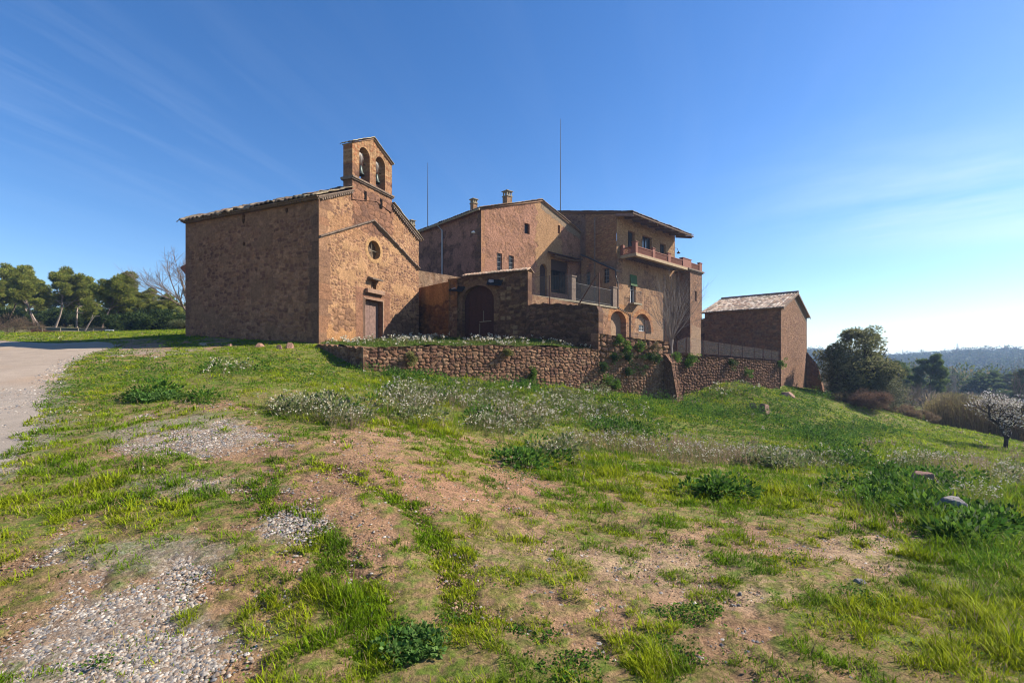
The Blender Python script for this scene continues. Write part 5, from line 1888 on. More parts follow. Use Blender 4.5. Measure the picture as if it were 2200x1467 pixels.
tiles(bn, 'roof', SF.pt(sw_ + .3, se - .3 * sg + .08, .22), SS.U, sL + .45, us2, sln + .34, period=.21, amp=.05, course=.3, seed=42, lump=.015, cols=lt)
mb = MB()
mb.tube([SF.pt(sa[0], sa[1] + .14, .24), SF.pt(sa[0], sa[1] + .14, -sL - .2)], .10, 8)
mb.build('ridge_tiles', M['oldstone'], bn)
mb = MB()
for sgn in (-1, 1):
    mb.prism([SF.pt(sa[0] + sgn * (sa[0] + .3), se - .3 * sg - .06, .19), SF.pt(sa[0], sa[1] - .06, .19), SF.pt(sa[0], sa[1] + .1, .19), SF.pt(sa[0] + sgn * (sa[0] + .3), se - .3 * sg + .1, .19)], SF.Nn * .04)
mb.build('verge_board', M['beam'], bn)
# ruined leaning wall at its right, loose slab at its foot
q = SF.pt(sw_ - .1, 0)
rb = P(1736, 830, 39.5)
z0 = rb.z - .6
tr = EYE + (HZ - 765) / F * 39.5
rw_ = stone_hex(None, 'ruined_wall', [SF.pt(sw_ - .7, z0, 1.3), SF.pt(sw_ + .35, z0, 1.3), SF.pt(sw_ + .35, z0, .02), SF.pt(sw_ - .7, z0, .02)],
                [SF.pt(sw_ + .1, tr - .7, .75), SF.pt(sw_ + .4, tr - .9, .75), SF.pt(sw_ + .3, tr + .3, .02), SF.pt(sw_ - .1, tr + .35, .02)], rubble([(.26, .15, .10), (.32, .2, .13), (.20, .12, .09)], mort=(.2, .13, .09), sx=.3, sy=.17, seed=209), .06, .1)
tag(rw_, 'leaning ruined wall stub at the right foot of the small barn', 'wall')
sd_ = P(1513, 700, 37.6)
dk = stone_hex(None, 'garden_wall', [Vector((14.7, 37.3, 1)), Vector((15.4, 36.7, 1)), Vector((15.9, 37.2, 1)), Vector((15.2, 37.8, 1))],
               [Vector((14.7, 37.3, 5.2)), Vector((15.35, 36.75, 5.35)), Vector((15.8, 37.2, 5.3)), Vector((15.2, 37.8, 5.1))], rubble(DARKS, seed=211), .08, .08)
tag(dk, 'dark stone wall stub between the corner tower and the small barn', 'wall')

# yards behind the walls, seen only as hidden support for what stands there
yard = [tuple(RET.pt(u1285 + .1, 0, -.4))[:2], tuple(RET.pt(u3, 0, -.4))[:2], (18.8, 33.5), (15, 37.2), (20, 48), (8, 44), (-3, 38), (-6, 33), (-3.9, 29.9), (1.3, 27.6), (4.6, 25.2)]
V, T, _ = cdt_fill(yard, [], .5)
x_, y_ = V[:, 0], V[:, 1]
dd = RET.u(1441)
uu2 = (x_ - RET.O.x) * RET.U.x + (y_ - RET.O.y) * RET.U.y
z_ = np.interp(uu2, [u1285, u2 - .3, u2 + .3, u3], [2.95, 2.85, 2.15, 1.75])
tag(mk('yard_ground', np.stack([x_, y_, z_], 1), [T], gm, None, {'col': np.tile((.2, .14, .08), (len(x_), 1)) * (.7 + .6 * fbm(x_, y_, 3, 5))[:, None], 'gravel': np.zeros(len(x_))}), kind='structure')

# masts
for px, yt, yb, Y, lb in ((919, 350, 500, 46, 'thinner mast rising behind the chapel roof'), (1204, 256, 470, 46.5, 'tall mast rising behind the farmhouse ridge')):
    a, b = P(px, yb, Y), P(px, yt, Y)
    mb = MB()
    mb.tube([a - Vector((0, 0, 1)), a + (b - a) * .5, b], [.045, .035, .018], 6)
    o = mb.build('antenna_mast', M['iron'], None)
    tag(o, lb, 'antenna')
    mb = MB()
    mb.lathe(a + (b - a) * .02, [(0, 0), (.12, .02), (.12, .1), (0, .12)], 8)
    mb.build('collar', M['galv'], o)


# ============================================================ plants
def tris(c, size, asp=.5, up=0.0, seed=1, kite=False, flat=0.0):
    """random leaf faces: c (n,3), size (n,), up>0 stands them up, flat>0 lays them level"""
    r = np.random.default_rng(seed)
    n = len(c)
    a = r.normal(size=(n, 3))
    a[:, 2] += up * np.sign(r.random(n) - .0)
    a[:, 2] *= (1 - flat)
    a /= np.linalg.norm(a, axis=1)[:, None] + 1e-9
    b = np.cross(a, r.normal(size=(n, 3)))
    if flat:
        b[:, 2] *= (1 - flat)
    b /= np.linalg.norm(b, axis=1)[:, None] + 1e-9
    s = size[:, None]
    i = np.arange(n)
    if kite:
        V = np.stack([c, c + a * s * .5 + b * s * asp * .5, c + a * s, c + a * s * .5 - b * s * asp * .5], 1).reshape(-1, 3)
        return V, np.stack([4 * i, 4 * i + 1, 4 * i + 2, 4 * i + 3], 1)
    V = np.stack([c - b * s * asp * .5, c + b * s * asp * .5, c + a * s], 1).reshape(-1, 3)
    return V, np.stack([3 * i, 3 * i + 1, 3 * i + 2], 1)


def sprays(parent, name, centers, rad, n, size, cols, seed, m=None, asp=.5, up=0.0, zf=.6, kite=False, hollow=.35, flat=0.0):
    """foliage: leaf faces scattered through many small clumps"""
    r = np.random.default_rng(seed)
    centers = np.asarray(centers, float)
    k = np.repeat(np.arange(len(centers)), n)
    d = r.normal(size=(len(k), 3))
    d /= np.linalg.norm(d, axis=1)[:, None]
    q = (hollow + (1 - hollow) * r.random(len(k)) ** .6)
    rr = (rad if np.ndim(rad) == 0 else np.asarray(rad)[k])
    rr = rr * (.75 + .5 * h2(k, k * 0, seed))
    P_ = centers[k] + d * (q * rr)[:, None] * np.array([1, 1, zf])
    sz = size * (.6 + .8 * r.random(len(k)))
    V, Fc = tris(P_, sz, asp, up, seed, kite, flat)
    cc = np.array(cols)
    ci = cc[r.integers(0, len(cc), len(k))] * (.75 + .5 * h2(k, k * 0 + 3, seed))[:, None] * (.8 + .4 * r.random(len(k)))[:, None]
    return mk(name, V, [Fc], m or M['veg'], parent, {'col': np.repeat(ci, Fc.shape[1], 0)})


class Grow:
    def __init__(s, seed):
        s.r = random.Random(seed)
        s.mb = MB()
        s.tips = []

    def go(s, p, d, l, rad, lev, maxl, nch=(3, 4), ang=.7, ratio=.68, wob=.18, upb=.12, start=.35, sides=(8, 6, 5, 4, 3), rr=.6):
        r = s.r
        n = 4 if lev < 2 else 3
        pts, rs = [p], [rad]
        for i in range(n):
            d = (d + Vector((r.gauss(0, wob), r.gauss(0, wob), r.gauss(0, wob) + upb))).normalized()
            p = p + d * l / n
            pts.append(p)
            rs.append(rad * (1 - (i + 1) / n * (1 - rr)))
        s.mb.tube(pts, rs, sides[min(lev, len(sides) - 1)], cap=False)
        if lev >= maxl:
            s.tips.append(pts[-1])
            s.tips.append(pts[-2])
            return
        k = r.randint(*nch)
        for i in range(k):
            t = start + (1 - start) * (i + r.random() * .6) / k
            j = min(n - 1, int(t * n))
            f = t * n - j
            q = pts[j].lerp(pts[j + 1], min(f, 1))
            ax = Vector((r.gauss(0, 1), r.gauss(0, 1), r.gauss(0, .5)))
            ax = (ax - d * ax.dot(d)).normalized()
            a = ang * r.uniform(.7, 1.25)
            nd = (d * math.cos(a) + ax * math.sin(a)).normalized()
            s.go(q, nd, l * ratio * r.uniform(.75, 1.15), rs[j] * .62, lev + 1, maxl, nch, ang, ratio, wob, upb, start, sides, rr)
        s.go(pts[-1], d, l * ratio, rs[-1], lev + 1, maxl, nch, ang, ratio, wob, upb, start, sides, rr)


def fit(objs, base, px0, px1, ptop, Y):
    """scale a finished tree so that its real height and spread are those measured in the photo"""
    lo, hi = Vector((9e9,) * 3), Vector((-9e9,) * 3)
    for o in objs:
        n = len(o.data.vertices)
        a = np.empty(n * 3, np.float32)
        o.data.vertices.foreach_get('co', a)
        a = a.reshape(-1, 3)
        for i in range(3):
            lo[i] = min(lo[i], a[:, i].min())
            hi[i] = max(hi[i], a[:, i].max())
    wantw = (px1 - px0) / F * Y
    wanth = P(0, ptop, Y).z - base.z
    sx_ = wantw / (hi.x - lo.x)
    sz_ = wanth / hi.z
    cx = (lo.x + hi.x) / 2 * sx_
    for o in objs:
        n = len(o.data.vertices)
        a = np.empty(n * 3, np.float32)
        o.data.vertices.foreach_get('co', a)
        a = a.reshape(-1, 3)
        a *= np.array([sx_, (sx_ + sz_) / 2 if sx_ < sz_ * 2 else sz_, sz_], np.float32)
        tx = ((px0 + px1) / 2 - CX) / F * Y - base.x
        sh = (tx - cx) * np.clip(a[:, 2] / max(wanth, .1), 0, 1) ** .8
        a[:, 0] += sh
        o.data.vertices.foreach_set('co', a.ravel())
        o.data.update()


PINEC = [(.24, .27, .05), (.19, .23, .04), (.28, .29, .055), (.12, .16, .035), (.30, .28, .07)]


def pine(base, px0, px1, ptop, seed, label, clear=.5, cat='tree', dens=330, cols=PINEC, lean=.1, group='pines across the road', size=.30, bark='palebark', name='pine_tree'):
    g = Grow(seed)
    r = g.r
    d0 = Vector((r.uniform(-lean, lean) * 2, r.uniform(-lean, lean), 1)).normalized()
    hgt = 8.0
    p = Vector((0, 0, -.3))
    pts, rs = [p], [.2]
    d = d0
    for i in range(7):
        d = (d + Vector((r.gauss(0, .1), r.gauss(0, .1), .06))).normalized()
        p = p + d * hgt / 7
        pts.append(p)
        rs.append(.2 * (1 - (i + 1) / 9))
    g.mb.tube(pts, rs, 8, cap=False)
    nb = 15
    for i in range(nb):
        t = clear + (1 - clear) * i / nb
        q = pts[min(6, int(t * 7))].lerp(pts[min(7, int(t * 7) + 1)], t * 7 - int(t * 7))
        a = i * 2.4 + r.uniform(-.5, .5)
        el = r.uniform(.1, .6) + .7 * (t - clear)
        g.go(q, Vector((math.cos(a), math.sin(a), el)).normalized(), hgt * .30 * (1.2 - .55 * (t - clear) / (1 - clear)), .06, 2, 3, (2, 3), .65, .62, .16, .08)
    g.go(pts[-1], d, 1.4, .06, 2, 3, (3, 3), .7, .7)
    e = empty(name, base, label, cat, group)
    tr = g.mb.build('trunk', M[bark], None, smooth=True)
    C_ = np.array([tuple(v) for v in g.tips])
    cr = sprays(None, 'crown', C_, .70, dens, size, cols, seed, asp=.3, up=.5, zf=.5, hollow=.3)
    fit([tr, cr], base, px0, px1, ptop, base.y)
    for o in (tr, cr):
        o.parent = e
    return e


def ground_at(px, Y):
    x = ray_a(px) * Y
    return Vector((x, Y, H1(x, Y)))


PL = [  # trunk px, distance, crown left, right, top px, label
    (-30, 60, -110, 40, 556, 'pine cut by the left picture edge', .35),
    (28, 63, -20, 75, 562, 'slim dark-trunked pine second from the left edge', .45),
    (88, 58, 30, 88 + 0, 590, 'pale leaning pine with a bare lower trunk among the left pines', .55),
    (75, 66, 20, 105, 568, 'broad pine behind the pale leaning one', .4),
    (118, 60, 98, 200, 570, 'round-topped pine left of the gap in the tree line', .45),
    (165, 62, 120, 222, 586, 'pine whose crown leans right over two pale stems', .4),
    (216, 57, 205, 300, 576, 'tall pine right of the gap with a domed crown', .45),
    (262, 60, 225, 330, 596, 'bushy yellow-green pine in the middle of the right clump', .2),
    (300, 62, 262, 362, 612, 'lower spreading pine right of the bushy one', .2),
    (352, 60, 322, 400, 628, 'last pine, partly hidden by the chapel corner', .25)]
for i, (px, Y, a, b, tp, lb, cl) in enumerate(PL):
    if b - a < 70:
        b = a + 85
    pine(ground_at(px, Y), a, b, tp, 100 + i * 7, lb, cl, lean=.14 if i != 2 else .3, bark='palebark' if i in (2, 4, 5) else 'bark')
for i, (px, Y, a, b, tp) in enumerate([(-60, 85, -130, -5, 600), (10, 88, -40, 60, 605), (60, 84, 20, 110, 612), (140, 90, 95, 200, 618), (190, 84, 150, 240, 622), (290, 88, 235, 330, 632), (340, 85, 300, 385, 640), (420, 85, 360, 450, 640)]):
    pine(ground_at(px, Y), a, b, tp, 300 + i * 5, ['hazy pine behind the left picture edge trees', 'rear pine filling the gap left of the pale leaning pine', 'rear pine above the bramble mound', 'rear pine low in the gap between the two tall pines', 'rear pine behind the crown leaning right', 'rear pine behind the bushy yellow-green pine', 'rear pine left of the bare tree', 'rear pine mostly hidden by the chapel'][i], .15, dens=150, group='second row of pines', size=.45)


def bush(px, Y, w, h, label, cols, seed, name='shrub', cat='shrub', leaf=.09, n=160, k=26, group=None, asp=.5, up=0.3, base=None, stems=True, kite=False):
    b = base or ground_at(px, Y)
    e = empty(name, b, label, cat, group)
    r = np.random.default_rng(seed)
    a = r.random(k) * 6.28
    q = np.sqrt(r.random(k)) * .8
    C_ = np.stack([np.cos(a) * q * w / 2, np.sin(a) * q * w / 2, (.15 + .75 * r.random(k) * (1 - q * .6)) * h], 1)
    if stems:
        mb = MB()
        for c in C_[::2]:
            mb.tube([(0, 0, -.05), (c[0] * .4, c[1] * .4, c[2] * .5), tuple(c)], [.02, .014, .006], 4, cap=False)
        o = mb.build('stem', M['bark'], None)
        o.parent = e
    o = sprays(None, 'foliage', C_, min(w, h) * .24, n, leaf, cols, seed, asp=asp, up=up, zf=.8, kite=kite)
    o.parent = e
    return e


DG = [(.04, .065, .02), (.055, .085, .022), (.07, .10, .03), (.03, .05, .018)]
BR = [(.17, .115, .075), (.13, .09, .06), (.22, .15, .10), (.10, .09, .05)]
for px, Y, w, h, lb, c, nm in ((28, 46, 5.2, 2.2, 'dry brown bramble mound left of the far stone wall', BR, 'bramble'), (330, 50, 4.5, 2.6, 'dark green bush below the right pines', DG, 'shrub'),
                               (362, 52, 3.8, 2.4, 'dark bush hard by the chapel corner', DG, 'shrub'), (280, 55, 5, 2.5, 'dark undergrowth bush behind the white gate', DG, 'shrub'),
                               (388, 46, 2.0, 1.1, 'small pale bush at the chapel corner', [(.10, .12, .05), (.14, .14, .07)], 'shrub'), (140, 66, 6, 2.6, 'dark thicket behind the far stone wall', DG, 'shrub'),
                               (-20, 60, 7, 3, 'dark thicket at the left picture edge', DG, 'shrub'), (205, 70, 6, 3, 'dark thicket between the pine trunks', DG, 'shrub'), (70, 72, 7, 3, 'undergrowth behind the pale leaning pine', DG, 'shrub'), (105, 74, 6, 3.2, 'undergrowth below the round-topped pine', DG, 'shrub'),
                               (172, 75, 6, 3.4, 'undergrowth behind the white dead trunk', DG, 'shrub'), (238, 66, 6, 3.2, 'undergrowth left of the white gate', DG, 'shrub'), (312, 62, 6, 3.2, 'undergrowth under the lower spreading pine', DG, 'shrub')):
    bush(px, Y, w, h, lb, c, int(px + 200), name=nm, leaf=.22, n=300 if c is DG else 200, asp=.5 if c is DG else .12)

# bare trees
def bare(base, px0, px1, ptop, seed, label, m, lev=4, r0=.12, fan=False, name='bare_tree', nch=(3, 4), ang=.5):
    g = Grow(seed)
    if fan:
        g.mb.tube([(0, 0, -.3), (-.05, 0, .4), (0, 0, .8)], [.16, .14, .17], 8)
        for i in range(24):
            a = i * 2.399
            t = .15 + 1.35 * (i / 24)
            d = Vector((math.cos(a) * t, math.sin(a) * t, .95)).normalized()
            g.go(Vector((0, 0, .75)) + d * .1, d, g.r.uniform(1.3, 2.1), .019, 2, 4, (3, 4), .45, .66, .12, .05, rr=.5)
    else:
        g.go(Vector((0, 0, -.3)), Vector((.05, 0, 1)), 2.6, r0, 0, lev, nch, ang, .72, .10, .05, rr=.6)
    e = empty(name, base, label, 'tree')
    o = g.mb.build('branches', m, None)
    fit([o], base, px0, px1, ptop, base.y)
    o.parent = e
    return e


twig = mat('twig', (.20, .155, .13), rough=.95)
twigl = mat('pale_twig', (.24, .20, .165), rough=.95)
bare(ground_at(415, 42), 318, 512, 528, 5, 'bare branching tree rising behind the back corner of the chapel', twig, lev=5, ang=.55)
b = P(1443, 735, 33)
bare(Vector((b.x, b.y, 2.3)), 1378, 1530, 556, 9, 'bare pollarded tree fanning out in front of the long wing', twigl, fan=True)
sb = ground_at(178, 50)
mb = MB()
mb.tube([sb, sb + Vector((.8, 0, 1.4)), sb + Vector((1.2, 0, 1.9)), sb + Vector((1.7, 0, 1.95))], [.07, .06, .04, .02], 6)
mb.tube([sb + Vector((.8, 0, 1.4)), sb + Vector((1.05, 0, 2.1))], [.05, .02], 5)
tag(mb.build('dead_tree', M['palebark'], None), 'leaning white dead trunk beside the far stone wall', 'tree')

# far stone wall, posts, white gate on the left
a_, b_ = ground_at(66, 47), ground_at(232, 50)
WF = Fr((a_.x, a_.y), (b_.x - a_.x, b_.y - a_.y))
wl_ = (b_ - a_).length
fw = wall(None, 'field_wall', WF, [(0, min(a_.z, b_.z) - .5), (wl_, min(a_.z, b_.z) - .5), (wl_, P(0, 717, 50).z), (0, P(0, 707, 47).z)], [], rubble(DARKS, seed=221, sx=.4, sy=.2, joint=.1), res=.12, amp=.06, thick=.5)
tag(fw, 'long low stone wall beyond the road under the pines', 'wall')
e = empty('field_fence', WF.pt(0, 5, .4), 'thin pale posts and wire in front of the far stone wall', 'fence')
tops = []
for q, yt in ((91, 702), (130, 704), (168, 705), (200, 707), (245, 709), (258, 710), (268, 712)):
    u = WF.u(q, .4)
    p0 = WF.pt(u, 0, .4)
    g0 = H1(p0.x, p0.y)
    zt_ = P(q, yt, p0.y).z
    mb = MB()
    mb.tube([Vector((p0.x, p0.y, g0 - .2)), Vector((p0.x, p0.y, zt_))], .035, 5)
    mb.build('post', M['concrete'], e)
    tops.append((Vector((p0.x, p0.y, g0)), Vector((p0.x, p0.y, zt_))))
mb = MB()
for (p0, p1), (q0, q1) in zip(tops, tops[1:]):
    for k in (.3, .6, .95):
        mb.tube([p0.lerp(p1, k), q0.lerp(q1, k)], .008, 3, cap=False)
mb.build('wire', M['galv'], e)
g0 = ground_at(227, 44)
gx1 = P(243, 709, 44)
e = empty('field_gate', g0, 'small white-framed gate at the right end of the far fence', 'gate')
mb = MB()
zt_ = P(0, 709, 44).z
for q in (g0.x, (g0.x + gx1.x) / 2, gx1.x):
    mb.tube([(q, 44, g0.z - .2), (q, 44, zt_)], .04, 6)
mb.tube([(g0.x, 44, zt_), (gx1.x, 44, zt_)], .035, 6)
mb.tube([(g0.x, 44, g0.z + .12), (gx1.x, 44, g0.z + .12)], .025, 6)
mb.build('gate_frame', M['white'], e)
mb = MB()
for i in range(9):
    q = g0.x + (gx1.x - g0.x) * (i + .5) / 9
    mb.tube([(q, 44, g0.z + .12), (q, 44, zt_)], .01, 4, cap=False)
mb.build('gate_bars', M['galv'], e)

# holm oak
OAKC = [(.14, .15, .06), (.15, .155, .06), (.18, .18, .08), (.07, .08, .03), (.23, .22, .11)]
ob = ground_at(1822, 35.5)
g = Grow(77)
g.go(Vector((0, 0, -.4)), Vector((.08, 0, 1)), 1.5, .30, 0, 3, (5, 6), .95, .82, .14, .05, start=.3)
e = empty('holm_oak', ob, 'large dark round evergreen oak on the slope right of the small barn', 'tree')
tr = g.mb.build('trunk', M['darkbark'], None, smooth=True)
r = np.random.default_rng(5)
shell = []
for k in range(80):
    a = r.random() * 6.28
    t = r.random()
    rad = math.sin(math.pi * min(.93, .16 + .8 * t)) ** .7 * 2.3 * (.42 + .58 * r.random())
    shell.append((math.cos(a) * rad, math.sin(a) * rad, .6 + 4.3 * t))
C_ = np.vstack([np.array([tuple(v) for v in g.tips])[::7], shell])
C_ = C_[C_[:, 2] > .3]
cr = sprays(None, 'crown', C_, .50, 230, .15, OAKC, 55, asp=.5, zf=.75, kite=True, hollow=.3)
fit([tr, cr], ob, 1774, 1942, 697, 35.5)
for o in (tr, cr):
    o.parent = e
bush(1893, 34, 2.6, 3.0, 'grey-green lower oak bush hanging right of the holm oak', [(.12, .13, .08), (.09, .10, .055), (.16, .16, .10)], 61, n=300, leaf=.1, kite=True)
bush(1868, 31.5, 2.6, 1.5, 'reddish bare bramble below the holm oak', [(.13, .075, .055), (.17, .11, .08), (.09, .06, .045)], 62, n=350, leaf=.2, asp=.07)
bush(1825, 32.5, 2.8, .9, 'dark bramble in the shade left below the holm oak', [(.07, .06, .035), (.10, .07, .05), (.05, .06, .025)], 63, n=300, leaf=.14, asp=.15)
bush(1925, 34.5, 3, .7, 'dry pinkish scrub at the near edge of the thicket', BR, 64, n=260, leaf=.16, asp=.08)
bush(1975, 34, 2.6, .8, 'dry scrub clump left of the cane thicket', BR, 65, n=260, leaf=.16, asp=.08)

# pines and bare trees down in the valley
VC = [(.09, .135, .04), (.07, .105, .035), (.12, .16, .045)]
for i, (px, Y, a, b, tp, cl, lb) in enumerate([(1995, 58, 1950, 2042, 757, .35, 'umbrella-shaped valley pine with a visible forked trunk'), (1935, 62, 1905, 1968, 772, .2, 'pine half hidden by the holm oak'),
                                              (2115, 80, 2076, 2170, 793, .1, 'broad flat dark pine beyond the cane thicket'), (2185, 85, 2150, 2230, 800, .1, 'pine at the right picture edge'),
                                              (2040, 110, 2015, 2070, 800, .1, 'distant pine between the forked and the flat pine'), (2210, 60, 2180, 2262, 790, .1, 'dark pine cut by the right picture edge')]):
    pine(ground_at(px, Y), a, b, tp, 500 + i * 3, lb, cl, dens=330, cols=VC, group='valley pines', size=.3, bark='bark')
for i, (px, Y, a, b, tp, lb) in enumerate([(2062, 75, 2040, 2088, 783, 'pale bare poplar between two valley pines'), (1775, 70, 1752, 1800, 760, 'pale bare tree left behind the holm oak'),
                                          (2190, 40, 2150, 2235, 735, 'thin bare sapling at the right edge'), (1960, 48, 1925, 1990, 815, 'low bare tree before the forked pine'), (2040, 60, 2010, 2070, 810, 'grey bare tree right of the forked pine')]):
    bare(ground_at(px, Y), a, b, tp, 40 + i, lb, twig if i != 0 else twigl, lev=4, r0=.08, ang=.42)

# cane thicket
r = np.random.default_rng(8)
n = 16000
s = r.random(n)
d = r.random(n)
cxp = 1992 + s * 330
Yc = 36.5 - 9 * s + d * 7
x_ = (cxp - CX) / F * Yc
z_ = H(x_, Yc)
hgt = (1.9 + .9 * r.random(n)) * (.55 + .45 * ss(0, .15, s))
tilt = r.normal(size=(n, 2)) * .13
w = .014 + .012 * r.random(n)
b0 = np.stack([x_, Yc, z_ - .1], 1)
tp = b0 + np.stack([tilt[:, 0] * hgt, tilt[:, 1] * hgt, hgt], 1)
mid = (b0 + tp) / 2
wx = np.stack([w, w * .3, w * 0], 1)
V = np.stack([b0 - wx, b0 + wx, tp + wx * .4, tp - wx * .4], 1).reshape(-1, 3)
i = np.arange(n)
Fq = np.stack([4 * i, 4 * i + 1, 4 * i + 2, 4 * i + 3], 1)
cc = np.array([(.34, .24, .11), (.28, .19, .09), (.40, .30, .15), (.20, .14, .08), (.26, .22, .08)])[r.integers(0, 5, n)] * (.7 + .6 * r.random(n))[:, None]
lc = b0 + (tp - b0) * r.random(n)[:, None]
lc = np.vstack([lc, b0 + (tp - b0) * (.4 + .6 * r.random(n)[:, None])])
LV, LF_ = tris(lc, np.full(len(lc), .26), .1, .6, 3)
lcol = np.array([(.36, .28, .12), (.30, .25, .10), (.20, .19, .06)])[r.integers(0, 3, len(lc))]
cane = mk('cane_thicket', np.vstack([V, LV]), [Fq, LF_ + len(V)], M['veg'], None, {'col': np.vstack([np.repeat(cc, 4, 0), np.repeat(lcol, 3, 0)])})
tag(cane, 'tall dry tan cane thicket along the far edge of the meadow', 'cane', None, 'stuff')

# almond tree in blossom
ab = ground_at(2160, 24)
e = empty('almond_tree', ab, 'small almond tree in white blossom on the meadow at the right', 'tree')
g = Grow(31)
for q in ([(0, 0, -.2), (.05, 0, .5), (-.15, 0, 1.0), (-.35, .1, 1.6), (-.4, 0, 2.1)], [(.05, 0, .5), (.3, 0, .9), (.25, .1, 1.4), (.5, .1, 1.9)], [(.25, .1, 1.4), (.7, 0, 1.8), (1.0, 0, 2.2)], [(-.35, .1, 1.6), (-.8, .2, 1.9), (-1.0, .1, 2.3)]):
    k = len(q)
    g.mb.tube(q, [.13 * (1 - j * .14) * (1 if q[0][2] < 0 else .7) for j in range(k)], 7)
    for t in (2, 3, k - 1):
        for _ in range(3):
            v = Vector(q[min(t, k - 1)])
            g.go(v, Vector((g.r.gauss(0, 1), g.r.gauss(0, 1), .9)).normalized(), .75, .03, 2, 4, (2, 3), .6, .7, .15, .08)
tr = g.mb.build('trunk', M['darkbark'], None, smooth=True)
cr = sprays(None, 'blossom', np.array([tuple(v) for v in g.tips])[::3], .17, 11, .06, [(.82, .76, .72), (.86, .82, .78), (.70, .58, .55), (.50, .47, .30)], 9, m=M['flower'], asp=.8, kite=True, zf=1)
fit([tr, cr], ab, 2098, 2236, 834, 24)
for o in (tr, cr):
    o.parent = e

# distant woods, fields, shed, pylon
r = np.random.default_rng(12)
N_ = 4200
az = r.uniform(.42, 1.0, N_)
dist = np.where(r.random(N_) < .78, r.uniform(360, 720, N_), r.uniform(110, 330, N_))
X = np.sin(az) * dist
Yv = np.cos(az) * dist
keep = (fbm(X / 60, Yv / 60, 3, 81) + .25 * (dist > 420) > .50) & (Yv > 40)
X, Yv, dist = X[keep], Yv[keep], dist[keep]
Zv = H(X, Yv)
ts = 2.4 + 3.2 * r.random(len(X)) ** 2
nr = np.hypot(X, Yv) < 340
o = sprays(None, 'valley_trees', np.stack([X, Yv, Zv + ts * .6], 1)[nr], ts[nr] * .7, 420, .5, [(.07, .10, .035), (.10, .12, .045), (.055, .08, .03), (.13, .11, .06)], 16, asp=.6, zf=1.0, kite=True)
tag(o, 'small trees and hedges scattered over the valley fields', 'woods', None, 'stuff')
X, Yv, Zv, ts = X[~nr], Yv[~nr], Zv[~nr], ts[~nr]
o = sprays(None, 'distant_wood', np.stack([X, Yv, Zv + ts * .45], 1), ts, 110, 1.0, [(.05, .075, .03), (.065, .09, .035), (.045, .065, .03), (.09, .09, .05)], 14, asp=.9, zf=1.0, kite=True)
tag(o, 'distant bluish woods on the low hills beyond the valley', 'woods', None, 'stuff')
N_ = 900
px_ = r.uniform(1745, 2330, N_)
Yv = r.uniform(46, 115, N_)
X = (px_ - CX) / F * Yv
Zv = H(X, Yv)
o = sprays(None, 'valley_scrub', np.stack([X, Yv, Zv + .6], 1), 1.3, 70, .5, [(.10, .08, .06), (.13, .10, .07), (.08, .085, .045), (.16, .13, .10)], 15, asp=.25, up=.6, zf=.8)
tag(o, 'tangled brown and olive scrub filling the valley floor', 'scrub', None, 'stuff')
c = P(2062, 790, 300)
e = empty('industrial_shed', (c.x, c.y, c.z - 5), 'long low pale industrial shed far off in the valley', 'building')
hx = 24 / F * 300
MB().box((c.x, c.y, c.z - 2.5), (hx, 8, 3.6)).build('wall', M['white'], e)
MB().prism([(c.x - hx - .5, c.y - 8.6, c.z + 1.12), (c.x + hx + .5, c.y - 8.6, c.z + 1.12), (c.x + hx + .5, c.y - 8.6, c.z + 1.5), (c.x - hx - .5, c.y - 8.6, c.z + 1.9)], (0, 17, 0)).build('roof', M['galv'], e)
b_ = P(2057, 763, 470)
t_ = P(2057, 737, 470)
h_ = t_.z - b_.z
mb = MB()
for sx_ in (-1, 1):
    for sy_ in (-1, 1):
        mb.tube([(b_.x + sx_ * 1.1, b_.y + sy_ * 1.1, b_.z - 4), (b_.x + sx_ * .25, b_.y + sy_ * .25, t_.z)], .16, 4)
for k in range(9):
    z = b_.z + h_ * k / 9
    q = 1.0 - .75 * k / 9
    mb.tube([(b_.x - q, b_.y - q, z), (b_.x + q, b_.y - q, z + h_ / 9)], .09, 3)
mb.tube([(b_.x - 2.2, b_.y, t_.z - 1.6), (b_.x + 2.2, b_.y, t_.z - 1.6)], .13, 4)
mb.tube([(b_.x - 1.6, b_.y, t_.z - 3.4), (b_.x + 1.6, b_.y, t_.z - 3.4)], .13, 4)
tag(mb.build('pylon', M['galv'], None), 'far lattice power pylon on the skyline', 'pylon')


# ------------------------------------------------------------ rocks
def rock(px, py, w, h, label, m='rock', seed=1, group=None, Y=None, name='rock', dpt=.7, lift=0.0):
    b = G(px, py + h * .35) if Y is None else P(px, py, Y)
    b.z += lift
    s = w / F * b.y
    hh = h / F * b.y
    bm = bmesh.new()
    bmesh.ops.create_icosphere(bm, subdivisions=4, radius=.5)
    for v in bm.verts:
        c = v.co
        n = Vector(c).normalized()
        a = np.array([n.x * 1.8 + seed, ]), np.array([n.y * 1.8 + n.z * 1.3])
        k = float(fbm(a[0], a[1], 3, seed)[0])
        k2 = float(fbm(np.array([n.x * 7 + n.z * 5]), np.array([n.y * 7 - n.z * 4]), 3, seed + 3)[0])
        q = .5 * (.72 + .5 * k + .12 * (k2 - .5))
        for ax in ((.9, .2, .5), (-.6, .5, .6), (.1, -.8, .55), (0, .1, 1), (-.8, -.4, .3)):
            dv = n.dot(Vector(ax).normalized())
            lim = .33
            if q * dv > lim:
                q = lim / dv
        v.co = n * q
        v.co.x *= s
        v.co.y *= s * dpt
        v.co.z = v.co.z * hh * 1.9 + hh * .12
    me = bpy.data.meshes.new(name)
    bm.to_mesh(me)
    bm.free()
    me.materials.append(M[m])
    o = bpy.data.objects.new(name, me)
    o.location = b
    o.rotation_euler.z = seed * .7
    for p in me.polygons:
        p.use_smooth = False
    link(o)
    return tag(o, label, 'rock', group)


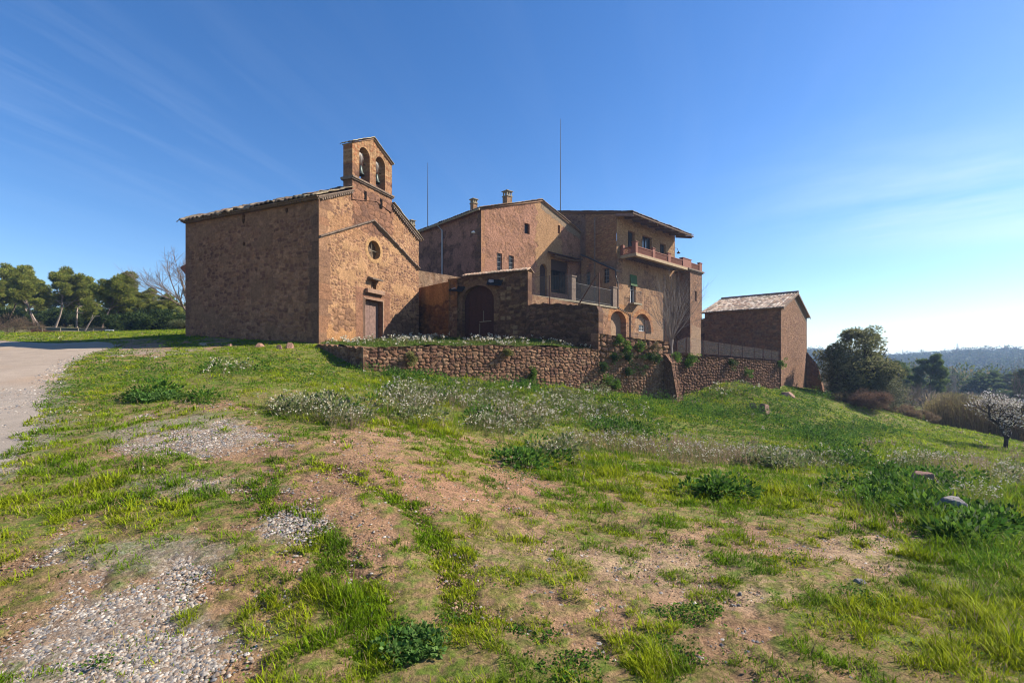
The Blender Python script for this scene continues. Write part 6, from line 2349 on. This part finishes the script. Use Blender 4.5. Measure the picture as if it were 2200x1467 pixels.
RG = 'loose rocks lying in the grass'
rock(1983, 1046, 74, 40, 'red-brown boulder half sunk in tall grass at the right', 'rock', 3, RG, lift=.12)
rock(2048, 1102, 96, 40, 'grey furrowed boulder in the tall grass, lower right', 'rockgrey', 5, RG, lift=.1)
rock(622, 743, 24, 17, 'largest rounded boulder before the chapel side wall', 'rock', 7, RG)
rock(600, 746, 16, 12, 'small boulder beside the largest one near the chapel', 'rock', 9, RG)
rock(557, 742, 26, 11, 'flat brown boulder before the middle of the chapel side wall', 'rock', 11, RG)
rock(495, 741, 18, 7, 'low brown stone in the grass before the chapel side wall', 'rock', 12, RG)
rock(437, 739, 24, 7, 'pale flat slab near the back corner of the chapel', 'concrete', 13, RG)
rock(400, 735, 15, 5, 'small tan stone nearest the back corner of the chapel', 'rock', 14, RG)
rock(642, 772, 10, 5, 'small lone stone on the grass before the terrace wall', 'rock', 15, RG)
rock(1640, 878, 36, 26, 'broken brown boulder on the slope below the barn', 'rock', 16, RG)
rock(1618, 872, 22, 16, 'smaller boulder left of the broken one below the barn', 'rock', 17, RG)
rock(1852, 968, 20, 9, 'reddish stone on the meadow below the holm oak', 'rock', 18, RG)
rock(1440, 1016, 34, 9, 'pale flat stone in the middle grass', 'concrete', 19, RG, dpt=1.2)
rock(1500, 1030, 28, 7, 'second pale flat stone right of the first in the middle grass', 'concrete', 20, RG, dpt=1.2)
rock(1157, 1027, 20, 6, 'pinkish stone at the edge of the bare earth', 'rock', 21, RG)
rock(1848, 1252, 36, 18, 'dark lumpy stone in the lower right bare patch', 'rockgrey', 22, RG)
rock(1590, 1275, 12, 9, 'small dark stone in the sandy patch', 'rockgrey', 23, RG)
rock(1380, 1320, 24, 9, 'pale elongated stone in the low clover', 'concrete', 24, RG)
rock(250, 1417, 20, 10, 'blue-grey pebble largest in the gravel patch', 'rockgrey', 25, RG)
rock(160, 1438, 17, 8, 'ochre pebble in the lower gravel patch', 'concrete', 26, RG)
rock(102, 1430, 24, 9, 'tan flat stone in the lower left gravel', 'rock', 27, RG)
rock(1690, 847, 44, 12, 'long slab of fallen masonry at the foot of the barn', 'rock', 28, RG)

# ------------------------------------------------------------ plants rooted in the walls
WP = [(1329.5, 731, 9, 16, 'bright green plant just under the top of the tall retaining wall', 1), (1345, 747, 9, 14, 'wall plant below and right of the topmost bright one', 1), (1374, 744, 8, 14, 'small round wall plant high on the tall wall, right half', 1),
      (1320, 766, 9, 13, 'dark wall plant left of centre on the tall wall', 0), (1294, 788, 9, 17, 'wall plant at the left seam of the tall wall, upper one', 0), (1303, 814, 11, 18, 'vivid green wall plant low at the left seam', 1),
      (1321, 828, 7, 16, 'narrow wall plant lowest on the tall wall', 1), (1348, 797, 7, 13, 'dark wall plant in the middle of the tall wall', 0), (1373, 780, 20, 24, 'widest dark wall plant left of the buttress', 0),
      (1394, 764, 8, 11, 'wall plant above the buttress shadow', 0), (1349, 767, 7, 11, 'small olive wall plant above the middle one', 0), (1408, 770, 8, 16, 'dark wall plant touching the buttress shadow', 0),
      (1401, 746, 22, 12, 'dry brownish growth at the top right of the tall wall', 2), (1450, 766, 9, 14, 'plant right of the buttress top', 1), (1485, 770, 9, 13, 'twin wall plant, upper one, on the dark wall', 1), (1476, 779, 6, 9, 'twin wall plant, lower one, on the dark wall', 1),
      (1571, 782, 8, 14, 'wall plant halfway along the dark wall', 0), (1608, 799, 9, 11, 'low wall plant right of the middle of the dark wall', 1), (1676, 782, 8, 16, 'plant in the corner between dark wall and barn', 1),
      (1143, 800, 8, 22, 'tuft in the vertical crack of the long retaining wall', 1), (884, 768, 8, 14, 'yellowish tuft on the left part of the long retaining wall', 3), (1090, 756, 7, 10, 'yellowish tuft near the top of the long retaining wall', 3)]
WC = {0: [(.04, .075, .02), (.06, .10, .025), (.03, .055, .018)], 1: [(.09, .17, .02), (.12, .20, .03), (.06, .12, .02)], 2: [(.17, .12, .06), (.10, .10, .04), (.22, .16, .09)], 3: [(.16, .17, .05), (.2, .19, .07)]}
for i, (px, py, w, h, lb, c) in enumerate(WP):
    u, z = RET.pp(px, py, .06)
    p = RET.pt(u, z, .0)
    s = w / F * p.y
    e = empty('wall_plant', p, lb, 'plant', 'plants rooted in the retaining walls')
    r = np.random.default_rng(i)
    k = 14
    C_ = np.stack([r.normal(size=k) * s * .45, r.normal(size=k) * s * .45, r.normal(size=k) * h / F * p.y * .38], 1) + np.array(RET.Nn) * .14
    o = sprays(None, 'leaves', C_, .13, 75, .055, WC[c], 700 + i, asp=.6, kite=True)
    o.parent = e
    mb = MB()
    for q in C_[::3]:
        mb.tube([(0, 0, 0), tuple(q)], .006, 3, cap=False)
    o = mb.build('stem', M['bark'], None)
    o.parent = e


# ------------------------------------------------------------ grass, weeds, flowers, pebbles: nobody could count them
def scatter(n, y0, y1, seed, u=1.3):
    r = np.random.default_rng(seed)
    Y = np.exp(r.uniform(math.log(y0), math.log(y1), n))
    X = r.uniform(-u, u, n) * (Y + .6)
    return X, Y, r


FOOT = [tuple(RTL.pt(-.6, 0, .05))[:2], tuple(B_)[:2], tuple(RET.pt(u3, 0, .05))[:2], (18.8, 33.4), tuple(SF.pt(sw_, 0, .05))[:2], (30, 60), (-20, 60), tuple(FS.pt(SL, 0))[:2], (-9.27, 22.95)]


def free(X, Y):
    return ~inpoly(X, Y, FOOT) & (road_d(X, Y) > -.12)


def bl_(px, py, cx, cy, rx, ry):
    return np.exp(-(((px - cx) / rx) ** 2 + ((py - cy) / ry) ** 2))


def blobs(px, py, lst):
    t = np.zeros(px.shape)
    for q in lst:
        t = np.maximum(t, bl_(px, py, *q[:4]) * (q[4] if len(q) > 4 else 1))
    return t


TALL = [(2050, 1080, 220, 110, 1), (2150, 1250, 90, 120, .8), (1650, 1070, 160, 40, .55), (1000, 830, 300, 25, .7), (1300, 870, 150, 40, .8), (1550, 850, 120, 30, .7), (750, 1290, 90, 35, .55), (1850, 1000, 200, 40, .8), (240, 1080, 160, 60, .35),
        (1550, 1060, 120, 30, .7), (1250, 1000, 150, 60, .5), (2100, 1420, 120, 50, .4), (1850, 1330, 120, 40, .35), (900, 900, 200, 50, .5), (2000, 950, 200, 40, .4), (340, 850, 100, 25, .3)]


def grass(n, y0, y1, seed, seg, name_only=False):
    X, Y, r = scatter(n, y0, y1, seed)
    k = free(X, Y)
    X, Y = X[k], Y[k]
    Z = H(X, Y)
    g, gv, rd_, sa_ = ground_masks(X, Y, Z)
    px, py = topix(X, Y, Z)
    cl = fbm(X * 5.5, Y * 5.5, 3, 401)
    k = r.random(len(X)) < (.55 * g + .45 * g * ss(.30, .60, cl + .16 * g)) * (1 - .5 * gv) + .045
    X, Y, Z, px, py, g, cl = [a[k] for a in (X, Y, Z, px, py, g, cl)]
    n = len(X)
    tall = blobs(px, py, TALL)
    tuft = ss(.5, .75, fbm(X * 2.6, Y * 2.6, 3, 405))
    h = (.022 + .028 * ss(.4, .7, cl) + .022 * tuft + tall * .11 * (.45 + .9 * tuft)) * (.4 + .8 * r.random(n)) * (.5 + .5 * g)
    h *= (1 + .25 * ss(6, 20, Y)) * np.where(r.random(n) < .10, 1.9, 1)
    w = np.maximum(.0028, .00095 * Y) * (.7 + .7 * r.random(n))
    a = r.random(n) * 6.283
    ln = h * (.25 + .75 * r.random(n))
    dx, dy = np.cos(a) * ln, np.sin(a) * ln
    wx, wy = -np.sin(a) * w, np.cos(a) * w
    b = np.stack([X, Y, Z - .012], 1)
    W_ = np.stack([wx, wy, wx * 0], 1)
    tip = b + np.stack([dx, dy, h], 1)
    cn = fbm(X * 1.2, Y * 1.2, 4, 411)
    cols = mixc(np.tile((.14, .235, .008), (n, 1)), np.tile((.28, .33, .012), (n, 1)), ss(.35, .65, cn))
    cols = mixc(cols, np.tile((.07, .155, .012), (n, 1)), ss(.55, .72, fbm(X * 2, Y * 2, 3, 415)) * .7)
    yl = ss(1500, 2100, px) * ss(1150, 950, py)
    cols = mixc(cols, np.tile((.30, .40, .022), (n, 1)), yl * .55 * ss(.4, .6, cn))
    dry = r.random(n) < (.06 + .18 * (1 - g))
    cols[dry] = np.array((.33, .25, .12)) * (.6 + .7 * r.random(dry.sum()))[:, None]
    cols = cols * (.62 + .8 * r.random(n))[:, None]
    i = np.arange(n)
    if seg:
        m_ = b + np.stack([dx * .35, dy * .35, h * .62], 1)
        V = np.stack([b - W_, b + W_, m_ + W_ * .75, m_ - W_ * .75, tip], 1).reshape(-1, 3)
        fs = [np.stack([5 * i, 5 * i + 1, 5 * i + 2, 5 * i + 3], 1), np.stack([5 * i + 3, 5 * i + 2, 5 * i + 4], 1)]
        return V, fs, np.repeat(cols, 5, 0)
    V = np.stack([b - W_, b + W_, tip], 1).reshape(-1, 3)
    return V, [np.stack([3 * i, 3 * i + 1, 3 * i + 2], 1)], np.repeat(cols, 3, 0)


V, fs, c = grass(1500000, 1.5, 9, 51, True)
tag(mk('grass', V, fs, M['grass'], None, {'col': c}), 'patchy short green grass over the bare earth in the foreground', 'grass', None, 'stuff')
V, fs, c = grass(1100000, 8, 45, 52, False)
tag(mk('meadow_grass', V, fs, M['grass'], None, {'col': c}), 'rougher grass covering the slope up to the walls', 'grass', None, 'stuff')

# broad-leaved ground cover
LEAF = [(330, 850, 70, 22), (440, 858, 50, 14), (200, 850, 90, 28, .8), (150, 880, 60, 30, .8), (480, 800, 90, 22, .7), (580, 775, 60, 12, .7), (1600, 900, 170, 45, 1.2), (1750, 950, 150, 45, 1.2), (1450, 890, 120, 35, 1.1), (1250, 900, 90, 25, .9), (640, 800, 120, 30, .8), (300, 800, 120, 30, .8), (1100, 860, 90, 18, .7),
        (880, 1385, 80, 45), (1000, 1330, 80, 30, .7), (1120, 1370, 130, 60), (1250, 1440, 130, 50), (1430, 1390, 110, 50, .9), (1800, 1300, 130, 40), (1350, 1440, 100, 50, .8), (1480, 1330, 70, 30, .7), (740, 1300, 50, 20, .5), (1080, 975, 50, 20), (1130, 1010, 60, 25),
        (1950, 1010, 90, 30), (1300, 1000, 120, 30, .6), (1700, 850, 60, 20), (1930, 930, 120, 25, .5), (2000, 1150, 120, 40, .6), (850, 830, 60, 20, .6), (1640, 1210, 60, 18, .4), (230, 1080, 100, 30, .4), (600, 900, 60, 20, .4)]
X, Y, r = scatter(900000, 1.6, 36, 61)
k = free(X, Y)
X, Y = X[k], Y[k]
Z = H(X, Y)
px, py = topix(X, Y, Z)
lf = blobs(px, py, LEAF)
cl = fbm(X * 3.2, Y * 3.2, 4, 421)
k = r.random(len(X)) < ss(.25, .65, lf + (cl - .5) * 1.3) * .9 + .012
X, Y, Z, cl, lf = [a[k] for a in (X, Y, Z, cl, lf)]
n = len(X)
mound = ss(.42, .75, cl) * (.035 + .10 * ss(6, 16, Y))
hz_ = r.random(n) ** .6 * (mound + .015)
sz = np.maximum(.016, .0026 * Y) * (.6 + .8 * r.random(n))
V, Fq = tris(np.stack([X, Y, Z + hz_], 1), sz, .8, .25, 5, kite=True, flat=.35)
c = np.array([(.055, .135, .014), (.075, .165, .016), (.11, .205, .022), (.035, .09, .012)])[r.integers(0, 4, n)]
c = mixc(c, np.tile((.16, .07, .03), (n, 1)), (r.random(n) < .03) * .8)
tag(mk('clover', V, [Fq], M['grass'], None, {'col': np.repeat(c * (.75 + .5 * r.random(n))[:, None], 4, 0)}), 'dense low clover and broad-leaved weeds in dark green patches', 'ground cover', None, 'stuff')

# white-flowered plants, and the dry pale ones
FLOW = [(650, 890, 110, 26), (740, 905, 60, 22), (880, 865, 80, 30), (900, 905, 50, 24), (1040, 868, 110, 30, .8), (1060, 930, 60, 25), (1130, 900, 90, 35, .9), (1220, 865, 70, 25, .9), (1280, 900, 90, 25, .8), (1180, 975, 60, 20, .8), (1330, 960, 120, 16, .8), (1480, 985, 110, 14, .7),
        (1690, 1000, 110, 16), (1600, 985, 60, 14, .7), (1960, 1003, 70, 13, .9), (2090, 1090, 60, 30, .8), (2170, 1030, 60, 30, .7), (495, 795, 50, 14, .6), (1560, 838, 60, 14, .8), (860, 800, 80, 14, .6), (1000, 838, 80, 12, .6), (2010, 1000, 20, 8, .8), (1280, 850, 40, 12, .8)]
DRY = [(1400, 965, 130, 18), (1530, 990, 110, 16), (930, 870, 80, 22, .6), (1080, 900, 90, 25, .6), (1290, 950, 90, 22, .7), (2080, 1010, 120, 25, .6), (2170, 980, 60, 25, .5), (1180, 1000, 80, 15, .5), (740, 925, 90, 16, .5), (1880, 960, 60, 20, .4), (1480, 870, 50, 12, .4)]


def plants(name, n, spots, hlo, hhi, white, seed, label, stemc, ter=False, stems=4, dots=4, dotc=(.64, .58, .46)):
    X, Y, r = scatter(n, 4, 34, seed)
    if ter:
        X = r.uniform(-9, 5, n)
        Y = r.uniform(18, 31, n)
        k = inpoly(X, Y, TERR) & (segdist(X, Y, TERR) > .25)
        X, Y = X[k], Y[k]
        Z = HT(X, Y)
        px, py = topix(X, Y, Z)
        k = r.random(len(X)) < ss(.42, .60, fbm(X * .9, Y * .9, 3, seed))
    else:
        k = free(X, Y)
        X, Y = X[k], Y[k]
        Z = H(X, Y)
        px, py = topix(X, Y, Z)
        b = blobs(px, py, spots)
        k = r.random(len(X)) < ss(.25, .75, b + (fbm(X * 1.6, Y * 1.6, 3, seed) - .5) * 1.1)
    X, Y, Z = X[k], Y[k], Z[k]
    n = len(X)
    h = r.uniform(hlo, hhi, n) * (.7 + .5 * fbm(X * .7, Y * .7, 2, 3))
    base = np.stack([X, Y, Z - .02], 1)
    K = stems
    bi = np.repeat(np.arange(n), K)
    d = r.normal(size=(n * K, 2)) * .32
    tip = base[bi] + np.stack([d[:, 0] * h[bi], d[:, 1] * h[bi], h[bi] * r.uniform(.65, 1.05, n * K)], 1)
    w = np.maximum(.0016, .00035 * Y[bi])
    a = r.random(n * K) * 3.14
    W_ = np.stack([np.cos(a) * w, np.sin(a) * w, w * 0], 1)
    V1 = np.stack([base[bi] - W_, base[bi] + W_, tip + W_ * .6, tip - W_ * .6], 1).reshape(-1, 3)
    i = np.arange(n * K)
    F1 = np.stack([4 * i, 4 * i + 1, 4 * i + 2, 4 * i + 3], 1)
    sc = np.array(stemc)
    C1 = np.repeat(sc[r.integers(0, len(sc), n * K)] * (.7 + .6 * r.random(n * K))[:, None], 4, 0)
    # leaves low on the stems
    lb = np.repeat(np.arange(n * K), 3)
    lt = r.random(len(lb))
    lp_ = base[bi][lb] + (tip[lb] - base[bi][lb]) * (lt ** 1.2 * .8)[:, None]
    V2, F2 = tris(lp_, np.maximum(.03, .0032 * Y[bi][lb]) * (.5 + r.random(len(lb))), .35, .3, seed, kite=True)
    C2 = np.repeat(sc[r.integers(0, len(sc), len(lb))] * (.7 + .6 * r.random(len(lb)))[:, None], 4, 0)
    o = mk(name, np.vstack([V1, V2]), [np.vstack([F1, F2 + len(V1)])], M['veg'], None, {'col': np.vstack([C1, C2])})
    tag(o, label[0], 'plants', None, 'stuff')
    if white:
        db = np.repeat(np.arange(n * K), dots)
        tipon = r.random(n * K) < (.27 if not ter else .22)
        kk = tipon[db]
        db = db[kk]
        spread = .008 + .0007 * Y[bi][db]
        dp = tip[db] + r.normal(size=(len(db), 3)) * spread[:, None] * np.array([1, 1, .6])
        s3 = np.maximum(.010, .0025 * Y[bi][db]) * (.7 + .7 * r.random(len(db)))
        V3, F3 = tris(dp, s3, .9, 0, seed + 1, kite=True)
        C3 = np.repeat(np.array(dotc) * (.75 + .35 * r.random(len(db)))[:, None], 4, 0)
        o = mk(white, V3, [F3], M['flower'], None, {'col': C3})
        tag(o, label[1], 'flowers', None, 'stuff')


GS = [(.11, .15, .04), (.17, .16, .06), (.08, .12, .03), (.25, .19, .10)]
plants('flowering_weeds', 30000, FLOW, .20, .44, 'white_blossom', 71, ('bushy grey-green weeds on the slope below the wall', 'small white flower heads scattered over the slope'), GS)
plants('dry_weeds', 34000, DRY, .2, .42, 'dry_seed_heads', 72, ('dry tan weeds with thin stems on the middle slope', 'dusty pinkish seed heads of the dry weeds'), [(.26, .19, .12), (.32, .24, .15), (.18, .14, .08), (.22, .15, .11)], dots=3, dotc=(.44, .36, .28))
plants('terrace_weeds', 2200, None, .14, .42, 'terrace_blossom', 73, ('green weeds on the terrace before the gateway', 'white flower heads on the terrace before the gateway'), GS, ter=True, dots=6)
BANK = [(820, 805, 60, 12), (950, 822, 90, 12), (1100, 838, 110, 12), (1240, 852, 80, 14), (1240, 880, 120, 18), (1380, 868, 80, 10), (1560, 842, 70, 18), (1650, 890, 130, 30, .8), (1780, 930, 120, 30, .8), (1500, 890, 90, 22, .8), (1020, 865, 200, 20, .6),
        (1350, 930, 140, 20, .7), (1800, 990, 130, 20, .8), (1950, 1060, 140, 40), (2080, 1130, 110, 50), (2150, 1220, 70, 60, .7), (1600, 1060, 120, 18, .7), (440, 862, 60, 10, .6), (330, 850, 60, 14, .7), (500, 800, 80, 12, .6), (1130, 1000, 60, 12, .8), (1760, 855, 60, 14, .8), (1880, 925, 90, 12, .7)]
plants('bank_weeds', 22000, BANK, .14, .34, None, 75, ('lush leafy weeds piled along the wall foot and down the bank', ''), [(.08, .17, .015), (.13, .22, .02), (.05, .12, .015), (.19, .26, .03)], stems=5)
# mounds of leafy weeds that make the bank lumpy
X, Y, r = scatter(16000, 4.5, 34, 76)
k = free(X, Y)
X, Y = X[k], Y[k]
Z = H(X, Y)
px, py = topix(X, Y, Z)
b = np.maximum(blobs(px, py, BANK), .8 * blobs(px, py, FLOW))
k = r.random(len(X)) < ss(.35, .8, b + (fbm(X * 1.1, Y * 1.1, 3, 431) - .5) * 1.2) * .42
X, Y, Z, px, py = [a[k] for a in (X, Y, Z, px, py)]
fl_m = blobs(px, py, FLOW) > .45
rad = (.09 + .017 * Y) * (.6 + .8 * r.random(len(X)))
for nm, sel, cols, lb in (('weed_mounds', ~fl_m, [(.045, .115, .015), (.07, .155, .02), (.03, .075, .012), (.11, .20, .025)], 'dark leafy weed mounds along the bank and wall foot'), ('grey_weed_mounds', fl_m, [(.14, .18, .06), (.18, .20, .08), (.10, .14, .045), (.24, .22, .13)], 'grey-green bushy weed mounds among the white flowers')):
    c_ = np.stack([X, Y, Z + rad * .25], 1)[sel]
    o = sprays(None, nm, c_, rad[sel], 150, .07, cols, 77, m=M['grass'], asp=.55, kite=True, zf=.75, hollow=.55)
    n_ = len(o.data.vertices)
    tag(o, lb, 'plants', None, 'stuff')
# grass on the terrace
r = np.random.default_rng(74)
X = r.uniform(-9.2, 5, 150000)
Y = r.uniform(17.8, 31, 150000)
k = inpoly(X, Y, TERR) & (segdist(X, Y, TERR) > .12)
X, Y = X[k], Y[k]
k = fbm(X * 1.3, Y * 1.3, 3, 77) + .25 * r.random(len(X)) > .5
X, Y = X[k], Y[k]
Z = HT(X, Y)
n = len(X)
h = .05 + .11 * r.random(n)
V, Fq = tris(np.stack([X, Y, Z], 1), h, .22, 1.6, 6)
V[2::3, 2] = np.maximum(V[2::3, 2], np.repeat(Z, 1) + h * .5)
c = np.array([(.10, .16, .025), (.15, .20, .035), (.07, .12, .02)])[r.integers(0, 3, n)] * (.7 + .6 * r.random(n))[:, None]
tag(mk('terrace_grass', V, [Fq], M['grass'], None, {'col': np.repeat(c, 3, 0)}), 'short grass on the terrace behind the long retaining wall', 'grass', None, 'stuff')

# pebbles
X, Y, r = scatter(1100000, 1.5, 18, 81, 1.25)
rdv = road_d(X, Y)
k = (rdv > -.5) | ((Y < 11) & (rdv > -3))
X, Y = X[k], Y[k]
Z = H(X, Y)
g, gv, rd_, sa_ = ground_masks(X, Y, Z)
gv = np.where(road_d(X, Y) < -.1, .35, gv)
g = np.where(road_d(X, Y) < -.1, .6, g)
k = r.random(len(X)) < gv ** .7 * (1 - g * .4) * 1.0 * ss(.0, .35, fbm(X * 3, Y * 3, 3, 83) + .1) + .035 * (1 - g)
X, Y, Z = X[k], Y[k], Z[k]


def pebbles(name, X, Y, Z, k, cols, label, m, seed):
    r = np.random.default_rng(seed)
    n = len(X)
    s = np.maximum(.0085 if name == 'gravel' else .006, k * Y) * (.45 + 1.9 * r.random(n) ** 3)
    oc8 = np.array([(1, 0, 0), (.3, .95, 0), (-.75, .7, 0), (-1, -.1, 0), (-.4, -.9, 0), (.6, -.8, 0), (.15, .1, .62), (.4, -.35, .5), (-.35, .25, .55)], float)
    fc = np.array([(0, 1, 6), (1, 2, 8), (1, 8, 6), (2, 3, 8), (3, 4, 8), (4, 7, 8), (8, 7, 6), (4, 5, 7), (5, 0, 7), (0, 6, 7)])
    a = r.random(n) * 6.28
    st = .55 + .45 * r.random(n)
    lx = oc8[None, :, 0] * s[:, None]
    ly = oc8[None, :, 1] * (s * st)[:, None]
    vx = lx * np.cos(a)[:, None] - ly * np.sin(a)[:, None] + X[:, None]
    vy_ = lx * np.sin(a)[:, None] + ly * np.cos(a)[:, None] + Y[:, None]
    vz = oc8[None, :, 2] * (s * (.6 + .5 * r.random(n)))[:, None] + Z[:, None] + .002
    V = np.stack([vx, vy_, vz], 2).reshape(-1, 3)
    Fp = (fc[None] + (np.arange(n) * 9)[:, None, None]).reshape(-1, 3)
    pc = np.array(cols)[r.integers(0, len(cols), n)]
    tag(mk(name, V, [Fp], m, None, {'col': np.repeat(pc * (.75 + .4 * r.random(n))[:, None], 9, 0)}, smooth=True), label, 'gravel', None, 'stuff')


pebbles('gravel', X, Y, Z, .0015, [(.23, .20, .17), (.30, .26, .21), (.17, .155, .145), (.36, .31, .25), (.29, .21, .14), (.22, .16, .115), (.13, .13, .135), (.44, .39, .33)], 'loose grey and tan pebbles over the bare patches', M['gravel'], 5)
X, Y, r = scatter(420000, 1.5, 13, 82, 1.25)
k = free(X, Y)
X, Y = X[k], Y[k]
Z = H(X, Y)
g, gv, rd_, sa_ = ground_masks(X, Y, Z)
k = r.random(len(X)) < (1 - .8 * g) * (.10 + .6 * ss(.5, .68, fbm(X * 3.5, Y * 3.5, 4, 84)))
pebbles('earth_crumbs', X[k], Y[k], Z[k], .0013, [(.27, .165, .09), (.22, .13, .075), (.33, .21, .12), (.17, .10, .06), (.30, .17, .10)], 'crumbs and clods of reddish earth on the bare ground', M['gravel'], 6)

# straw and crumbs of earth lying on the bare ground
X, Y, r = scatter(260000, 1.5, 14, 91, 1.25)
k = free(X, Y)
X, Y = X[k], Y[k]
Z = H(X, Y)
g, gv, rd_, sa_ = ground_masks(X, Y, Z)
k = r.random(len(X)) < .20 + .5 * ss(.5, .62, fbm(X * 2.4, Y * 2.4, 4, 93))
X, Y, Z = X[k], Y[k], Z[k]
n = len(X)
V, Fq = tris(np.stack([X, Y, Z + .006], 1), np.maximum(.02, .006 * Y) * (.4 + 1.2 * r.random(n)), .10, 0, 92, flat=.85)
c = np.array([(.38, .29, .16), (.28, .19, .10), (.16, .10, .06), (.46, .38, .24), (.12, .08, .05)])[r.integers(0, 5, n)]
tag(mk('straw_litter', V, [Fq], M['grass'], None, {'col': np.repeat(c, 3, 0)}), 'bits of dry straw and stalks littering the ground', 'litter', None, 'stuff')

# one leafy weed standing out in the foreground, and a few grass tufts
for px, py, w, lb, sd_ in ((890, 1395, 150, 'big dark leafy weed in the foreground', 3), (340, 860, 110, 'dark leafy clump in the left grass', 9), (1905, 1075, 150, 'mound of bright creeping weed beside the red-brown boulder', 11)):
    b = G(px, py)
    ww = w / F * b.y
    r = np.random.default_rng(sd_)
    k = 60
    a, q = r.random(k) * 6.28, np.sqrt(r.random(k)) * .5
    C_ = np.stack([np.cos(a) * q * ww, np.sin(a) * q * ww * .8, .01 + r.random(k) * ww * .13 * (1.2 - q)], 1)
    e = empty('leafy_weed', b, lb, 'plant')
    mb = MB()
    for c_ in C_[::3]:
        mb.tube([(c_[0] * .2, c_[1] * .2, -.02), tuple(c_)], .004, 3, cap=False)
    o = mb.build('stem', M['green'], None)
    o.parent = e
    o = sprays(None, 'leaves', C_, ww * .09, 26, ww * .045 + .008, [(.07, .15, .03), (.10, .19, .04), (.14, .23, .06)] if sd_ != 11 else [(.10, .19, .02), (.14, .24, .03), (.07, .14, .02)], sd_, asp=.75, kite=True, flat=.2)
    o.parent = e

# ------------------------------------------------------------ the air between here and the hills
hz_m = bpy.data.materials.new('haze_air')
hz_m.use_nodes = True
t = hz_m.node_tree
t.nodes.clear()
pv = N(t, 'ShaderNodeVolumePrincipled')
pv.inputs['Color'].default_value = (.42, .62, 1, 1)
pv.inputs['Density'].default_value = .00052
pv.inputs['Anisotropy'].default_value = .35
L(t, pv.outputs[0], N(t, 'ShaderNodeOutputMaterial').inputs['Volume'])
HAZE = True
if HAZE:
    allz = H(np.array([0., 400, 900, 200]), np.array([800., 400, 900, 100]))
    zlo = float(ZZ.min()) - 1
    zhi = max(float(ZZ.max()), 40) + 3
    hb_ = MB().box((0, 780, (zlo + zhi) / 2), (5400, 1000, (zhi - zlo) / 2)).build('haze', hz_m)
    tag(hb_, kind='stuff')
